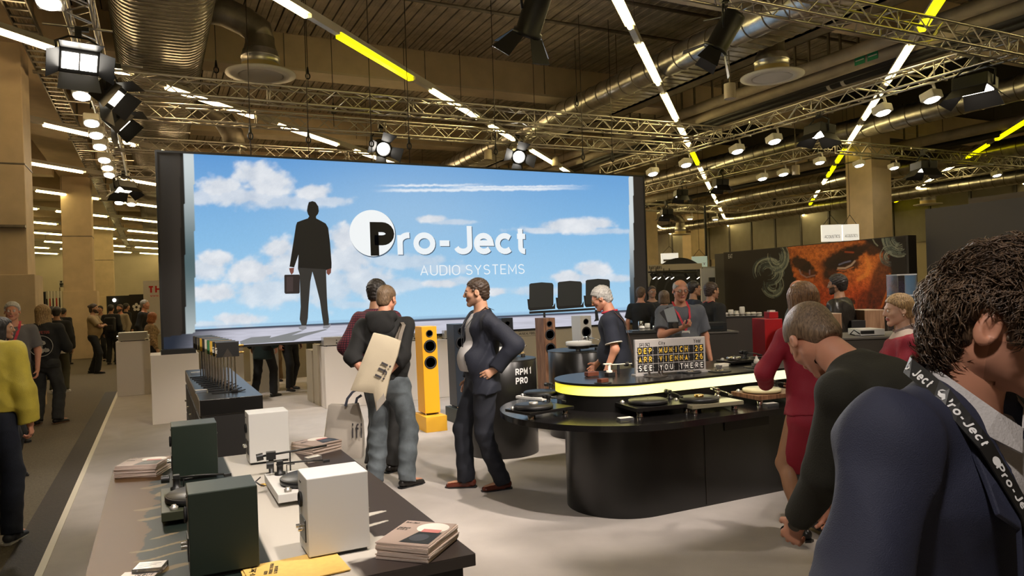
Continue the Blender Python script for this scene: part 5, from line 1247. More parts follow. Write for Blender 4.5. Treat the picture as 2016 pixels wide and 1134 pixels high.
q = MB(); q.prism(stadium(3.38, 5.07, .455, 5.7, 36), .868, .944, smooth=True)
mg = mat('glow_band', (1, 1, .6), .4, emit=(1, .95, .2), es=1.0)
nt = mg.node_tree; tcn = nt.nodes.new('ShaderNodeTexCoord'); sp_ = nt.nodes.new('ShaderNodeSeparateXYZ'); mr = nt.nodes.new('ShaderNodeMapRange'); cr = nt.nodes.new('ShaderNodeValToRGB')
nt.links.new(tcn.outputs['Object'], sp_.inputs[0]); nt.links.new(sp_.outputs[0], mr.inputs[0]); mr.inputs[1].default_value = 2.9; mr.inputs[2].default_value = 4.5
cr.color_ramp.elements[0].color = (.93, .80, .0, 1); cr.color_ramp.elements[1].color = (1.0, .98, .62, 1); nt.links.new(mr.outputs[0], cr.inputs[0]); nt.links.new(cr.outputs[0], nt.nodes['Principled BSDF'].inputs['Emission Color'])
q.build('glow_band', mg, tr, w=True)
q = MB(); q.prism(stadium(3.38, 5.07, .46, 5.7, 36), .944, .962, smooth=True); q.build('tier_top', m_blk, tr, .002, w=True)
ZR = .962
def on_bar(px, py, z=.745): p = G(px, py, z); return (p.x, p.y, z)
g_ = 'record players along the bar'
turntable('white plinth record player at the rounded end of the bar', on_bar(1075, 792), .35, .44, .30, m_wht, m_vinyl, .022, group=g_, feet=.05)
turntable('black record player with a clamp, lowest at the rounded bar end', on_bar(1063, 818), .2, .44, .30, m_blk, m_vinyl, .022, group=g_, feet=.04, puck=m_silver)
turntable('black record player with bare platter in front of the glow band', on_bar(1290, 812), -.12, .50, .34, m_blk, m_vinyl, .03, group=g_, feet=.045, mat_m=m_vinyl)
turntable('clear acrylic record player with a gold clamp on the bar', on_bar(1390, 806), -.1, .46, .32, mat('acrylic_smoke', (.5, .45, .3), .08, trans=.6), m_vinyl, .03, group=g_, feet=.04, puck=m_gold, arm_m=m_chrome)
turntable('record player with a cream glass platter next to the woman in red', on_bar(1512, 790), -.1, .46, .34, m_walnut, mat('cream_glass', (.75, .68, .40), .2), .035, group=g_, feet=.045, mat_m=mat('cream_glass2', (.80, .74, .50), .2))
for (px, py), lb in (((1231, 828), 'clear card holder on the front edge of the bar near its rounded end'), ((1517, 797 + 2), 'clear card holder on the bar under the cream platter')):
    p = G(px, py, .745); card_holder(lb, (p.x, p.y, .745), -.1, .11, .06, .022)
# departure board
bl = G(1252, 738, ZR + .01); br = G(1390, 729, ZR + .01); wv = (br - bl); wv.z = 0; BW = wv.length; az = atan2(wv.y, wv.x); BH = .29
db = thing('departure_board', 'grey split flap departure board listing Munich 25 and Vienna 26 on the bar', 'sign', (bl.x, bl.y, ZR), az)
m_bd = mat('board_grey', (.42, .40, .38), .45, .2)
q = MB(); q.bb((0, 0, .012), (BW, .03, BH + .012)); q.build('frame', m_bd, db, .003)
q = MB(); q.bb((-.015, -.03, 0), (.06, .06, .012)); q.bb((BW - .06, -.03, 0), (BW + .03, .06, .012)); q.build('stand', m_bd, db)
mk = mat('flap_black', (.006, .006, .006), .5); my = mat('flap_yellow', (.78, .50, .06), .5, emit=(.8, .5, .05), es=.10); mwf = mat('flap_white', (.85, .82, .76), .5)
cw = (BW - .03) / 14.; rows = ('DEP MUNICH  25', 'ARR VIENNA  26', 'SEE YOU THERE ')
rows = ('DEP MUNICH 25', 'ARR VIENNA 26', 'SEE YOU THERE'); cw = (BW - .035) / 13.
for ri, row in enumerate(rows):
    zb = .012 + .018 + (2 - ri) * .072
    for ci, ch in enumerate(row):
        x = .0175 + ci * cw
        q = MB(); q.bb((x + .003, -.0035, zb), (x + cw - .003, 0, zb + .031)); q.bb((x + .003, -.0035, zb + .032), (x + cw - .003, 0, zb + .063)); f_ = q.build('flap', mk, db)
        if ch != ' ': glyphs(ch, (x + cw * .5 - cw * (.26 if ch not in 'I1' else .05), -.0038, zb + .008), (1, 0, 0), (0, 0, 1), cw * (.52 if ch not in 'I1' else .12), .047, mwf if ri == 2 else my, f_, 'letter', .17, .0006, world=False)
        q = MB(); q.cyl((x - .003, -.004, zb + .0315), (x + .005, -.004, zb + .0315), .003, 6); q.build('hinge', m_silver, f_)
glyphs('City', (BW * .33, -.001, BH - .045), (1, 0, 0), (0, 0, 1), .06, .034, m_black_pl, db, 'lettering', .13, .001, world=False)
glyphs('Year', (BW * .83, -.001, BH - .038), (1, 0, 0), (0, 0, 1), .07, .034, m_black_pl, db, 'lettering', .13, .001, world=False)
for i in range(2):
    x = .04 + i * .052
    q = MB()
    for a, b_ in (((x, BH - .058), (x + .04, BH - .055)), ((x, BH - .021), (x + .04, BH - .018)), ((x, BH - .058), (x + .003, BH - .018)), ((x + .037, BH - .058), (x + .04, BH - .018))): q.bb((a[0], -.0015, a[1]), (b_[0], 0, b_[1]))
    q.build('pictogram_frame', m_black_pl, db)
    s_ = 1 if i == 0 else -1; q = MB(); c0 = (x + .02, BH - .038)
    q.prism([(c0[0] - .013, c0[1] - .004 * s_), (c0[0] + .012, c0[1] + .006 * s_), (c0[0] + .014, c0[1] + .009 * s_), (c0[0] + .004, c0[1] + .006 * s_), (c0[0] - .004, c0[1] + .012), (c0[0] - .006, c0[1] + .011), (c0[0] - .002, c0[1] + .002 * s_), (c0[0] - .013, c0[1] + .002)], -.0018, -.0005, f=lambda u, v, w: (u, w, v)); q.build('plane_pictogram', m_black_pl, db)
# things on the tier
def small(name, label, cat, px, py, z, parts, rz=0., group=None):
    p = G(px, py, z); t = thing(name, label, cat, (p.x, p.y, z), rz, group)
    for nm_, m_, fn, bv in parts: q = MB(); fn(q); q.build(nm_, m_, t, bv)
    return t
disc = lambda r, h, z=0: (lambda q: q.lathe([(r * .96, z), (r, z + .002), (r, z + h - .002), (r * .97, z + h), (.001, z + h)], n=32))
small('wooden_box', 'long reddish brown wooden block on the rounded tier end', 'box', 1165, 741, ZR, [('block', m_brown, lambda q: q.bb((-.055, -.03, .004), (.055, .03, .04)), .003), ('base', m_black_pl, disc(.05, .004), 0)])
small('wooden_box', 'dark brown block on a small black disc at the tier edge', 'box', 1187, 754, ZR, [('block', m_brown, lambda q: q.bb((-.04, -.025, .006), (.04, .025, .035)), .003), ('disc', m_black_pl, disc(.07, .006), 0)], .2)
small('puck_stand', 'cream stand with a flat arm rising from a dark block on the tier', 'stand', 1200, 741, ZR, [('block', m_black_pl, lambda q: q.bb((-.03, -.03, 0), (.04, .03, .035)), .003), ('collar', mat('ivory', (.72, .68, .55), .5), lambda q: q.lathe([(.026, .035), (.026, .05), (.012, .052), (.012, .10)], n=20), 0), ('arm', mat('ivory', (.72, .68, .55), .5), lambda q: q.bb((-.055, -.012, .10), (.02, .012, .112)), .002)])
small('tonearm', 'long white tonearm lying level above the tier left of the board', 'tonearm', 1225, 737, ZR, [('arm_tube', mat('ivory', (.72, .68, .55), .5), lambda q: q.tube([(-.12, .04, .088), (.13, .04, .08)], .005, 8), 0), ('pivot', m_black_pl, lambda q: q.cyl((-.01, .04, 0), (-.01, .04, .082), .012, 12), 0), ('counterweight', m_black_pl, lambda q: q.cyl((.06, .04, .08), (.09, .04, .078), .018, 14), 0)])
small('chrome_disc', 'dark disc carrying three chrome studs below the departure board', 'disc', 1290, 741, ZR, [('disc', m_steel_d, disc(.10, .006), 0)] + [('stud', m_chrome, (lambda dx: (lambda q: q.cyl((dx, .0, .006), (dx, 0, .045), .010, 12)))(dx), 0) for dx in (-.06, .04, .07)])
small('chrome_disc', 'black disc with a low chrome rosette right of the board stand', 'disc', 1357, 733, ZR, [('disc', m_black_pl, disc(.10, .008), 0), ('rosette', m_chrome, lambda q: q.lathe([(.05, .008), (.05, .014), (.03, .022), (.001, .022)], n=14), 0)])
small('glass_ornament', 'small clear glass cup on a black disc on the tier', 'glass', 1416, 731, ZR, [('disc', m_black_pl, disc(.10, .008), 0), ('cup', m_glass, lambda q: q.lathe([(.012, .008), (.02, .03), (.028, .05), (.024, .05), (.014, .02), (.001, .02)], n=18), 0), ('hub', m_chrome, lambda q: q.lathe([(.04, .008), (.03, .018), (.001, .018)], n=18), 0)])
small('glass_ornament', 'white crystal spire on a black disc at the right of the tier', 'ornament', 1490, 723, ZR, [('disc', m_black_pl, disc(.11, .008), 0), ('hub', m_steel_d, lambda q: q.lathe([(.045, .008), (.045, .035), (.001, .035)], n=20), 0), ('spire', m_white_pl, lambda q: q.lathe([(.022, .035), (.026, .05), (.02, .07), (.012, .075), (.010, .09), (.001, .105)], n=10), 0)])
small('cream_box', 'flat cream box lying behind the glass cup on the tier', 'box', 1425, 722, ZR, [('box', mat('ivory', (.72, .68, .55), .5), lambda q: q.bb((-.06, 0, 0), (.06, .06, .028)), .002)])
turntable('small chrome and black record player at the back of the tier', (G(1455, 716, ZR).x, G(1455, 716, ZR).y, ZR), .0, .36, .22, m_blk, m_chrome, .02, feet=.02, platter_r=.07, arm_m=m_black_pl)
t = small('glass_cloche', 'low flat black box beside the crystal spire on the tier', 'box', 1478, 712, ZR, [('box', m_blk, lambda q: q.bb((-.12, -.02, .01), (.12, .09, .04)), .002), ('feet', m_rub, lambda q: q.bb((-.1, 0, 0), (.1, .08, .01)), 0)])

# ---- right booth furniture
def pbox(name, label, cat, px0, px1, pyt, dep, m, zb=0., depth=.6, top=None, extra=None, az=None):
    """box whose camera-side face spans px0..px1, top edge at pyt, at depth dep"""
    a = PD(px0, pyt, dep); b_ = PD(px1, pyt, dep); zt = (a.z + b_.z) / 2
    t = thing(name, label, cat, (a.x, a.y, zb), atan2(b_.y - a.y, b_.x - a.x)); w_ = hypot(b_.x - a.x, b_.y - a.y)
    q = MB(); q.bb((0, 0, 0.004), (w_, depth, zt - zb - (.02 if top else 0))); q.build('body', m, t, .003)
    if top: q = MB(); q.bb((-.01, -.01, zt - zb - .02), (w_ + .01, depth + .01, zt - zb)); q.build('top_panel', top, t, .002)
    q = MB(); q.bb((.02, .02, 0), (w_ - .02, depth - .02, .004)); q.build('base', m_rub, t)
    return t, w_, zt
def pblock(*a, **k): return pbox(*a, **k)[0]
pblock('counter_unit', 'dark grey counter unit right of the departure board', 'counter', 1386, 1453, 653, 9.0, m_dgrey, depth=.6, top=m_grey_top)
pblock('counter_unit', 'taller dark counter behind, carrying the row of valve amplifiers', 'counter', 1330, 1490, 624, 11.0, m_dgrey, depth=.7, top=m_black_pl)
pblock('counter_unit', 'black end block of the dark counter beside the red cabinet', 'counter', 1490, 1507, 624, 10.9, m_blk_m, depth=.7)
pblock('counter_unit', 'dark counter under the screen corner with the tray of valves', 'counter', 1225, 1300, 654, 9.6, m_dgrey, depth=.6, top=m_black_pl)
t, w_, zt = pbox('amplifier', 'black amplifier box on the dark grey counter unit', 'amplifier', 1392, 1431, 635, 9.05, m_black_pl, zb=PD(1400, 653, 9.05).z, depth=.35)
q = MB(); q.bb((w_ * .2, -.006, .03), (w_ * .8, 0, .07)); q.build('display', mat('display_dark', (.02, .025, .03), .2), t)
t, w_, zt = pbox('red_cabinet', 'glossy red cabinet beside the woman in red', 'cabinet', 1505, 1540, 628, 9.6, m_red, depth=.5)
t, w_, zt = pbox('red_box', 'small red box on top of the red cabinet', 'box', 1514, 1532, 614, 9.75, m_red, zb=zt, depth=.2)
q = MB(); q.bb((w_ * .2, .04, zt - t.location.z), (w_ * .8, .14, zt - t.location.z + .02)); q.build('lid', m_white_pl, t)
def valve_cups(label0, group, spots, m1, m2, s=1.):
    for i, (x, y, z, k) in enumerate(spots):
        t = thing('small_canister', ('leftmost', 'second', 'third', 'fourth', 'fifth', 'sixth', 'seventh', 'eighth', 'ninth', 'tenth', 'eleventh', 'twelfth', 'thirteenth', 'last')[i] + ' ' + label0, 'canister', (x, y, z), 0, group)
        q = MB(); q.lathe([(.03 * s, 0), (.032 * s, .004), (.032 * s, .05 * s * k), (.026 * s, .055 * s * k), (.001, .055 * s * k)], n=16); q.build('can', (m1, m2)[i % 2], t)
        q = MB(); q.lathe([(.033 * s, .02 * s), (.034 * s, .026 * s), (.033 * s, .03 * s)], n=16); q.build('band', m_steel_d, t)
a = PD(1264, 648, 9.7); sp = []
for i in range(7): sp.append((a.x + .06 * i + .01 * (i % 2), a.y + .05 * ((i * 3) % 4) - .03 * i, PD(1264, 654, 9.7).z + .0, 1 + .5 * ((i * 2) % 3)))
q = MB(); q.box((a.x + .2, a.y + .02, sp[0][2] + .012), (.62, .32, .02), -YAW); t = q.build('black_tray', m_black_pl, bevel=.003, label='black tray of pale canisters by the striped shirt', cat='tray')
sp = [(x, y, z + .022, k) for x, y, z, k in sp]
valve_cups('canister from the left on the black tray by the bald man', 'canisters on the tray beside the glasses man', sp, m_white_pl, m_chrome, 1.1)
a = PD(1428, 617, 11.2); b_ = PD(1500, 617, 11.2); zt = PD(1428, 624, 11.2).z; sp = []
for i in range(14):
    f = i / 13.; sp.append((a.x + (b_.x - a.x) * f, a.y + (b_.y - a.y) * f + .06 * (i % 2), zt + .0, (1, .9, 1.6, .8, .9, 1.3, 2.2, 1.4, .8, .9, .8, .9, .8, .7)[i]))
valve_cups('canister from the left in the row on the counter before the mural', 'canisters in a row below the mural', sp, m_white_pl, m_silver, 1.25)
t, w_, zt = pbox('counter_unit', 'wide dark counter with grey top behind the ponytailed woman', 'counter', 1650, 1860, 662, 7.0, m_dgrey, depth=.75, top=m_grey_top)
zc = zt
t, w_, zt = pbox('amplifier', 'white and black phono amplifier on the grey counter top', 'amplifier', 1695, 1742, 648, 7.15, m_wht, zb=zc, depth=.28)
q = MB(); q.bb((-.004, -.004, .02), (w_ * .55, -.0, zt - zc - .012)); q.build('front_panel', m_black_pl, t)
q = MB(); q.tube([(-.0, .03, .02), (-.06, .02, .06), (-.08, .06, .02), (-.03, .08, .006)], .006, 6); q.build('cable', m_black_pl, t)
for px0, px1, pt, dd, lb in ((1622, 1657, 618, 8.3, 'walnut cabinet box between the red jacket and the leather jacket'), (1702, 1741, 611, 8.6, 'walnut display cabinet with a pale top behind the ponytailed woman'), (1797, 1836, 621, 7.9, 'light walnut cabinet right of the ponytail')):
    t, w_, zt = pbox('walnut_cabinet', lb, 'cabinet', px0, px1, pt, dd, m_walnut2, zb=0.0, depth=.4); q = MB(); q.bb((0, 0, zt - .001), (w_, .4, zt + .006)); q.build('pale_top', mat('pale_oak', (.62, .48, .34), .5), t)
pblock('black_cabinet', 'black cabinet between the leather jacket and the walnut cabinet', 'cabinet', 1676, 1704, 631, 8.5, m_blk_m, depth=.4)
# acrylic display tower
a = PD(1766, 540, 8.6); t = thing('acrylic_stand', 'clear acrylic shelf stand rising behind the ponytailed woman', 'display stand', (a.x, a.y, 0), -YAW)
wz = 39 / 1425.6 * 8.6; z0, z1 = PD(1766, 625, 8.6).z, a.z
for zz in (z1, PD(1766, 581, 8.6).z, PD(1766, 617, 8.6).z): q = MB(); q.bb((0, 0, zz - .015), (wz, .25, zz)); q.build('shelf', mat('acrylic_edge', (.85, .85, .82), .15, trans=.5), t)
for xx in (0, wz - .012): q = MB(); q.bb((xx, 0, .9), (xx + .012, .25, z1 - .015)); q.build('side_panel', m_glass, t)
for xx in (0, wz - .02): 
    for yy in (0, .23): q = MB(); q.bb((xx, yy, 0), (xx + .02, yy + .02, .9)); q.build('leg', m_black_pl, t)
# hanging light box signs
def sign_box(label, px0, px1, py0, py1, dep, body, mtl, tm_):
    a = PD(px0, py1, dep); b_ = PD(px1, py1, dep); c = PD(px0, py0, dep); t = thing('hanging_sign', label, 'sign', a, atan2(b_.y - a.y, b_.x - a.x)); w_ = hypot(b_.x - a.x, b_.y - a.y); h_ = c.z - a.z
    q = MB(); q.bb((0, 0, 0), (w_, .08, h_)); q.build('light_box', mtl, t, .004)
    glyphs(body, (w_ * .12, -.002, h_ * .2), (1, 0, 0), (0, 0, 1), w_ * .78, h_ * .20, tm_, t, 'lettering', .12, .003, world=False)
    for xx in (.1, .9): q = MB(); q.tube([(w_ * xx, .04, h_), (w_ * .5, .04, h_ + .25)], .008, 5); q.tube([(w_ * .5, .04, h_ + .25), (w_ * .5, .04, 6.9 - a.z)], .006, 5); q.build('sling', m_steel_d, t)
m_sgn = mat('sign_lit', (1, 1, 1), .5, emit=(1, .95, .84), es=.62); m_sgt = mat('sign_grey', (.2, .18, .16), .6)
sign_box('left half of the hanging white lit sign reading ACOUSTICS', 1619, 1658, 443, 476, 19, 'ISO\nACOUSTICS'[4:], m_sgn, m_sgt)
sign_box('right half of the hanging white lit sign reading ACOUSTICS', 1660, 1692, 442, 474, 19, 'ACOUSTICS', m_sgn, m_sgt)
sign_box('hanging white sign with a black ring logo beside the screen', 1302, 1336, 499, 519, 26, '-', m_sgn, m_sgt)
sign_box('pale green blue patterned sign behind the ring logo sign', 1363, 1393, 505, 527, 26, 'E-T', mat('sign_mint', (.5, .58, .48), .5, emit=(.5, .62, .5), es=.4), m_sgt)
# small booth by the screen: pale fascia, loudspeaker photo wall, track spots
m_boothc = mat('booth_cream', (.52, .45, .33), .6)
t, w_, zt = pbox('booth_stall', 'small cream exhibition stall with a lettered fascia beside the screen', 'stall', 1272, 1382, 520, 20, m_boothc, zb=PD(1272, 534, 20).z, depth=.1)
T_ST = t; ST_IV = wm(t).inverted(); glyphs('PARTNERS', (.08, -.004, .04), (1, 0, 0), (0, 0, 1), .35, .10, m_black_pl, t, 'lettering', .18, .003, world=False)
a = PD(1270, 620, 23); b_ = PD(1412, 620, 23); tt = thing('stall_wall', 'white stall wall printed with a giant loudspeaker cone', 'wall', (a.x, a.y, 0), atan2(b_.y - a.y, b_.x - a.x)); ww = hypot(b_.x - a.x, b_.y - a.y)
q = MB(); q.bb((0, 0, 0), (ww, .1, PD(1300, 528, 23).z)); q.build('panel', mat('wall_grey_white', (.42, .42, .42), .6), tt)
for r_, m_ in ((1.12, mat('cone_print_dark', (.03, .03, .032), .6)), (.95, mat('cone_print_mid', (.06, .06, .065), .6)), (.86, mat('cone_print_dark', (.03, .03, .032), .6)), (.6, mat('cone_print_mid', (.06, .06, .065), .6)), (.54, mat('cone_print_dark', (.03, .03, .032), .6))):
    q = MB(); cx_ = ww * .50; cz_ = 1.55; q.prism([(cx_ + r_ * .9 * cos(a2), cz_ + r_ * sin(a2)) for a2 in np.linspace(0, 2 * pi, 48, endpoint=False)], -.004 - (1.2 - r_) * .01, -.001, f=lambda u, v, w: (u, w, v)); q.build('cone_print', m_, tt)
q = MB(); iv = ST_IV; q.tube([tuple(iv @ PD(x_, 536, d_)) for x_, d_ in ((1276, 19.4), (1318, 19.5), (1349, 20.5), (1372, 21))] , .02, 6); q.build('lamp_rail', m_black, T_ST); T_ST = None
for px, d_ in ((1282, 19.5), (1292, 19.5), (1307, 19.5), (1318, 19.5), (1349, 20.5), (1369, 21)):
    p = PD(px, 543, d_); t = thing('track_spot', 'small track spotlight under the cream stall fascia, %s' % {1282: 'first from the screen', 1292: 'second from the screen', 1307: 'third from the screen', 1318: 'fourth from the screen', 1349: 'the bright one over the cone print', 1369: 'rightmost'}[px], 'spotlight', p)
    q = MB(); q.cyl((0, 0, .06), (.06, -.05, -.06), .045, 12, r2=.06); q.build('can', m_black, t); q = MB(); q.cyl((.058, -.05, -.058), (.062, -.055, -.066), .05, 12); q.build('lens', m_lamp_soft, t); q = MB(); q.cyl((0, 0, .05), (0, 0, .2), .012, 6); q.build('stem', m_black, t)
pblock('stall_wall', 'white stall panel lettered beside the mural wall', 'panel', 1380, 1406, 528, 19, mat('wall_grey_white2', (.5, .5, .5), .6), depth=.1)
pblock('stall_screen', 'black monitor at the edge of the white stall panel', 'monitor', 1396, 1408, 546, 18.6, m_black_pl, depth=.08)

# ---- left background: signs on the far side
def flat_sign(name, label, px0, px1, py0, py1, dep, m, cat='sign'):
    a = PD(px0, py1, dep); b_ = PD(px1, py1, dep); c = PD(px0, py0, dep); t = thing(name, label, cat, (a.x, a.y, 0), atan2(b_.y - a.y, b_.x - a.x)); w_ = hypot(b_.x - a.x, b_.y - a.y)
    q = MB(); q.bb((0, 0, a.z), (w_, .06, c.z)); q.build('panel', m, t)
    if a.z > .02: q = MB(); q.bb((.02, .01, 0), (.06, .05, a.z)); q.bb((w_ - .06, .01, 0), (w_ - .02, .05, a.z)); q.build('frame', m_steel_d, t)
    return t, w_, a.z, c.z
m_dk = mat('sign_black', (.015, .014, .014), .6); m_sr = mat('sign_red', (.55, .02, .02), .5); m_sw = mat('sign_pale', (.60, .55, .47), .6); m_letter = mat('letter_white', (.85, .85, .85), .5)
t, w_, z0, z1 = flat_sign('stand_sign', 'pale booth wall with red letters TH left of the screen', 285, 330, 553, 660, 24, m_sw)
glyphs('TH', (w_ * .25, -.003, z0 + (z1 - z0) * .78), (1, 0, 0), (0, 0, 1), .42, .22, m_sr, t, 'lettering', .24, .003, world=False); glyphs('WWW.', (w_ * .3, -.003, z0 + (z1 - z0) * .70), (1, 0, 0), (0, 0, 1), .3, .06, m_sr, t, 'lettering', .2, .003, world=False)
t, w_, z0, z1 = flat_sign('stand_sign', 'black booth panel with a white leaf emblem behind the older man', 257, 285, 580, 670, 27, m_dk)
for k in range(5): q = MB(); a2 = k * 2 * pi / 5 + pi / 2; q.prism([(w_ * .5 + .1 * cos(a2) + .06 * cos(b2), z0 + (z1 - z0) * .72 + .1 * sin(a2) + .06 * sin(b2)) for b2 in np.linspace(0, 2 * pi, 10, endpoint=False)], -.004, -.001, f=lambda u, v, w: (u, w, v)); q.build('emblem', m_letter, t)
t, w_, z0, z1 = flat_sign('stand_sign', 'long black booth panel behind the distant group of visitors', 213, 258, 583, 690, 34, m_dk); q = MB(); q.cyl((w_ * .35, -.03, z1 - .2), (w_ * .35, 0, z1 - .2), .08, 12); q.build('lamp', m_lamp_soft, t)
t, w_, z0, z1 = flat_sign('stand_sign', 'black panel lettered k beside the near column', 71, 91, 575, 650, 26, m_dk); glyphs('EK', (w_ * .1, -.003, z1 - .26), (1, 0, 0), (0, 0, 1), w_ * .6, .16, m_letter, t, 'lettering', .12, .003, world=False)
t, w_, z0, z1 = flat_sign('lit_poster', 'glowing blue and orange poster between the two far columns', 171, 185, 545, 600, 40, mat('poster_blue', (.05, .05, .3), .5, emit=(.10, .10, .42), es=1.0), 'poster')
q = MB(); q.bb((w_ * .1, -.01, z0), (w_ * .9, 0, z0 + (z1 - z0) * .28)); q.build('orange_field', mat('poster_orange', (.9, .4, .1), .5, emit=(1, .45, .14), es=1.4), t)
glyphs('LONA', (w_ * .1, -.004, z1 - .35), (1, 0, 0), (0, 0, 1), w_ * .8, .14, m_letter, t, 'lettering', .14, .003, world=False)
for k, px in enumerate((92, 98, 104, 111, 117)):
    t, w_, z0, z1 = flat_sign('roll_banner', 'narrow pale upright banner in the row beyond the blonde visitor, %s' % ('leftmost', 'second', 'middle one', 'fourth', 'rightmost')[k], px, px + 5, 573, 650, 28 + k, m_sw, 'banner'); q = MB(); q.bb((w_ * .3, -.01, z0 + .4), (w_ * .7, 0, z1 - .3)); q.build('print', m_sr if k % 2 else m_dk, t)
p = PD(222, 535, 58); t = thing('wall_clock', 'round white wall clock high on the far wall', 'clock', p, -YAW)
q = MB(); q.lathe([(.42, .0), (.46, -.05), (.42, -.09), (.001, -.08)], n=32, M=Matrix.Rotation(-pi / 2, 4, 'X')); q.build('dial', m_white_pl, t); q = MB(); q.bb((-.015, -.11, 0), (.015, -.10, .3)); q.bb((-.22, -.11, -.02), (0, -.10, .01)); q.build('hand', m_black_pl, t)
t, w_, z0, z1 = flat_sign('toilet_sign', 'pale restroom sign with two small black figures on the far wall', 116, 132, 552, 566, 48, m_sw)
for k in (0, 1):
    q = MB(); x = w_ * (.3 + .4 * k); q.prism([(x + .07 * cos(b2), z1 - .10 + .07 * sin(b2)) for b2 in np.linspace(0, 2 * pi, 12, endpoint=False)], -.012, -.004, f=lambda u, v, w: (u, w, v)); q.bb((x - .1, -.012, z0 + .16), (x + .1, -.004, z1 - .19)); q.bb((x - .08, -.012, z0 + .02), (x - .01, -.004, z0 + .16)); q.bb((x + .01, -.012, z0 + .02), (x + .08, -.004, z0 + .16)); q.build('figure_pictogram', m_black_pl, t)
for i, (px0, px1, pt) in enumerate(((92, 127, 600), (210, 256, 690))): pass
# ================================================================== PEOPLE: smooth bodies grown from a skeleton
V3 = lambda *a: np.array(a, float)
def rotz(a): c, s = cos(radians(a)), sin(radians(a)); return np.array([[c, -s, 0], [s, c, 0], [0, 0, 1.]])
def rotx(a): c, s = cos(radians(a)), sin(radians(a)); return np.array([[1., 0, 0], [0, c, -s], [0, s, c]])
def roty(a): c, s = cos(radians(a)), sin(radians(a)); return np.array([[c, 0, s], [0, 1., 0], [-s, 0, c]])
def nrm(v): v = np.asarray(v, float); return v / (np.linalg.norm(v) + 1e-12)
class Field:
    def __init__(s, k=.02): s.p = []; s.k = k; s.fold = None; s.lo = V3(9, 9, 9); s.hi = -s.lo
    def _bb(s, c, r): s.lo = np.minimum(s.lo, np.asarray(c) - r); s.hi = np.maximum(s.hi, np.asarray(c) + r)
    def cone(s, a, b, ra, rb, k=None, cap=False, clip=None, sub=False):
        a = np.asarray(a, float); b = np.asarray(b, float)
        if not sub: s._bb(a, ra); s._bb(b, rb)
        s.p.append(('c', a, b, ra, rb, s.k if k is None else k, cap, clip, sub)); return s
    def flat(s, a, b, ra, rb, side, k=None, cap=False, clip=None, sub=False, rz=None):
        a = np.asarray(a, float); b = np.asarray(b, float)
        if not sub: s._bb(a, max(ra)); s._bb(b, max(rb))
        ax = nrm(b - a); sd = nrm(side - ax * np.dot(side, ax)); s.p.append(('f', a, b, ra, rb, s.k if k is None else k, cap, clip, sub, ax, sd, np.cross(ax, sd), rz)); return s
    def ell(s, c, r, R=None, k=None, clip=None, sub=False):
        c = np.asarray(c, float); r = np.asarray(r, float)
        if not sub: s._bb(c, r.max())
        s.p.append(('e', c, r, R, None, s.k if k is None else k, False, clip, sub)); return s
    def __call__(s, P):
        D = np.full(len(P), 9.0)
        for q in s.p:
            t = q[0]
            if t == 'c':
                _, a, b, ra, rb, k, cap, clip, sub = q; ab = b - a; L2 = ab @ ab + 1e-12; pa = P - a; t_ = (pa @ ab) / L2; tc = np.clip(t_, 0, 1)
                d = np.sqrt(((pa - tc[:, None] * ab) ** 2).sum(1)) - (ra + (rb - ra) * tc)
                if cap: d = np.maximum(d, (t_ - 1) * sqrt(L2))
            elif t == 'f':
                _, a, b, ra, rb, k, cap, clip, sub, ax, sd, nd, rz = q; L = np.linalg.norm(b - a); pa = P - a; z = pa @ ax; tc = np.clip(z / L, 0, 1)
                rx = ra[0] + (rb[0] - ra[0]) * tc; ry = ra[1] + (rb[1] - ra[1]) * tc; ze = z - tc * L; rr = rz or min(ra[1], rb[1])
                d = (np.sqrt(((pa @ sd) / rx) ** 2 + ((pa @ nd) / ry) ** 2 + (ze / rr) ** 2) - 1) * np.minimum(rx, ry)
                if cap: d = np.maximum(d, z - L)
            else:
                _, c, r, R, _x, k, cap, clip, sub = q; x = P - c
                if R is not None: x = x @ R
                k0 = np.sqrt(((x / r) ** 2).sum(1)); k1 = np.sqrt(((x / r ** 2) ** 2).sum(1)) + 1e-9; d = k0 * (k0 - 1) / k1
            if clip is not None:
                for (c_, n_) in (clip if isinstance(clip, list) else [clip]): d = np.maximum(d, (P - c_) @ n_)
            if sub:
                h = np.clip(.5 - .5 * (D + d) / k, 0, 1); D = D * (1 - h) - d * h + k * h * (1 - h)
            elif k > 0:
                h = np.clip(.5 + .5 * (D - d) / k, 0, 1); D = D * (1 - h) + d * h - k * h * (1 - h)
            else: D = np.minimum(D, d)
        if s.fold is not None: D = D + s.fold(P)
        return D
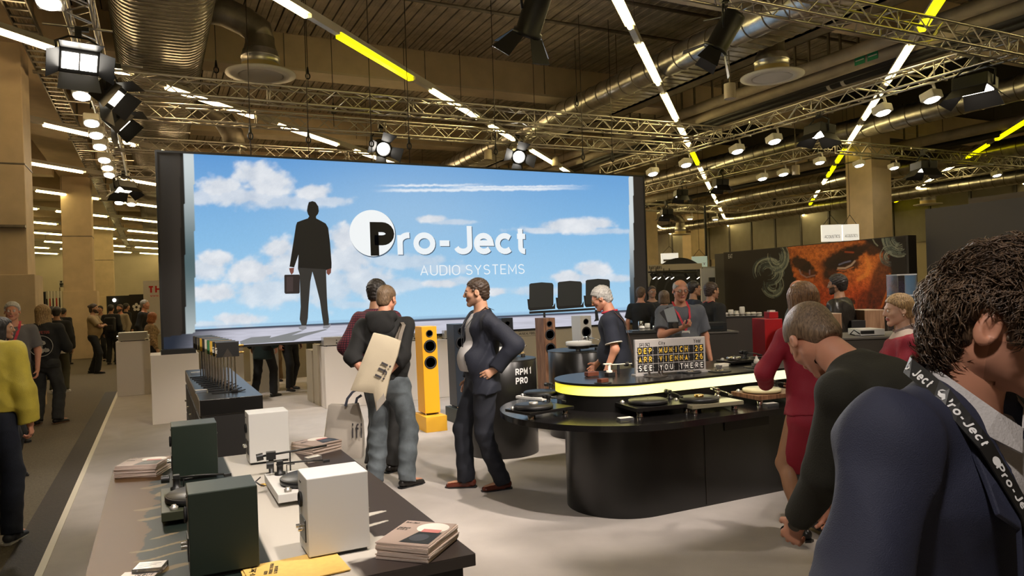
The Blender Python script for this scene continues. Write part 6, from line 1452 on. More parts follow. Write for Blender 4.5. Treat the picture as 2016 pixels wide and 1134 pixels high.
def snet(f, h, lo=None, hi=None, pad=.03):
    lo = (f.lo if lo is None else lo) - pad; hi = (f.hi if hi is None else hi) + pad; st = 4
    nc = np.ceil((hi - lo) / (h * st)).astype(int) + 1; n = nc * st
    ci = np.stack(np.meshgrid(*[np.arange(m) for m in nc], indexing='ij'), -1).reshape(-1, 3)
    D = f(lo + (ci * st + (st - 1) / 2.) * h); act = np.abs(D) < h * st * .9 * 1.5 + .012
    V = np.repeat(np.repeat(np.repeat(D.reshape(nc), st, 0), st, 1), st, 2)
    ca = ci[act]; off = np.stack(np.meshgrid(*[np.arange(st)] * 3, indexing='ij'), -1).reshape(-1, 3)
    idx = (ca[:, None, :] * st + off[None]).reshape(-1, 3); V[idx[:, 0], idx[:, 1], idx[:, 2]] = f(lo + idx * h)
    I = V < 0; c8 = [I[i:n[0] - 1 + i, j:n[1] - 1 + j, k:n[2] - 1 + k] for i in (0, 1) for j in (0, 1) for k in (0, 1)]
    sm = sum(c.astype(np.int8) for c in c8); cells = np.argwhere((sm > 0) & (sm < 8)); 
    if not len(cells): return np.zeros((0, 3)), np.zeros((0, 4), int)
    cid = np.full(tuple(n - 1), -1, np.int64); cid[cells[:, 0], cells[:, 1], cells[:, 2]] = np.arange(len(cells))
    acc = np.zeros((len(cells), 3)); cnt = np.zeros(len(cells)); g = lambda o: V[cells[:, 0] + o[0], cells[:, 1] + o[1], cells[:, 2] + o[2]]
    for ax in range(3):
        o1, o2 = [o for o in range(3) if o != ax]
        for u in (0, 1):
            for v in (0, 1):
                a = [0, 0, 0]; a[o1] = u; a[o2] = v; b = list(a); b[ax] = 1; va = g(a); vb = g(b); m = (va < 0) != (vb < 0); t = np.where(m, va / (va - vb + 1e-12), 0)
                for q in range(3): acc[:, q] += np.where(m, a[q] + (t if q == ax else 0), 0)
                cnt += m
    verts = lo + (cells + acc / cnt[:, None]) * h; quads = []
    for ax in range(3):
        o1, o2 = [(1, 2), (2, 0), (0, 1)][ax]; sl0 = [slice(None)] * 3; sl1 = [slice(None)] * 3; sl0[ax] = slice(0, -1); sl1[ax] = slice(1, None)
        A = I[tuple(sl0)]; B = I[tuple(sl1)]; e = np.argwhere(A != B); ins = A[e[:, 0], e[:, 1], e[:, 2]]
        e1 = e.copy(); e1[:, o1] -= 1; e2 = e.copy(); e2[:, o2] -= 1; e3 = e1.copy(); e3[:, o2] -= 1
        ok = np.ones(len(e), bool)
        for w_ in (e, e3): ok &= (w_ >= 0).all(1) & (w_ < (n - 1)).all(1)
        e, e1, e2, e3, ins = e[ok], e1[ok], e2[ok], e3[ok], ins[ok]; c = lambda w_: cid[w_[:, 0], w_[:, 1], w_[:, 2]]
        q = np.stack([c(e), c(e1), c(e3), c(e2)], 1); q[~ins] = q[~ins][:, ::-1]; quads.append(q)
    Q = np.vstack(quads); return verts, Q[(Q >= 0).all(1)]
def npmesh(name, parts, mats):
    """parts: list of (verts, quads, material index array or int)"""
    Vs = []; Fs = []; Ms = []; o = 0
    for v, f, m in parts:
        Vs.append(v); Fs.append(f + o); o += len(v); Ms.append(np.full(len(f), m) if np.isscalar(m) else m)
    V_ = np.vstack(Vs); F_ = np.vstack(Fs); M_ = np.concatenate(Ms).astype(np.int32)
    me = bpy.data.meshes.new(name); me.vertices.add(len(V_)); me.vertices.foreach_set('co', V_.ravel()); me.loops.add(F_.size); me.loops.foreach_set('vertex_index', F_.ravel().astype(np.int32))
    me.polygons.add(len(F_)); me.polygons.foreach_set('loop_start', (np.arange(len(F_)) * F_.shape[1]).astype(np.int32))
    for m in mats: me.materials.append(m)
    me.polygons.foreach_set('material_index', M_); me.polygons.foreach_set('use_smooth', np.ones(len(F_), bool)); me.update(calc_edges=True); return me
def folds(amp, fr=26., seed=0., zst=.5):
    a, b, c = 1.3 + seed, 2.1 + seed * .7, .4 + seed
    def fn(P):
        x, y, z = P[:, 0] * fr, P[:, 1] * fr, P[:, 2] * fr * zst
        w = np.sin(x * .6 + 1.3 * np.sin(z * .8 + a) + b) + np.sin(y * .7 + z * .5 + 1.1 * np.sin(x * .5 + c))
        u = z * 1.25 + x * .55 + y * .35 + 1.4 * np.sin(x * .35 + y * .5 + a) + .8 * np.sin(z * .4 + b); v = z * .8 - x * .8 + y * .5 + 1.2 * np.sin(y * .4 + z * .3 + c)
        m = .5 + .5 * np.sin(x * .22 + z * .31 + y * .27 + b * 2)
        return amp * (w * .28 + (np.abs(np.sin(u)) - .64) * 1.15 * m + (np.abs(np.sin(v)) - .64) * .8 * (1 - m))
    return fn
def ik(S, W_, l1, l2, hint):
    S = np.asarray(S, float); W_ = np.asarray(W_, float); d = W_ - S; L = np.linalg.norm(d)
    if L > (l1 + l2) * .998: W_ = S + d / L * (l1 + l2) * .998; d = W_ - S; L = np.linalg.norm(d)
    u = d / L; a = (l1 * l1 - l2 * l2 + L * L) / (2 * L); h = sqrt(max(l1 * l1 - a * a, 0)); hh = np.asarray(hint, float); hh = nrm(hh - u * (hh @ u)); return S + u * a + hh * h, W_

def skin(name, c): return mat('skin_' + name, c, .48, sss=.06, spec=.4)
SK = {'a': skin('light', (.55, .30, .19)), 'b': skin('rosy', (.58, .27, .17)), 'c': skin('tan', (.40, .21, .12)), 'd': skin('pale', (.62, .38, .26))}
m_lip = mat('lips', (.42, .13, .10), .4); m_eyew = mat('eye_white', (.75, .72, .68), .2); m_iris = mat('iris_dark', (.03, .02, .015), .15)
def hairm(name, c, c2=None):
    m = mat('hair_' + name, c, .42, spec=.5)
    nt = m.node_tree
    if 'hn' not in nt.nodes:
        tc = nt.nodes.new('ShaderNodeTexCoord'); mp = nt.nodes.new('ShaderNodeMapping'); n = nt.nodes.new('ShaderNodeTexNoise'); n.name = 'hn'; cr = nt.nodes.new('ShaderNodeValToRGB'); b = nt.nodes.new('ShaderNodeBump')
        mp.inputs['Scale'].default_value = (60, 60, 9); n.inputs['Scale'].default_value = 3; n.inputs['Detail'].default_value = 4; n.inputs['Distortion'].default_value = .8
        c2 = c2 or tuple(min(1, x * 2.2 + .01) for x in c); cr.color_ramp.elements[0].position = .35; cr.color_ramp.elements[1].position = .68
        cr.color_ramp.elements[0].color = (c[0] * .55, c[1] * .55, c[2] * .55, 1); cr.color_ramp.elements[1].color = (*c2, 1); b.inputs['Strength'].default_value = .7; b.inputs['Distance'].default_value = .006
        L = nt.links; L.new(tc.outputs['Object'], mp.inputs[0]); L.new(mp.outputs[0], n.inputs['Vector']); L.new(n.outputs[0], cr.inputs[0]); L.new(cr.outputs[0], nt.nodes['Principled BSDF'].inputs['Base Color']); L.new(n.outputs[0], b.inputs['Height']); L.new(b.outputs[0], nt.nodes['Principled BSDF'].inputs['Normal'])
    return m
HM = {'black': hairm('black', (.014, .010, .008)), 'dark': hairm('dark_brown', (.035, .020, .012)), 'brown': hairm('brown', (.075, .042, .022)), 'grey': hairm('grey', (.30, .28, .25), (.55, .52, .48)), 'silver': hairm('silver', (.42, .40, .37), (.7, .68, .64)),
      'blonde': hairm('blonde', (.26, .15, .06), (.55, .36, .16)), 'red': hairm('red', (.22, .06, .02), (.45, .16, .05)), 'fair': hairm('fair', (.14, .085, .045), (.26, .17, .10)), 'light': hairm('light_brown', (.12, .06, .025), (.30, .16, .07))}
def cloth(name, c, rough=.85, bump=220, plaid=None, stripe=None, sheen=.0, noise=None):
    m = mat('cloth_' + name, c, rough, bump=(bump, .25), noise=noise)
    if plaid:
        nt = m.node_tree; tc = nt.nodes.new('ShaderNodeTexCoord'); L = nt.links; prev = None
        for i, ax in enumerate('XZ' if not stripe else 'X'):
            w = nt.nodes.new('ShaderNodeTexWave'); w.wave_type = 'BANDS'; w.bands_direction = ax; w.inputs['Scale'].default_value = plaid[1]; w.inputs['Distortion'].default_value = .15; L.new(tc.outputs['Object'], w.inputs['Vector'])
            mx = nt.nodes.new('ShaderNodeMix'); mx.data_type = 'RGBA'; mx.inputs[6].default_value = (*c, 1) if prev is None else (0, 0, 0, 1); mx.inputs[7].default_value = (*plaid[0], 1)
            st = nt.nodes.new('ShaderNodeMath'); st.operation = 'GREATER_THAN'; st.inputs[1].default_value = plaid[2]; L.new(w.outputs[0], st.inputs[0])
            ml = nt.nodes.new('ShaderNodeMath'); ml.operation = 'MULTIPLY'; ml.inputs[1].default_value = .75; L.new(st.outputs[0], ml.inputs[0]); L.new(ml.outputs[0], mx.inputs[0])
            if prev is not None: L.new(prev, mx.inputs[6])
            prev = mx.outputs[2]
        L.new(prev, nt.nodes['Principled BSDF'].inputs['Base Color'])
    return m

def head_field(bald=False, fem=False):
    F = Field(.02)
    F.ell((0, -.014, .032), (.074, .094, .083)); F.ell((0, .022, -.03), (.058, .066, .072), k=.03)
    jw = .040 if fem else .046
    for sx in (-1, 1):
        F.cone((sx * jw, .0, -.055), (sx * .012, .066, -.095), .022, .017, k=.028); F.ell((sx * .038, .055, -.022), (.024, .024, .022), k=.02)
    F.ell((0, .071, -.097), (.018, .016, .015), k=.015); F.cone((-.030, .074, .024), (.030, .074, .024), .012, .012, k=.02)
    F.cone((0, .086, .016), (0, .104, -.022), .008, .0115, k=.010); F.ell((0, .098, -.026), (.016, .012, .009), k=.008)
    for sx in (-1, 1):
        F.ell((sx * .030, .091, .004), (.017, .012, .010), k=.012, sub=True); F.ell((sx * .030, .0755, .0045), (.0155, .0135, .0125), k=.004)
        F.ell((sx * .078, -.006, -.004), (.010, .020, .031), R=rotx(-12) @ roty(sx * -14), k=.006); F.ell((sx * .086, -.001, -.001), (.006, .011, .018), k=.005, sub=True)
    F.cone((-.016, .086, -.053), (.016, .086, -.053), .0065, .0065, k=.006); F.cone((-.013, .085, -.064), (.013, .085, -.064), .0075, .0075, k=.006)
    F.cone((-.020, .095, -.0585), (.020, .095, -.0585), .0022, .0022, k=.003, sub=True)
    F.cone((0, -.022, -.06), (0, -.024, -.15), .051 if not fem else .043, .044 if not fem else .037, k=.03)
    return F
def hand_field(curl=25., spread=5., grip=False):
    """hand along +Y from the wrist at origin, palm facing -Z, thumb on +X"""
    F = Field(.008); F.flat((0, .004, 0), (0, .078, 0), (.026, .017), (.038, .0125), V3(1, 0, 0), k=.012, rz=.012); F.cone((0, -.03, 0), (0, .01, 0), .026, .024, k=.015)
    for i, (x, l) in enumerate(((.029, .068), (.010, .077), (-.009, .072), (-.027, .057))):
        p = V3(x, .078 - abs(x - .005) * .25, 0); a = 0.; az = radians(spread * (x / .03)); r = .0088 - .0006 * (i == 3)
        for j, fr in enumerate((.45, .30, .25)):
            a += curl * (.8 if j == 0 else 1.1) * (1 + .10 * i); d = V3(sin(az) * cos(radians(a)), cos(az) * cos(radians(a)), -sin(radians(a))); q = p + d * l * fr; F.cone(p, q, r, r * .93, k=.004); p = q; r *= .93
    p = V3(.022, .022, -.004); q = p + nrm(V3(.75, .62, -.30)) * .042; F.cone(p, q, .013, .0105, k=.012); q2 = q + nrm(V3(.35, .85, -.35 - curl / 90.)) * .03; F.cone(q, q2, .0102, .0085, k=.004)
    return F
_cache = {}
def cached(key, fn):
    if key not in _cache: _cache[key] = fn()
    return _cache[key]
def frame_R(ydir, zdir):
    y = nrm(ydir); z = np.asarray(zdir, float); z = nrm(z - y * (z @ y)); x = np.cross(y, z); return np.stack([x, y, z], 1)

def human(label, loc, az, H=1.78, hb=.014, hh=.0055, hn=.006, sk='a', fem=False, lean=0., side=0., twist=0., hy=0., hp=0., ht=0., feet=None, wR=None, wL=None, eR=(.5, -1, -.2), eL=(-.5, -1, -.2), dR=None, dL=None, nR=None, nL=None,
          curl=28., shr=0., belly=0., wide=1., top=None, bottom=None, shoes=None, hair=None, beard=None, name='person', glasses=False, jacket=None, drop=0., group=None, lo_detail=False, hand_on=True, zoff=0.):
    s = H / 1.78
    t = thing(name, label, 'person', loc, radians(-az), group)
    Pv = V3(0, 0, .95 - drop); Rs = rotz(-twist) @ rotx(-lean) @ roty(side)
    T = lambda x, y, z: Pv + Rs @ (V3(x, y, z) - V3(0, 0, .95)); TD = lambda x, y, z: Rs @ V3(x, y, z)
    sw = (.165 if fem else .188) * wide; Rh = rotz(-hy) @ rotx(-hp) @ roty(ht); nb = T(0, -.012, 1.50); hc = nb + TD(0, .012, .055) + Rh @ V3(0, .02, .10)
    feet = feet or [(.11, 0, 8), (-.11, 0, -8)]; hips = [Pv + V3(sx * .09, 0, -.03) for sx in (1, -1)]; legs = []
    for i in (0, 1):
        fx, fy, fa = feet[i][:3]; fz = feet[i][3] if len(feet[i]) > 3 else 0.
        K, A = ik(hips[i], V3(fx, fy, .085 + fz), .435, .43, (sin(radians(fa)) * .6, 1, .0)); legs.append((hips[i], K, A, fa))
    arms = []
    for i, (w_, e_) in enumerate(((wR, eR), (wL, eL))):
        sx = 1 if i == 0 else -1; S_ = T(sx * sw, -.01, 1.412 + shr); w_ = V3(*w_) if w_ is not None else T(sx * (sw + .06), .03, .90); E_, W_ = ik(S_, w_, .285, .255, e_); arms.append((S_, E_, W_, sx))
    # ---- body
    B = Field(.03); B.k = .03; wd = wide
    B.flat(T(0, 0, .90), T(0, 0, 1.06), (.150 * wd, .105), (.130 * wd, .098), TD(1, 0, 0)); B.flat(T(0, 0, 1.06), T(0, -.005, 1.36), (.130 * wd, .098), (.158 * wd, .105), TD(1, 0, 0))
    B.flat(T(0, -.008, 1.36), T(0, -.012, 1.44), (.150 * wd, .10), (.11, .075), TD(1, 0, 0)); B.cone(T(0, -.014, 1.44), nb + TD(0, .01, .05), .058, .050); B.cone(nb, hc + Rh @ V3(0, -.022, -.065), .058 if not fem else .050, .054 if not fem else .046, k=.02)
    for (S_, E_, W_, sx) in arms:
        B.cone(T(sx * .05, -.012, 1.44), S_, .050, .050); B.cone(S_, E_, .048 * (.85 if fem else 1), .040 * (.85 if fem else 1)); B.cone(E_, W_, .040 * (.85 if fem else 1), .027 * (.9 if fem else 1)); 
    for i, (h_, K, A, fa) in enumerate(legs):
        B.cone(h_, K, .082, .054); B.cone(K, A, .050, .036); m = K + (A - K) * .3 + V3(0, -.018, 0); B.ell(m, (.046, .046, .10)); f = rotz(-fa); B.cone(A + V3(0, 0, -.03), A + f @ V3(0, .15, -.055), .034, .026)
    if fem: B.ell(T(.07, .085, 1.30), (.055, .05, .055)); B.ell(T(-.07, .085, 1.30), (.055, .05, .055))
    parts = [(*snet(B, hb * 1.35), 0)]
    hv, hq = cached(('head', round(hh, 4), fem), lambda: snet(head_field(fem=fem), hh))
    fc = hv[hq].mean(1); mi = np.zeros(len(hq), int)
    mi[(np.abs(fc[:, 0]) < .022) & (fc[:, 1] > .078) & (np.abs(fc[:, 2] + .0585) < .010)] = 1
    mi[(np.abs(np.abs(fc[:, 0]) - .030) < .017) & (fc[:, 1] > .07) & (np.abs(fc[:, 2] - .0255 + 6 * (np.abs(fc[:, 0]) - .03) ** 2 * 10) < .0035)] = 2
    if beard == 'stubble' or beard == 'full':
        lo_ = (fc[:, 2] < -.036 + .35 * np.maximum(0, .06 - fc[:, 1])) & (fc[:, 1] > -.0) & (fc[:, 2] > -.125) & (mi == 0) & ~((np.abs(fc[:, 0]) < .02) & (np.abs(fc[:, 2] + .0585) < .012)); mi[lo_] = 5
    keep = ((hv[:, 2] > -.095) | ((hv[:, 1] > .015) & (hv[:, 2] > -.128)))[hq].all(1); parts.append(((hv @ Rh.T) + hc, hq[keep], mi[keep]))
    ev = MB()
    for sx in (-1, 1): ev.ell((sx * .030, .0785, .0045), (.0125, .0125, .0115), 12, 8, 3); ev.ell((sx * .030, .0868, .0045), (.0055, .0046, .0055), 10, 6, 4)
    tri = [f if len(f) == 4 else list(f) + [f[-1]] for f in ev.f]
    evv = np.array([tuple(v) for v in ev.v]); eq = [f for f in ev.f if len(f) == 4]; em = [m for f, m in zip(ev.f, ev.mi) if len(f) == 4]
    parts.append((evv @ Rh.T + hc, np.array(eq), np.array(em)))
    if hand_on:
        for i, (S_, E_, W_, sx) in enumerate(arms):
            d = (dR, dL)[i]; n_ = (nR, nL)[i]; d = nrm(W_ - E_) if d is None else nrm(d); n_ = V3(-sx, 0, 0) if n_ is None else V3(*n_)
            cu = curl[i] if isinstance(curl, (tuple, list)) else curl
            v, q = cached(('hand', cu, hn), lambda: snet(hand_field(cu), hn))
            R = frame_R(d, -nrm(n_)); v2 = v * np.array([1 if False else 1, 1, 1.])
            # thumb must sit on the correct side: mirror x when needed
            want = V3(0, 1, 0) if True else None; xs = 1.
            if (R[:, 0] @ np.asarray(thumb_dir(sx, d, n_))) < 0: xs = -1.
            v2 = v * np.array([xs, 1, 1]); parts.append((v2 @ R.T + W_, q if xs > 0 else q[:, ::-1], 0))
    for p in parts: pass
    parts = [(v * s, q, m) for v, q, m in parts]
    hmat = HM[hair[1]] if hair else HM['dark']
    stub = mat('stubble_' + (hair[1] if hair else 'x') + sk, tuple(np.array(SK[sk].node_tree.nodes['Principled BSDF'].inputs['Base Color'].default_value[:3]) * (.74 if beard == 'stubble' else .18)), .8)
    if beard == 'full': stub = hmat
    link(npmesh('body', parts, [SK[sk], m_lip, hmat, m_eyew, m_iris, stub]), 'body', t)
    def emit(F, h, nm_, m, xf=None, label=None, kwbevel=0):
        v, q = snet(F, h)
        if not len(v): return None
        if xf is not None: v = v @ xf[0].T + xf[1]
        o = link(npmesh(nm_, [(v * s, q, 0)], [m]), nm_, t)
        if label: o['label'] = label
        return o
    # ---- clothes
    def torso_cloth(nm_, m, off, hem, sleeve, fold=.006, neck=1.475, slim=0., open_=False, hs=hb, arm_off=None, flare=0., seed=0., collar=False):
        F = Field(.035); o = off; clip = [(T(0, 0, hem), TD(0, 0, -1))]; bl = belly; ao = off if arm_off is None else arm_off
        cl = clip + [(T(0, -.02, neck), TD(0, .35, 1))]
        F.flat(T(0, 0, hem - .02), T(0, 0, 1.06), (.152 * wd + o + flare, .112 + o + flare * .6), (.140 * wd + o - slim, .104 + o), TD(1, 0, 0), clip=cl, rz=.1)
        F.flat(T(0, 0, 1.06), T(0, -.005, 1.36), (.140 * wd + o - slim, .104 + o), (.165 * wd + o, .112 + o), TD(1, 0, 0), clip=cl)
        F.flat(T(0, -.008, 1.36), T(0, -.012, 1.44), (.155 * wd + o, .105 + o), (.10 + o, .075 + o), TD(1, 0, 0), clip=cl)
        if bl: F.ell(T(0, .05, 1.09), (.145 * wd + o, .10 + bl + o, .17), clip=cl)
        if fem: F.ell(T(.07, .085, 1.30), (.06 + o, .055 + o, .06)); F.ell(T(-.07, .085, 1.30), (.06 + o, .055 + o, .06))
        fk = .88 if fem else 1
        for (S_, E_, W_, sx) in arms:
            F.cone(T(sx * .06, -.014, 1.435 + shr * .8), S_, .050 + ao * .8, .052 + ao * .8, clip=cl[1:]); 
            if sleeve == 'long':
                F.cone(S_, E_, (.050 + ao * .8) * fk, (.045 + ao * .9) * fk, k=.03); F.cone(E_, E_ + (W_ - E_) * .96, (.047 + ao) * fk, (.034 + ao) * fk, k=.025, cap=True)
            elif sleeve == 'elbow':
                F.cone(S_, E_, (.051 + ao * .8) * fk, (.047 + ao * .9) * fk, k=.03); F.cone(E_, E_ + (W_ - E_) * .25, (.050 + ao) * fk, (.047 + ao) * fk, k=.02, cap=True)
            elif sleeve == 'short': F.cone(S_, S_ + (E_ - S_) * .78, (.054 + ao * .8) * fk, (.055 + ao) * fk, k=.03, cap=True)
        if open_ == 2:
            F.flat(T(0, .26, 1.52), T(0, .28, hem - .1), (.10, .20), (.13, .225), TD(1, 0, 0), k=.015, sub=True)
        elif open_:
            F.cone(T(0, .20, 1.12), T(0, .135, 1.50), .006, .085, k=.008, sub=True); F.cone(T(0, .21, 1.10), T(0, .22, hem - .1), .006, .07, k=.008, sub=True)
        F.fold = folds(fold, 24, seed)
        if lo_detail: F.fold = None
        return emit(F, hs, nm_, m)
    if bottom:
        kind, m = bottom[0], bottom[1]; F = Field(.03)
        if kind == 'trousers':
            tf = bottom[2] if len(bottom) > 2 else .016; wz = T(0, 0, 1.04)
            F.flat(Pv + V3(0, -.005, -.06), T(0, 0, 1.03), (.155 * wd + tf * .6, .115 + tf * .5), (.142 * wd + tf * .5, .108 + tf * .5 + belly * .4), V3(1, 0, 0), clip=[(T(0, 0, 1.035), TD(0, 0, 1))])
            for i, (h_, K, A, fa) in enumerate(legs):
                F.ell(h_ + V3(0, -.05, -.0), (.085, .075, .09)); F.cone(h_, K, .088 + tf, .060 + tf, k=.02); F.cone(K, A + V3(0, 0, -.025), .058 + tf, .046 + tf * 1.5, k=.025, cap=True)
            F.fold = folds(bottom[3] if len(bottom) > 3 else .006, 26, 2., .8); emit(F, hb, 'trousers', m)
        elif kind == 'skirt':
            K = (legs[0][1] + legs[1][1]) / 2; F.flat(T(0, 0, 1.05), Pv + V3(0, -.02, -.10), (.135, .105), (.175, .130), V3(1, 0, 0), k=.05); F.flat(Pv + V3(0, -.02, -.10), K + V3(0, 0, -.04), (.175, .130), (.150, .105), V3(1, 0, 0), k=.04, cap=True); F.fold = folds(.003, 18, 1.); emit(F, hb, 'skirt', m)
    if top:
        for i, tp in enumerate(top): torso_cloth(*tp[:2], **tp[2])
    if shoes:
        for i, (h_, K, A, fa) in enumerate(legs):
            f = rotz(-fa); g = V3(A[0], A[1], A[2] - .085); F = Field(.02); hl = .035 if shoes[0] != 'heel' else .0
            cz = [(g + V3(0, 0, .012), V3(0, 0, -1))]
            F.cone(g + f @ V3(0, -.045, .045), g + f @ V3(0, .03, .06), .036, .037, clip=cz + [(g + V3(0, 0, .105), V3(0, 0, 1))]); F.flat(g + f @ V3(0, .0, .035), g + f @ V3(0, .155, .022), (.040, .042), (.042, .026), f @ V3(1, 0, 0), clip=cz)
            F.fold = None; o = emit(F, min(hb * .7, .008), 'shoe', shoes[1])
            q = MB(); pts = [(x, y) for x, y in ((-.034, -.075), (.0, -.088), (.034, -.075), (.036, -.01), (.046, .08), (.044, .14), (.022, .185), (-.012, .188), (-.038, .15), (-.042, .08), (-.034, -.01))]
            zb = max(g[2], 0) * s
            q.prism([tuple((V3(*(f @ V3(x, y, 0))) + V3(g[0], g[1], 0))[:2] * s) for x, y in pts], zb, zb + .014 * s); q.build('sole', shoes[2], o)
    # ---- hair
    if hair and hair[0] != 'none':
        F = Field(.012); kind = hair[0]; pl = [(V3(0, .083, .078), nrm(V3(0, .66, -.75)))]; vol = hair[2] if len(hair) > 2 else .010
        if kind in ('short', 'buzz', 'ponytail', 'bun', 'curly', 'fringe'):
            F.ell((0, -.016, .034), (.075 + vol, .096 + vol, .084 + vol * 1.15), clip=pl); F.ell((0, -.055, -.02), (.062 + vol * .4, .052 + vol * .6, .07), clip=[(V3(0, -.02, 0), V3(0, 1, .1)), (V3(0, 0, -.072), V3(0, 0, -1))], k=.015)
        if kind == 'short' or kind == 'curly':
            for sx in (-1, 1): F.cone((sx * (.073 + vol * .2), .024, .02), (sx * (.072), .024, .0), .006, .004, k=.01)
        if kind == 'fringe': F.ell((0, .0, .10), (.068, .092, .062), k=.01, sub=True)
        if kind == 'long':
            vol = .014; F.ell((0, -.016, .036), (.078 + vol, .096 + vol, .084 + vol), clip=pl); c2 = [(V3(0, .045, 0), V3(0, 1, .0))]; ln = hair[3] if len(hair) > 3 else .26
            F.flat((0, -.055, .03), (0, -.085, -ln), (.078, .055), (.085, .035), V3(1, 0, 0), k=.03, clip=c2)
            for sx in (-1, 1): F.flat((sx * .070, .0, .03), (sx * .080, -.02, -ln + .05), (.028, .050), (.024, .045), V3(1, 0, 0), k=.03, clip=c2)
        if kind == 'bob':
            F.ell((0, -.016, .036), (.092, .108, .098), clip=pl); c2 = [(V3(0, .05, 0), V3(0, 1, .0))]
            for sx in (-1, 1): F.flat((sx * .066, .0, .04), (sx * .074, -.01, -.09), (.034, .055), (.036, .055), V3(1, 0, 0), k=.03, clip=c2)
            F.flat((0, -.06, .03), (0, -.065, -.10), (.08, .05), (.085, .05), V3(1, 0, 0), k=.03, clip=c2)
        if kind == 'ponytail':
            F.ell((0, -.118, .01), (.022, .02, .02), k=.02); F.cone((0, -.125, .0), (.0, -.165, -.06), .020, .034, k=.02); F.cone((.0, -.165, -.06), (.01, -.155, -.19), .034, .032, k=.02); F.cone((.01, -.155, -.19), (.02, -.135, -.29), .032, .010, k=.02)
        if kind == 'bun': F.ell((0, -.115, .055), (.034, .032, .034), k=.012); F.ell((0, -.06, -.06), (.07, .05, .06), k=.02, clip=[(V3(0, .0, 0), V3(0, 1, 0))])
        amp = {'curly': .0065, 'buzz': .0, 'fringe': .0015}.get(kind, .003)
        if kind in ('short', 'curly'): F.fold = (lambda P: amp * (np.sin(P[:, 0] * 150 + 3 * np.sin(P[:, 2] * 90)) * np.sin(P[:, 1] * 120 + 2 * np.sin(P[:, 0] * 100)) + .5 * np.sin(P[:, 2] * 210 + P[:, 1] * 90)))
        else: F.fold = (lambda P: amp * (np.sin(P[:, 0] * 260 + 2 * np.sin(P[:, 2] * 30 + P[:, 1] * 40)) * .5 + .6 * np.sin(np.arctan2(P[:, 0], P[:, 1] + .05) * 26 + P[:, 2] * 14)))
        emit(F, hh * 1.0, 'hair', hmat, (Rh, hc))
        if kind == 'ponytail': q = MB(); q.lathe([(.022, -.008), (.026, 0), (.022, .008)], n=16, M=Matrix.Rotation(radians(60), 4, 'X')); q.v = [tuple((Rh @ (V3(*v) + V3(0, -.128, -.003)) + hc) * s) for v in q.v]; q.build('hair_tie', mat('hair_tie', (.35, .25, .12), .5), t)
    if beard == 'full':
        F = Field(.015); c2 = [(V3(0, 0, -.032), nrm(V3(0, -.25, 1))), (V3(0, .0, 0), V3(0, -1, 0))]; F.ell((0, .028, -.062), (.058, .064, .062), clip=c2); F.ell((0, .08, -.1), (.03, .026, .03), clip=c2); F.cone((-.03, .086, -.058), (.03, .086, -.058), .006, .006, k=.004, sub=True); emit(F, hh, 'beard', hmat, (Rh, hc))
    if glasses:
        q = MB()
        for sx in (-1, 1):
            q.tube([(sx * .031 + .021 * cos(a), .097 - abs(cos(a)) * .002, .003 + .016 * sin(a)) for a in np.linspace(0, 2 * pi, 16, endpoint=False)], .0018, 5, closed=True); q.tube([(sx * .052, .095, .006), (sx * .074, .085, .008), (sx * .084, .0, .006)], .0017, 5)
        q.tube([(-.010, .098, .006), (.010, .098, .006)], .0017, 5); q.v = [tuple((Rh @ V3(*v) + hc) * s) for v in q.v]; q.build('glasses', m_black_pl if glasses is True else glasses, t)
    t_info = dict(t=t, T=lambda *a: T(*a) * s, Rs=Rs, Rh=Rh, hc=hc * s, arms=[tuple(np.asarray(x) * s if k < 3 else x for k, x in enumerate(a)) for a in arms], s=s, legs=legs)
    return t_info
def thumb_dir(sx, d, n_):
    """direction of the thumb for the hand on side sx with finger direction d and palm normal n_"""
    return np.cross(d, n_) * sx
def ribbon(name, pts, w, th, m, parent, wdir=None):
    """flat strap through pts; wdir = local width direction(s)"""
    pts = [Vector(p) for p in pts]; q = MB(); vs = []; n = len(pts)
    for i, p in enumerate(pts):
        d = (pts[min(i + 1, n - 1)] - pts[max(i - 1, 0)]).normalized(); wv = Vector(wdir[i] if isinstance(wdir, list) else wdir); wv = (wv - d * wv.dot(d)).normalized(); nn = d.cross(wv)
        for a, b in ((-1, -1), (1, -1), (1, 1), (-1, 1)): vs.append(p + wv * a * w / 2 + nn * b * th / 2)
    fs = []
    for i in range(n - 1):
        for k in range(4): fs.append((i * 4 + k, i * 4 + (k + 1) % 4, i * 4 + 4 + (k + 1) % 4, i * 4 + 4 + k))
    fs += [(0, 3, 2, 1), (n * 4 - 4, n * 4 - 3, n * 4 - 2, n * 4 - 1)]; q.add(vs, fs); return q.build(name, m, parent)
def lanyard(inf, m, badge=True, low=1.12, off=.03, w=.018, zb=None, label=None):
    T = inf['T']; t = inf['t']
    for sx in (-1, 1): ribbon('lanyard', [T(sx * .05, -.075 - off * .6, 1.50), T(sx * .075, -.03, 1.515 + off * .3), T(sx * .075, .06 + off * .3, 1.46), T(sx * .055, .105 + off, 1.36), T(sx * .02, .115 + off, low + .06), T(0, .118 + off, low)], w, .002, m, t, (1, 0, 0))
    if badge:
        c = Vector(T(0, .122 + off, low - .055)); q = MB(); q.box(tuple(c), (.085, .004, .11)); b = q.build('badge', mat('badge_white', (.78, .76, .72), .4), t)
        for k in range(3): q = MB(); q.box((c.x, c.y + .003, c.z + .03 - .025 * k), (.06 - .012 * k, .001, .008)); q.build('badge_print', m_black_pl, b); b.children[-1].matrix_parent_inverse = Matrix.Identity(4)
m_bk_shoe = mat('shoe_black', (.015, .013, .012), .35); m_sole_b = mat('sole_black', (.012, .012, .012), .7); m_sole_w = mat('sole_white', (.6, .58, .54), .6); m_brn_shoe = mat('shoe_oxblood', (.11, .025, .014), .22)
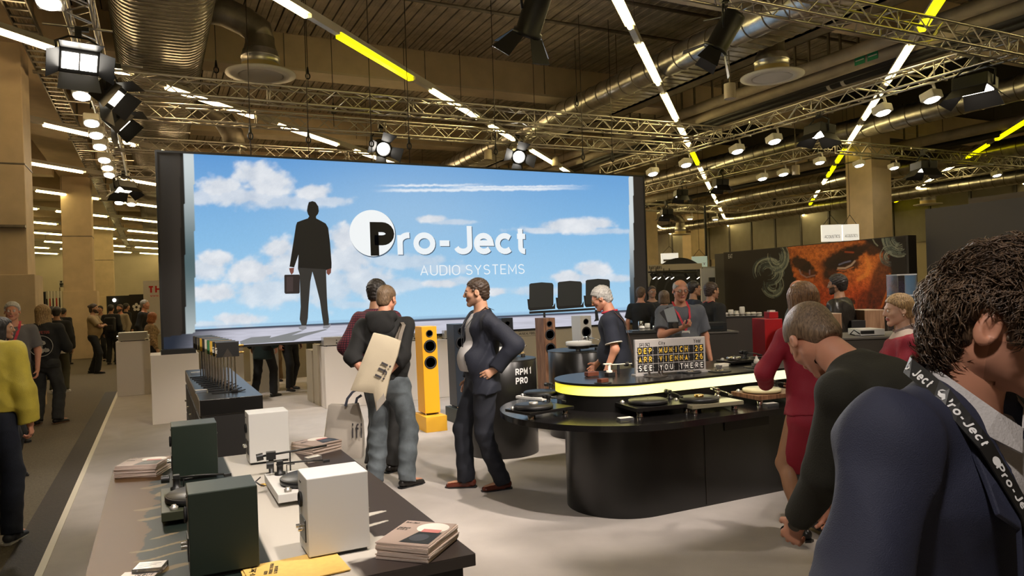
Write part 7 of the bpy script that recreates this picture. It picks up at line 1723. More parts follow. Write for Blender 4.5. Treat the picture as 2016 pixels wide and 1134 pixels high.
m_lany_red = mat('lanyard_red', (.55, .03, .06), .5); m_lany_blk = mat('lanyard_black', (.012, .012, .012), .5)

def stand(hc_world, az, lean, hp, hy, ht=0., side=0., drop=0., Hs=None):
    """root and height that put the head centre at a given place"""
    Rs = rotz(0) @ rotx(-lean) @ roty(side); Rh = rotz(-hy) @ rotx(-hp) @ roty(ht); h = V3(0, 0, .95 - drop) + Rs @ V3(0, -.012, .55) + Rs @ V3(0, .012, .055) + Rh @ V3(0, .02, .10)
    s = hc_world.z / h[2] if Hs is None else Hs / 1.78; a = radians(-az); x, y = h[0] * s, h[1] * s
    return (hc_world.x - (cos(a) * x - sin(a) * y), hc_world.y - (sin(a) * x + cos(a) * y), 0.), s * 1.78
# ================================================================== THE VISITORS
def at(px, dep): p = PD(px, 600, dep); return (p.x, p.y, 0.)
def loc_in(px, py, dep, root, az, s=1.):
    p = PD(px, py, dep) - Vector(root); a = radians(az); return V3(p.x * cos(a) - p.y * sin(a), p.x * sin(a) + p.y * cos(a), p.z) / s
c_navy = cloth('navy_suit', (.012, .015, .028), .75); c_navy2 = cloth('navy_trousers', (.010, .012, .020), .8); c_black = cloth('black', (.010, .010, .010), .85); c_wshirt = cloth('pale_shirt', (.52, .50, .50), .7)
c_jean = cloth('faded_denim', (.105, .125, .14), .85, noise=(7, .45, 5)); c_jean_d = cloth('dark_denim', (.014, .019, .035), .85, noise=(7, .3)); c_plaid = cloth('plaid_red', (.20, .03, .045), .85, plaid=((.02, .01, .02), 14, .55)); c_polo = cloth('navy_polo', (.010, .013, .025), .85)
c_grey = cloth('grey_shirt', (.13, .14, .17), .8, plaid=((.07, .075, .09), 45, .6), stripe=True); c_red = cloth('uniform_red', (.30, .008, .028), .65); c_dk = cloth('dark_sweater', (.022, .021, .014), .9); c_yel = cloth('yellow_shirt', (.52, .42, .05), .7, noise=(10, .15))
c_tan = cloth('tan_tee', (.36, .26, .13), .85); c_gpolo = cloth('grey_polo', (.12, .11, .11), .85); c_check = cloth('check_shirt', (.30, .32, .32), .85, plaid=((.02, .03, .03), 22, .5)); c_leather = mat('leather_dark', (.02, .017, .014), .35, bump=(40, .4))
c_fg = cloth('foreground_navy', (.022, .026, .055), .72, bump=500, noise=(5, .12)); c_olive = cloth('olive', (.06, .055, .03), .85); c_camel = cloth('camel_trousers', (.20, .12, .05), .85); c_dj = cloth('charcoal_jeans', (.03, .03, .03), .85, noise=(8, .3)); c_pat = cloth('patterned_tan', (.30, .20, .10), .8, noise=(30, .6))
SH = dict
shoesB = ('flat', m_bk_shoe, m_sole_b)
# --- suited man in the middle
A_ = human('man in a dark suit and brown shoes in profile, hand on his hip', tuple(G(957, 963)), -84, 1.84, .011, .0045, .0045, 'a', hp=4, hy=19, feet=[(.12, .13, 22), (-.08, -.12, 0)], belly=.045, wide=1.06,
      wL=(-.215, -.045, 1.02), eL=(-.5, -1, .1), dL=V3(.15, .85, -.45), nL=(1, -.1, -.2), wR=(.25, .05, .90), curl=(25, 18), beard='stubble', hair=('short', 'dark', .004),
      top=[('shirt', c_wshirt, SH(off=.014, hem=1.0, sleeve='long', fold=.004, neck=1.50)), ('jacket', c_navy, SH(off=.030, hem=.82, sleeve='long', fold=.013, arm_off=.022, open_=2, flare=.02, neck=1.50))], bottom=('trousers', c_navy2, .018, .009), shoes=('flat', m_brn_shoe, m_sole_b))
lanyard(A_, m_lany_blk, True, 1.17, .05)
T = A_['T']; q = MB(); q.lathe([(.165, 0), (.17, .018), (.165, .036)], n=36); q.v = [tuple(T(0, 0.015, 1.005) + V3(v[0] * 1.0, v[1] * .86, v[2])) for v in q.v]; q.build('belt', m_black_pl, A_['t'])
# --- man in hoodie with the two cloth bags
B_ = human('man in a black hoodie and faded jeans seen from behind with hands clasped', at(757, 6.42), 34, 1.81, .011, .0045, .0045, 'b', feet=[(.14, .02, 38), (-.13, -.02, -8)], wide=1.08, belly=.02, wR=(.005, -.17, .97), wL=(-.10, -.16, .96), eR=(1, -.25, 0), eL=(-1, -.25, 0),
      dR=V3(-.8, -.1, -.5), dL=V3(.25, -.2, -.9), nR=(0, -1, .1), nL=(0, -1, .2), curl=(55, 35), hy=14, hp=12, hair=('buzz', 'fair', .005), top=[('hoodie', c_black, SH(off=.030, hem=.93, sleeve='elbow', fold=.012, arm_off=.020, neck=1.49))], bottom=('trousers', c_jean, .022, .013), shoes=shoesB)
F_ = Field(.02); T1 = lambda *a: B_['T'](*a) / B_['s']; F_.flat(T1(-.09, -.10, 1.50), T1(.09, -.10, 1.50), (.05, .05), (.05, .05), V3(0, 0, 1)); F_.ell(T1(0, -.125, 1.43), (.12, .05, .10)); F_.cone(T1(-.10, -.05, 1.50), T1(-.06, .06, 1.47), .03, .024); F_.cone(T1(.10, -.05, 1.50), T1(.06, .06, 1.47), .03, .024); F_.fold = folds(.006, 40)
v, q4 = snet(F_, .009); link(npmesh('hood', [(v * B_['s'], q4, 0)], [c_black]), 'hood', B_['t']); q = MB(); q.tube([tuple(B_['T'](.066 * cos(a), .066 * sin(a) - .012, 1.515)) for a in np.linspace(0, 2 * pi, 20, endpoint=False)], .006, 6, closed=True); q.build('lanyard', m_lany_red, B_['t'])
q = MB(); w_ = B_['arms'][1][2]; e_ = B_['arms'][1][1]; d = nrm(w_ - e_); q.cyl(tuple(w_ - d * .035), tuple(w_ - d * .01), .036, 18); q.build('watch_strap', m_black_pl, B_['t'])
# bags: real cloth slabs carried by him
m_tote = mat('tote_canvas', (.60, .52, .38), .9, noise=(3, .08), bump=(400, .3)); m_tote2 = mat('tote_canvas_grey', (.42, .38, .33), .9, noise=(3, .10), bump=(400, .3)); m_tprint = mat('tote_print', (.06, .055, .06), .7); m_strap = mat('strap_taupe', (.20, .17, .14), .8)
def slab(label, pts, dep, th, m, name='tote_bag', bulge=.02):
    P = [PD(px, py, dep) for px, py in pts]; c = sum(P, Vector()) / len(P); t = thing(name, label, 'bag', c, 0); n = _F.copy()
    q = MB(); k = len(P); a = [p - c for p in P]; mid = Vector((0, 0, 0)) - n * (th / 2 + bulge)
    fr = [p - n * th / 2 for p in a]; bk = [p + n * th / 2 for p in a]; inn = [p * .62 - n * (th / 2 + bulge * .8) for p in a]
    vs = fr + bk + inn + [mid]; fs = [(i, (i + 1) % k, k + (i + 1) % k, k + i) for i in range(k)] + [tuple(range(k, 2 * k))[::-1]] + [(i, (i + 1) % k, 2 * k + (i + 1) % k, 2 * k + i) for i in range(k)] + [(2 * k + i, 2 * k + (i + 1) % k, 3 * k) for i in range(k)]
    q.add(vs, fs, 0, True); q.build('cloth_body', m, t, .003); return t, c
def mark(t, body, px, py, dep, xd, yd, w, h, m, wt=.18):
    glyphs(body, tuple(PD(px, py, dep)), xd, yd, w, h, m, t, 'lettering', wt, .001)
t, c = slab('cream cloth tote bag slanting across the back of the man in the hoodie', [(736, 655), (762, 661), (789, 671), (783, 700), (768, 740), (758, 790), (742, 809), (736, 774), (691, 768), (712, 715)], 6.02, .05, m_tote)
ribbon('strap', [PD(786, 672, 6.04) - c, PD(790, 655, 6.1) - c, PD(795, 640, 6.2) - c, PD(790, 633, 6.36) - c], .030, .004, m_strap, t, (1, -.3, 0)); ribbon('strap', [PD(780, 668, 6.12) - c, PD(792, 640, 6.30) - c], .030, .004, m_strap, t, (1, -.3, 0))
xr = _R * .5 - _U * .86; yr = _R * .86 + _U * .5
mark(t, 'ifi', 752, 712, 5.965, -_U * .8 - _R * .42 + _R * .0, _R * .9 - _U * .42, .13, .085, m_tprint, .13)
q = MB(); P = [PD(x, y, 5.985) - c for x, y in ((739, 771), (742, 809), (760, 787), (752, 765))]; q.add(P + [p + _F * .01 for p in P], [(0, 1, 2, 3), (7, 6, 5, 4), (0, 4, 5, 1), (1, 5, 6, 2), (2, 6, 7, 3), (3, 7, 4, 0)]); q.build('gusset', m_tote2, t)
t, c = slab('grey cream tote bag lettered ifi hanging low beside the faded jeans', [(649, 796), (680, 797), (704, 794), (714, 830), (716, 866), (714, 900), (676, 900), (641, 872)], 6.28, .10, m_tote2)
mark(t, 'ifi', 693, 862, 6.20, _R, _U, .085, .125, m_tprint, .13)
ribbon('strap', [PD(680, 800, 6.2) - c, PD(684, 785, 6.2) - c, PD(694, 772, 6.22) - c, PD(702, 768, 6.26) - c], .022, .003, mat('strap_navy', (.06, .07, .10), .8), t, (.9, -.4, 0)); ribbon('strap', [PD(700, 797, 6.3) - c, PD(703, 784, 6.3) - c, PD(712, 778, 6.3) - c], .022, .003, mat('strap_navy', (.06, .07, .10), .8), t, (.9, -.4, 0))
q = MB(); q.add([p - c for p in (PD(649, 796, 6.34), PD(641, 872, 6.34), PD(637, 868, 6.42), PD(646, 800, 6.42))], [(0, 1, 2, 3)]); q.build('side_fold', m_tote, t)
# --- plaid shirt man behind
human('man in a red plaid shirt with black hair, behind the man in the hoodie', at(741, 7.05), 50, 1.87, .014, .006, .007, 'c', hy=-6, hp=5, hair=('short', 'black', .016), wL=(-.27, .08, .98), top=[('plaid_shirt', c_plaid, SH(off=.022, hem=.86, sleeve='elbow', fold=.006, neck=1.50))], bottom=('trousers', c_dj), shoes=shoesB)
# --- grey haired man, navy polo
D_ = human('grey haired man in a navy polo with piped sleeves, head bowed to the left', at(1216, 7.2), -50, 1.76, .012, .0055, .006, 'b', lean=10, hp=24, hair=('short', 'silver', .012), wL=(-.20, .12, .90), wR=(.2, .25, .95), glasses=m_gold, top=[('polo_shirt', c_polo, SH(off=.022, hem=.92, sleeve='short', fold=.005, neck=1.50))], bottom=('trousers', c_olive), shoes=shoesB, belly=.03)
T = D_['T']; q = MB(); q.tube([tuple(T(.07 * cos(a), .075 * sin(a) - .012, 1.50)) for a in np.linspace(0, 2 * pi, 20, endpoint=False)], .012, 6, closed=True); q.build('lanyard', m_lany_red, D_['t'])
for (S_, E_, W_, sx) in D_['arms']: c_ = S_ + (E_ - S_) * .78; d = nrm(E_ - S_); q = MB(); q.cyl(tuple(c_ - d * .004), tuple(c_ + d * .004), .0845, 20); q.build('sleeve_piping', m_white_pl, D_['t'])
ribbon('bag_strap', [T(-.10, -.07, 1.49), T(-.07, -.14, 1.38), T(-.02, -.155, 1.2), T(.03, -.15, 1.05)], .03, .004, mat('strap_brown', (.10, .05, .04), .7), D_['t'], (1, 0, 0))
# --- bald man with glasses, leaflets and camera
E_I = human('bald man with dark glasses and a grey striped shirt holding leaflets', at(1339, 8.0), 203, 1.79, .012, .005, .0055, 'b', hp=8, hair=('fringe', 'silver', .004), glasses=True, belly=.05, wide=1.08, wR=(.07, .30, 1.26), eR=(.8, -.4, -.6), dR=V3(-.7, .5, .3), nR=(-.2, -.3, 1), wL=(-.30, .05, .90), curl=(45, 25), top=[('striped_shirt', c_grey, SH(off=.026, hem=.88, sleeve='short', fold=.007, neck=1.49))], bottom=('trousers', c_olive), shoes=shoesB)
lanyard(E_I, m_lany_red, True, 1.22, .06, .022)
T = E_I['T']; hw = V3(.0, .36, 1.30) * E_I['s']
for lb, ang, dx, m_, nm_ in (('dark folded leaflet fanned in the hand of the bald man', 35, .05, mat('leaflet_dark', (.05, .05, .055), .4), 'leaflet'), ('pale grey leaflet fanned beside the dark one in the hand of the bald man', 15, .0, mat('leaflet_grey', (.35, .38, .40), .4), 'leaflet')):
    p = PD(1318 + (0 if dx else 4), 628, 7.62); t = thing(nm_, lb, 'leaflet', p, -YAW); q = MB(); q.box((0, 0, .02), (.11, .006, .20), M=Matrix.Rotation(radians(-ang), 3, 'Y')); q.build('sheet', m_, t)
p = PD(1325, 640, 7.6); t = thing('compact_camera', 'small black camera held against the leaflets by the bald man', 'camera', p, -YAW); q = MB(); q.box((0, 0, 0), (.11, .05, .07)); q.build('camera_body', m_black_pl, t, .006); q = MB(); q.cyl((0.01, -.025, 0), (.01, -.055, 0), .026, 20); q.build('lens', m_steel_d, t)
# --- man in black shirt
F_I = human('dark haired man in a black shirt with a red lanyard facing the mural', at(1400, 9.8), 95, 1.76, .014, .0065, .008, 'c', beard='stubble', wide=1.08, hair=('short', 'dark', .010), top=[('black_shirt', c_black, SH(off=.026, hem=.86, sleeve='short', fold=.005, neck=1.50))], bottom=('trousers', c_black), shoes=shoesB)
lanyard(F_I, m_lany_red, True, 1.15, .03, .022)
# --- woman in red with long hair
m_heel = mat('heel_black', (.012, .012, .012), .3)
G_I = human('woman in a red uniform jacket and skirt with long brown hair, seen from behind', at(1592, 4.72), 12, 1.70, .010, .005, .005, 'c', fem=True, lean=4, hp=6, hy=8, feet=[(.10, .05, 5, .05), (-.14, -.04, -5, .05)], wL=(-.17, .27, 1.06), eL=(-.9, -.5, -.3), dL=V3(.3, .9, 0), wR=(.15, .3, 1.05), eR=(.9, -.5, -.3), curl=30,
      hair=('long', 'light', .012, .27), top=[('red_jacket', c_red, SH(off=.026, hem=.88, sleeve='long', fold=.005, slim=.012, flare=.02, neck=1.47))], bottom=('skirt', c_red), shoes=('heel', m_heel, m_heel), wide=1.0)
# --- ponytail woman
I_I = human('woman in a red jacket with a blonde ponytail looking left', at(1776, 4.95), -42, 1.60, .010, .0045, .005, 'd', fem=True, hp=6, hy=-14, wL=(-.16, .24, 1.02), eL=(-.8, -.6, -.2), wR=(.12, .30, 1.08), eR=(.8, -.6, -.2), dR=V3(-.3, .9, .1), curl=35, hair=('ponytail', 'blonde', .010), top=[('collar_shirt', cloth('cream_blouse', (.55, .45, .38), .7), SH(off=.014, hem=1.2, sleeve='none', fold=.002, neck=1.51)), ('red_jacket', c_red, SH(off=.026, hem=.88, sleeve='long', fold=.005, slim=.012, neck=1.465))], bottom=('skirt', c_red), shoes=('heel', m_heel, m_heel))
q = MB(); R_ = I_I['Rh']
for sx in (-1, 1): q.ell(tuple((R_ @ V3(sx * .084, -.004, -.036) + I_I['hc'] / I_I['s']) * I_I['s']), (.005, .005, .005), 10, 6)
q.build('pearl_earring', m_white_pl, I_I['t'])
T = I_I['T']; ribbon('neck_scarf', [T(-.05, .06, 1.48), T(-.07, 0, 1.505), T(-.045, -.065, 1.53), T(.045, -.065, 1.53), T(.07, 0, 1.505), T(.05, .06, 1.48)], .035, .01, mat('scarf_taupe', (.30, .24, .22), .7), I_I['t'], (0, 0, 1))
# --- bending man
azb = -16; rt, Hb = stand(PD(1600, 668, 2.62), azb, 44, 52, 34, -6, 0, .03)
_S = (V3(0, 0, .92) + rotx(-44) @ V3(-.197, -.01, .462)) * (Hb / 1.78)
wl = min((loc_in(1572, 1024, dd, rt, azb) for dd in np.linspace(2.0, 2.8, 60)), key=lambda w_: abs(np.linalg.norm(w_ - _S) - .535 * Hb / 1.78))
H_I = human('man in a dark sweater bending forward over the counter with his head bowed', rt, azb, Hb, .0095, .0042, .005, 'b', lean=44, side=0, drop=.03, hp=52, hy=34, ht=-6, wL=tuple(wl / (Hb / 1.78)), eL=(-.3, -.6, 0), wR=(.30, .55, .78), eR=(1, -.3, 0), dL=V3(.1, .45, -.9), curl=(30, 40), feet=[(.13, .05, 0), (-.13, .15, 0)], hair=('buzz', 'fair', .006),
      top=[('sweater', c_dk, SH(off=.024, hem=.90, sleeve='long', fold=.009, neck=1.56, arm_off=.018, seed=1.))], bottom=('trousers', c_dj), shoes=shoesB, wide=1.05)
q = MB(); S_, E_, W_, sx = H_I['arms'][1]; d = nrm(W_ - E_); q.cyl(tuple(W_ - d * .02), tuple(W_ + d * .008), .033, 24); q.build('watch_strap', m_black_pl, H_I['t']); nn = nrm(np.cross(d, V3(0, 1, 0))); c_ = W_ - d * .006; q = MB(); q.cyl(tuple(c_ - nn * .028), tuple(c_ - nn * .044), .021, 24); q.build('watch_case', m_steel_d, H_I['t'])
# --- foreground man
azf = 177; lean_f = 12; hpf = 12; hyf = -21; ear = PD(1944, 646, 1.20); Rw = rotz(-azf) @ rotz(-hyf) @ rotx(-hpf)
ew = Rw @ V3(.080, -.006, -.002) * 1.0; hcw = Vector((ear.x - ew[0], ear.y - ew[1], ear.z - ew[2])); rj, Hf = stand(hcw, azf, lean_f, hpf, hyf)
J_I = human('large man in a navy suit jacket with a lettered black lanyard and curly brown hair', rj, azf, Hf, .009, .0036, .006, 'b', lean=lean_f, hy=hyf, hp=hpf, wide=1.16, shr=.04, beard='stubble', hair=('none', 'dark', .022), wR=(.50, .20, .92), eR=(.9, -.5, .1), wL=(-.35, .25, .92), eL=(-.9, -.6, 0),
      top=[('shirt', c_wshirt, SH(off=.016, hem=.95, sleeve='long', fold=.003, neck=1.52)), ('jacket', c_fg, SH(off=.036, hem=.80, sleeve='long', fold=.016, arm_off=.030, open_=True, flare=.02, neck=1.575, hs=.0075, seed=.6))], bottom=('trousers', c_fg), shoes=shoesB)
Tj = J_I['T']; tj = J_I['t']; Rhj = J_I['Rh']; hcj = J_I['hc']
# shirt collar and lapels
m_col = c_wshirt
for sx in (-1, 1):
    pts = [Tj(sx * .0, -.075, 1.545), Tj(sx * .060, -.055, 1.545), Tj(sx * .082, .01, 1.530), Tj(sx * .062, .075, 1.500), Tj(sx * .018, .105, 1.475)]
    ribbon('shirt_collar', pts, .050, .004, m_col, tj, [(0, 0, 1), (sx * -.3, .2, 1), (sx * -.6, 0, 1), (sx * -.5, -.3, 1), (sx * -.2, -.5, 1)])
    q = MB(); L_ = [Tj(sx * .075, -.045, 1.530), Tj(sx * .105, .040, 1.505), Tj(sx * .135, .120, 1.415), Tj(sx * .150, .148, 1.385), Tj(sx * .110, .165, 1.36), Tj(sx * .12, .185, 1.29), Tj(sx * .04, .205, 1.10), Tj(sx * .030, .195, 1.12), Tj(sx * .075, .165, 1.33), Tj(sx * .080, .12, 1.44), Tj(sx * .075, .05, 1.50), Tj(sx * .058, -.04, 1.535)]
    n_ = V3(0, .006, .003); vs = [tuple(p + n_) for p in L_] + [tuple(p - n_ * .4) for p in L_]; k = len(L_)
    fs = [(0, 1, 10, 11), (1, 2, 9, 10), (2, 3, 4, 9), (9, 4, 5, 8), (8, 5, 6, 7)]; q.add(vs, fs + [tuple(x + k for x in f[::-1]) for f in fs] + [(i, (i + 1) % k, k + (i + 1) % k, k + i) for i in range(k)]); q.build('lapel', c_fg, tj, .002)
# lanyard with woven lettering
def strap_pts(sx): return [Tj(sx * .02, -.100, 1.555), Tj(sx * .085, -.070, 1.562), Tj(sx * .118, .015, 1.540), Tj(sx * .120, .100, 1.478), Tj(sx * .098, .165, 1.390), Tj(sx * .055, .195, 1.27), Tj(sx * .015, .215, 1.12)]
for sx in (-1, 1):
    P = strap_pts(sx); wd = [(0, .2, -.95), (sx * .5, 0, -.85), (sx * .65, 0, -.75), (sx * .85, 0, -.5), (sx * 1, 0, -.3), (sx * 1, 0, -.1), (sx * 1, 0, 0)]
    Pn = []; Wn = []
    for i in range(len(P) - 1):
        for j in range(4): f = j / 4.; Pn.append(P[i] * (1 - f) + P[i + 1] * f); Wn.append(tuple(np.array(wd[i], float) * (1 - f) + np.array(wd[i + 1], float) * f))
    Pn.append(P[-1]); Wn.append(wd[-1]); st = ribbon('lanyard', Pn, .029, .003, m_lany_blk, tj, Wn)
    if sx == 1:
        cum = [0]; 
        for i in range(1, len(Pn)): cum.append(cum[-1] + np.linalg.norm(Pn[i] - Pn[i - 1]))
        mbw = strokes_mb('Pro-Ject', .2); Vv = np.array(mbw.v); Vv -= Vv.min(0); W0 = Vv[:, 0].max(); hgt = .0160; sc = hgt / Vv[:, 1].max(); wlen = W0 * sc
        def warp(u, v):
            i = int(np.clip(np.searchsorted(cum, u) - 1, 0, len(Pn) - 2)); f = np.clip((u - cum[i]) / (cum[i + 1] - cum[i]), 0, 1); d = nrm(Pn[i + 1] - Pn[i]); w2 = np.array(Wn[i]) * (1 - f) + np.array(Wn[i + 1]) * f; w2 = nrm(w2 - d * (w2 @ d)); nn = np.cross(d, w2)
            out = nn if nn @ V3(sx, .6, .4) > 0 else -nn; return Pn[i] * (1 - f) + Pn[i + 1] * f - w2 * v + out * .0026
        u0 = .03
        while u0 + wlen + .01 < cum[-1]:
            vs = [tuple(warp(u0 + x * sc + .012, (y * sc - hgt / 2))) for x, y, z in Vv]; q = MB(); q.add(vs, mbw.f); q.build('woven_lettering', m_letter, tj)
            q = MB(); q.add([tuple(warp(u0 + .006 + .008 * cos(b), .008 * sin(b))) for b in np.linspace(0, 2 * pi, 14, endpoint=False)], [tuple(range(14))]); q.build('woven_dot', m_letter, tj); u0 += wlen + .034
for k in range(4): q = MB(); p = Tj(.004, .128 + .018 * k, 1.44 - .075 * k); q.cyl(tuple(p), tuple(p + V3(0, .004, .001)), .006, 12); q.build('shirt_button', m_white_pl, tj)
# his hair: shell plus many locks
def hair_shell(inf, vol, fn_amp, hmat, h=.005, locks=1500, ll=.045, seed=3, curl_=1., name='hair', top_extra=.0):
    F = Field(.02); pl = [(V3(0, .085, .070), nrm(V3(0, .62, -.78)))]
    F.ell((0, -.018, .036), (.075 + vol * .7, .096 + vol * .8, .084 + vol * 1.0), clip=pl); F.ell((0, .02, .09 + top_extra * .3), (.062 + vol * .5, .075, .035 + vol * .6 + top_extra), k=.03); F.ell((0, -.06, -.02), (.060 + vol * .3, .055 + vol * .5, .085), clip=[(V3(0, -.028, 0), V3(0, 1, .15)), (V3(0, 0, -.092), V3(0, 0, -1))], k=.02)
    for sx in (-1, 1): F.ell((sx * .070, .030, .03), (.012, .022, .045), k=.012); F.ell((sx * .092, -.004, -.012), (.032, .032, .046), k=.006, sub=True)
    F.fold = lambda P: fn_amp * (np.sin(P[:, 0] * 110 + 3 * np.sin(P[:, 2] * 70)) * np.sin(P[:, 1] * 95 + 2 * np.sin(P[:, 0] * 80)) + .5 * np.sin(P[:, 2] * 150 + P[:, 1] * 90))
    v, q = snet(F, h); R = inf['Rh']; hc = inf['hc'] / inf['s']; s = inf['s']; o = link(npmesh(name, [((v @ R.T + hc) * s, q, 0)], [hmat]), name, inf['t'])
    r = np.random.RandomState(seed); ids = r.choice(len(v), locks); base = v[ids]; base = base[((base[:, 0] / .05) ** 2 < 1) | (((base[:, 1] + .002) / .044) ** 2 + ((base[:, 2] + .012) / .056) ** 2 > 1)]; locks = len(base); c0 = V3(0, -.01, .02); nn = (base - c0); nn /= np.linalg.norm(nn, axis=1)[:, None]
    flow = np.stack([.3 * np.sin(base[:, 1] * 60), -.35 + .9 * (base[:, 2] > .08), -.9 + 1.2 * (base[:, 2] > .07)], 1) + r.normal(0, .45 * curl_, (locks, 3)); flow -= nn * (flow * nn).sum(1)[:, None]; flow /= np.linalg.norm(flow, axis=1)[:, None] + 1e-9; side_ = np.cross(nn, flow)
    VV = []; FF = []; n = 0
    for i in range(locks):
        L_ = ll * (.5 + r.rand()); ph = r.rand() * 6.28; w_ = .0009 + .0009 * r.rand(); ring = []
        for j, f in enumerate((0, .33, .66, 1.)):
            p = base[i] + flow[i] * L_ * f + nn[i] * (.002 + L_ * .28 * sin(pi * f * .8)) + side_[i] * L_ * .22 * curl_ * sin(ph + f * 4); ww = w_ * (1, 1, .8, .15)[j]
            for a in (0, 2.1, 4.2): ring.append(p + side_[i] * ww * cos(a) + nn[i] * ww * sin(a))
        VV += ring
        for j in range(3):
            for k in range(3): FF.append((n + j * 3 + k, n + j * 3 + (k + 1) % 3, n + (j + 1) * 3 + (k + 1) % 3, n + (j + 1) * 3 + k))
        n += 12
    VV = (np.array(VV) @ R.T + hc) * s; o2 = link(npmesh('hair_lock', [(VV, np.array(FF), 0)], [hmat]), 'hair_locks', inf['t']); o2['kind'] = 'stuff'
hm_fg = hairm('chestnut', (.070, .040, .022), (.19, .115, .065)); hair_shell(J_I, .005, .0045, hm_fg, .0045, 11000, .026, 3, .9, top_extra=.018)
# --- mural side men
N_I = human('bald bearded man in a checked shirt behind the woman in red', at(1572, 8.0), 150, 1.74, .014, .006, .008, 'b', beard='full', hair=('none', 'fair'), wide=1.05, wR=(.15, .25, 1.1), top=[('checked_shirt', c_check, SH(off=.024, hem=.88, sleeve='long', fold=.006, neck=1.49))], bottom=('trousers', c_dj), shoes=shoesB)
human('man in a black leather jacket with tied dark hair by the walnut cabinet', at(1652, 8.7), -20, 1.79, .014, .0065, .008, 'c', beard='stubble', hair=('short', 'black', .018), wR=(.3, .1, .95), top=[('leather_jacket', c_leather, SH(off=.034, hem=.86, sleeve='long', fold=.010, neck=1.49))], bottom=('trousers', c_black), shoes=shoesB)
# --- small distant visitors at the right
lo = dict(hb=.022, hh=.011, hn=.014)
human('distant man in glasses and black top beside the screen corner', at(1284, 14.0), 200, 1.76, sk='c', glasses=True, beard='stubble', hair=('short', 'dark', .008), top=[('black_top', c_black, SH(off=.024, hem=.86, sleeve='long', fold=.005))], bottom=('trousers', c_black), shoes=shoesB, **lo)
human('distant fair haired woman in black seen from behind under the stall lamps', at(1308, 13.2), 30, 1.66, fem=True, sk='a', hair=('bob', 'fair', .01), top=[('black_top', c_black, SH(off=.024, hem=.86, sleeve='long', fold=.005))], bottom=('trousers', c_black), shoes=shoesB, **lo)
human('distant man in profile right behind the bald man with glasses', at(1366, 11.5), 110, 1.80, sk='c', hair=('short', 'black', .01), top=[('dark_top', c_navy, SH(off=.024, hem=.86, sleeve='long', fold=.005))], bottom=('trousers', c_black), shoes=shoesB, **lo)
human('visitor with a bare arm half hidden by the screen edge', at(1262, 12.9), 60, 1.74, sk='b', hair=('short', 'brown', .01), wR=(.35, .25, 1.0), top=[('tee_shirt', c_black, SH(off=.02, hem=.86, sleeve='short', fold=.005))], bottom=('trousers', c_dj), shoes=shoesB, **lo)
# --- left aisle
Y_I = human('man in a yellow shirt and dark jeans cut off at the left edge', at(-36, 5.2), 8, 1.74, .010, .006, .0045, 'b', hy=-25, wide=1.08, wR=(.275, .02, .865), curl=(35, 30), hair=('short', 'silver', .012), top=[('yellow_shirt', c_yel, SH(off=.034, hem=.98, sleeve='long', fold=.011, neck=1.50))], bottom=('trousers', c_jean_d, .018, .006), shoes=('flat', mat('trainer_dark', (.05, .055, .07), .6), m_sole_w), feet=[(.13, .02, 12), (-.13, 0, -10)])
T = Y_I['T']; q = MB(); q.lathe([(.172, 0), (.178, .02), (.172, .04)], n=36); q.v = [tuple(T(0, 0, .965) + V3(v[0], v[1] * .76, v[2])) for v in q.v]; q.build('belt', mat('belt_brown', (.16, .07, .02), .5), Y_I['t'])
human('dark haired woman in profile at the left picture edge behind the yellow shirt', at(0, 7.2), 95, 1.62, .016, .0065, .01, 'c', fem=True, hair=('bob', 'black', .01), top=[('dark_top', c_black, SH(off=.024, hem=.86, sleeve='long', fold=.005))], bottom=('trousers', c_black), shoes=shoesB)
GI = human('grey haired smiling man in a grey polo with a red lanyard, at the left', at(24, 9.3), 178, 1.80, .014, .006, .009, 'b', hair=('short', 'silver', .012), wR=(.2, .25, 1.05), top=[('grey_polo', c_gpolo, SH(off=.026, hem=.86, sleeve='short', fold=.005))], bottom=('trousers', c_black), shoes=shoesB, belly=.04)
lanyard(GI, m_lany_red, False, 1.2, .05, .03)
BL = human('blonde visitor in a black printed hoodie and dark jeans seen from behind', at(84, 10.65), 14, 1.76, .012, .0055, .009, 'b', hy=-45, wide=1.10, belly=.02, hair=('long', 'blonde', .012, .22), wR=(.2, .3, 1.1), wL=(-.12, .3, 1.15), top=[('printed_hoodie', c_black, SH(off=.034, hem=.84, sleeve='long', fold=.008, neck=1.50))], bottom=('trousers', c_dj, .024, .008), shoes=('flat', m_bk_shoe, mat('sole_brown', (.12, .06, .03), .7)), feet=[(.14, .02, 30), (-.12, -.02, -10)])
T = BL['T']; m_pr = mat('print_bone', (.45, .43, .38), .8); m_prr = mat('print_red', (.30, .06, .05), .8)
yb = -.170
o = glyphs('DYING FETUS', tuple(T(-.13, yb - .004, 1.345)), (1, 0, 0), (0, 0, 1), .27, .05, m_prr, BL['t'], 'lettering', .22, .004, world=False)
q = MB(); q.tube([tuple(T(.02 + .155 * cos(a), yb + .012, 1.17 + .15 * sin(a))) for a in np.linspace(0, 2 * pi, 36, endpoint=False)], .005, 5, closed=True); q.build('print_ring', m_pr, BL['t'])
rr = random.Random(4)
for k in range(12):
    a = rr.uniform(0, 6.28); r_ = rr.uniform(.0, .11); c_ = T(.02 + r_ * cos(a), yb - .006, 1.17 + r_ * sin(a)); w1 = rr.uniform(.02, .045); q = MB(); q.add([tuple(c_ + V3(w1 * rr.uniform(.6, 1) * cos(b), -.004, w1 * rr.uniform(.5, 1) * sin(b))) for b in np.linspace(0, 2 * pi, 8, endpoint=False)], [tuple(range(8))]); q.build('print_patch', m_pr, BL['t'])
ribbon('sleeve_stripe', [T(-.26, .0, 1.2), T(-.29, .02, 1.1)], .02, .003, m_pr, BL['t'], (0, 1, 0))
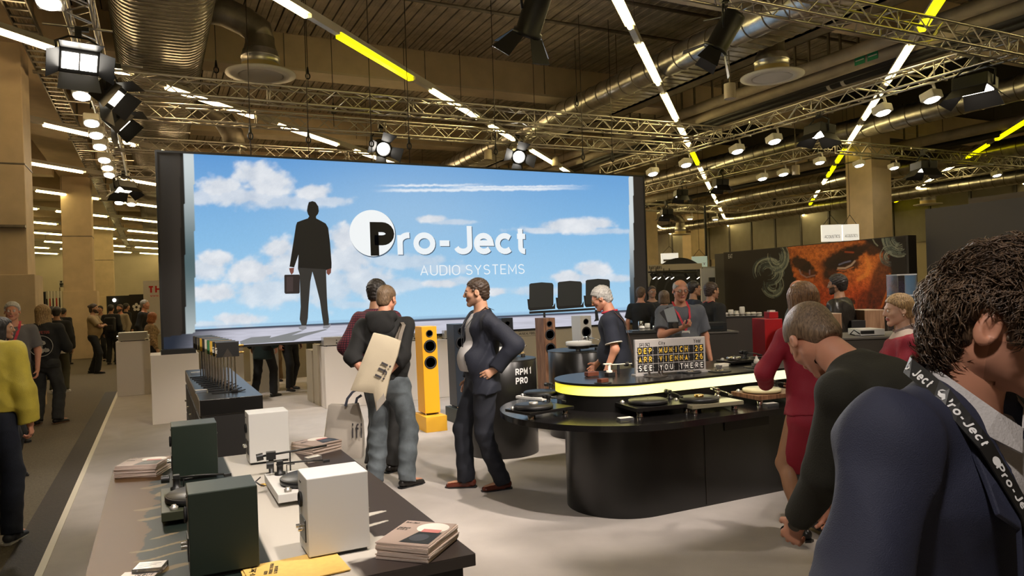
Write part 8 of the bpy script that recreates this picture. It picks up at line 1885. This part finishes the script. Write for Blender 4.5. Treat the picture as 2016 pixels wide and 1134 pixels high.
human('dark clothed visitor carrying a white bag just beyond the blonde visitor', at(111, 14.6), 10, 1.74, sk='c', hair=('short', 'black', .012), wR=(.25, .05, .9), top=[('dark_jacket', c_black, SH(off=.03, hem=.8, sleeve='long', fold=.006))], bottom=('trousers', c_olive), shoes=('flat', mat('trainer_white', (.6, .58, .54), .6), m_sole_w), **lo)
p = PD(112, 674, 14.2); t = thing('carrier_bag', 'white carrier bag held beside the blonde visitor', 'bag', p, -YAW); q = MB(); q.prism([(-.12, -.22), (.16, -.22), (.12, .2), (-.05, .2)], -.04, .04, f=lambda u, v, w: (u, w, v)); q.build('bag_body', m_white_pl, t, .01); q = MB(); q.tube([(-.03, 0, .2), (0, 0, .32), (.08, 0, .32), (.1, 0, .2)], .006, 5); q.build('handle', m_white_pl, t)
human('bearded man with a hair bun and tan tee shirt, arms crossed in the aisle', at(183, 18.7), 100, 1.80, .016, .007, .009, 'c', beard='full', hair=('bun', 'dark', .012), wR=(-.10, .24, 1.22), wL=(.10, .22, 1.20), eR=(.9, .2, -.8), eL=(-.9, .2, -.8), dR=V3(-1, .1, .1), dL=V3(1, .1, .1), belly=.03, top=[('tan_tee', c_tan, SH(off=.026, hem=.88, sleeve='short', fold=.005))], bottom=('trousers', c_black), shoes=shoesB, feet=[(.12, .08, 10), (-.12, -.12, -10)])
for lab, px, d_, az_, H_, sk_, hr, tp, kw in (
        ('young man in a beige shirt with backpack straps behind the man with the bun', 197, 23, 200, 1.76, 'c', ('short', 'black', .01), cloth('beige', (.30, .24, .15), .85), {}),
        ('man in black with a backpack seen from behind in the far group', 218, 21.5, 20, 1.78, 'c', ('short', 'black', .01), c_black, {}),
        ('bearded man in a pale shirt facing the far group', 236, 22.5, 215, 1.78, 'b', ('short', 'dark', .01), cloth('beige', (.30, .24, .15), .85), dict(beard='full')),
        ('man in black with white collar at the far black panel', 248, 25, 60, 1.82, 'c', ('short', 'black', .01), c_black, {}),
        ('older man in black looking right beside the pale booth wall', 284, 18.5, 110, 1.86, 'b', ('short', 'grey', .008), c_black, {}),
        ('dark visitor walking away near the row of banners', 101, 17.5, 25, 1.76, 'c', ('short', 'black', .012), c_black, {}),
        ('second dark visitor near the banners, partly behind the column', 124, 22, 25, 1.72, 'c', ('short', 'black', .012), c_black, {})):
    human(lab, at(px, d_), az_, H_, sk=sk_, hair=hr, top=[('dark_top', tp, SH(off=.026, hem=.86, sleeve='long', fold=.005))], bottom=('trousers', c_black), shoes=shoesB, **{**lo, **kw})
bp = at(218, 21.35); t = thing('backpack', 'black backpack worn by the man in the far group', 'backpack', (bp[0], bp[1], 1.2), -radians(20)); q = MB(); q.bb((-.15, -.16, -.22), (.15, .0, .2)); q.build('pack', m_black_pl, t, .05, seg=3); q = MB(); q.bb((-.1, -.19, -.18), (.1, -.15, -.02)); q.build('pocket', m_black_pl, t, .02)
human('red haired woman in a patterned tan top standing beside the screen', at(296, 15.2), 70, 1.56, fem=True, sk='d', hair=('bob', 'red', .016), hp=14, top=[('patterned_top', c_pat, SH(off=.024, hem=.86, sleeve='long', fold=.005))], bottom=('trousers', c_black), shoes=shoesB, **lo)
# --- people standing behind the screen, only their legs show
for lab, px, py, az_, tr_, tp, kw in (('visitor behind the screen in a long dark green coat and black trousers', 520, 783, 40, c_black, cloth('bottle_green', (.008, .02, .018), .85), dict(hem=.70)), ('visitor behind the screen in black trousers, stepping left', 572, 768, 150, c_black, c_black, {}),
        ('visitor behind the screen in camel trousers, mostly hidden', 538, 752, 200, c_camel, c_check, {}), ('visitor farthest behind the screen in olive clothes', 622, 730, 200, c_olive, c_olive, {})):
    p = G(px, py); human(lab, (p.x, p.y, 0), az_, 1.74, sk='b', hair=('short', 'dark', .01), feet=[(.12, .12, 10), (-.12, -.12, -20)], top=[('dark_top', tp, SH(**{**dict(off=.03, hem=.86, sleeve='long', fold=.005), **kw}))], bottom=('trousers', tr_), shoes=shoesB, **lo)
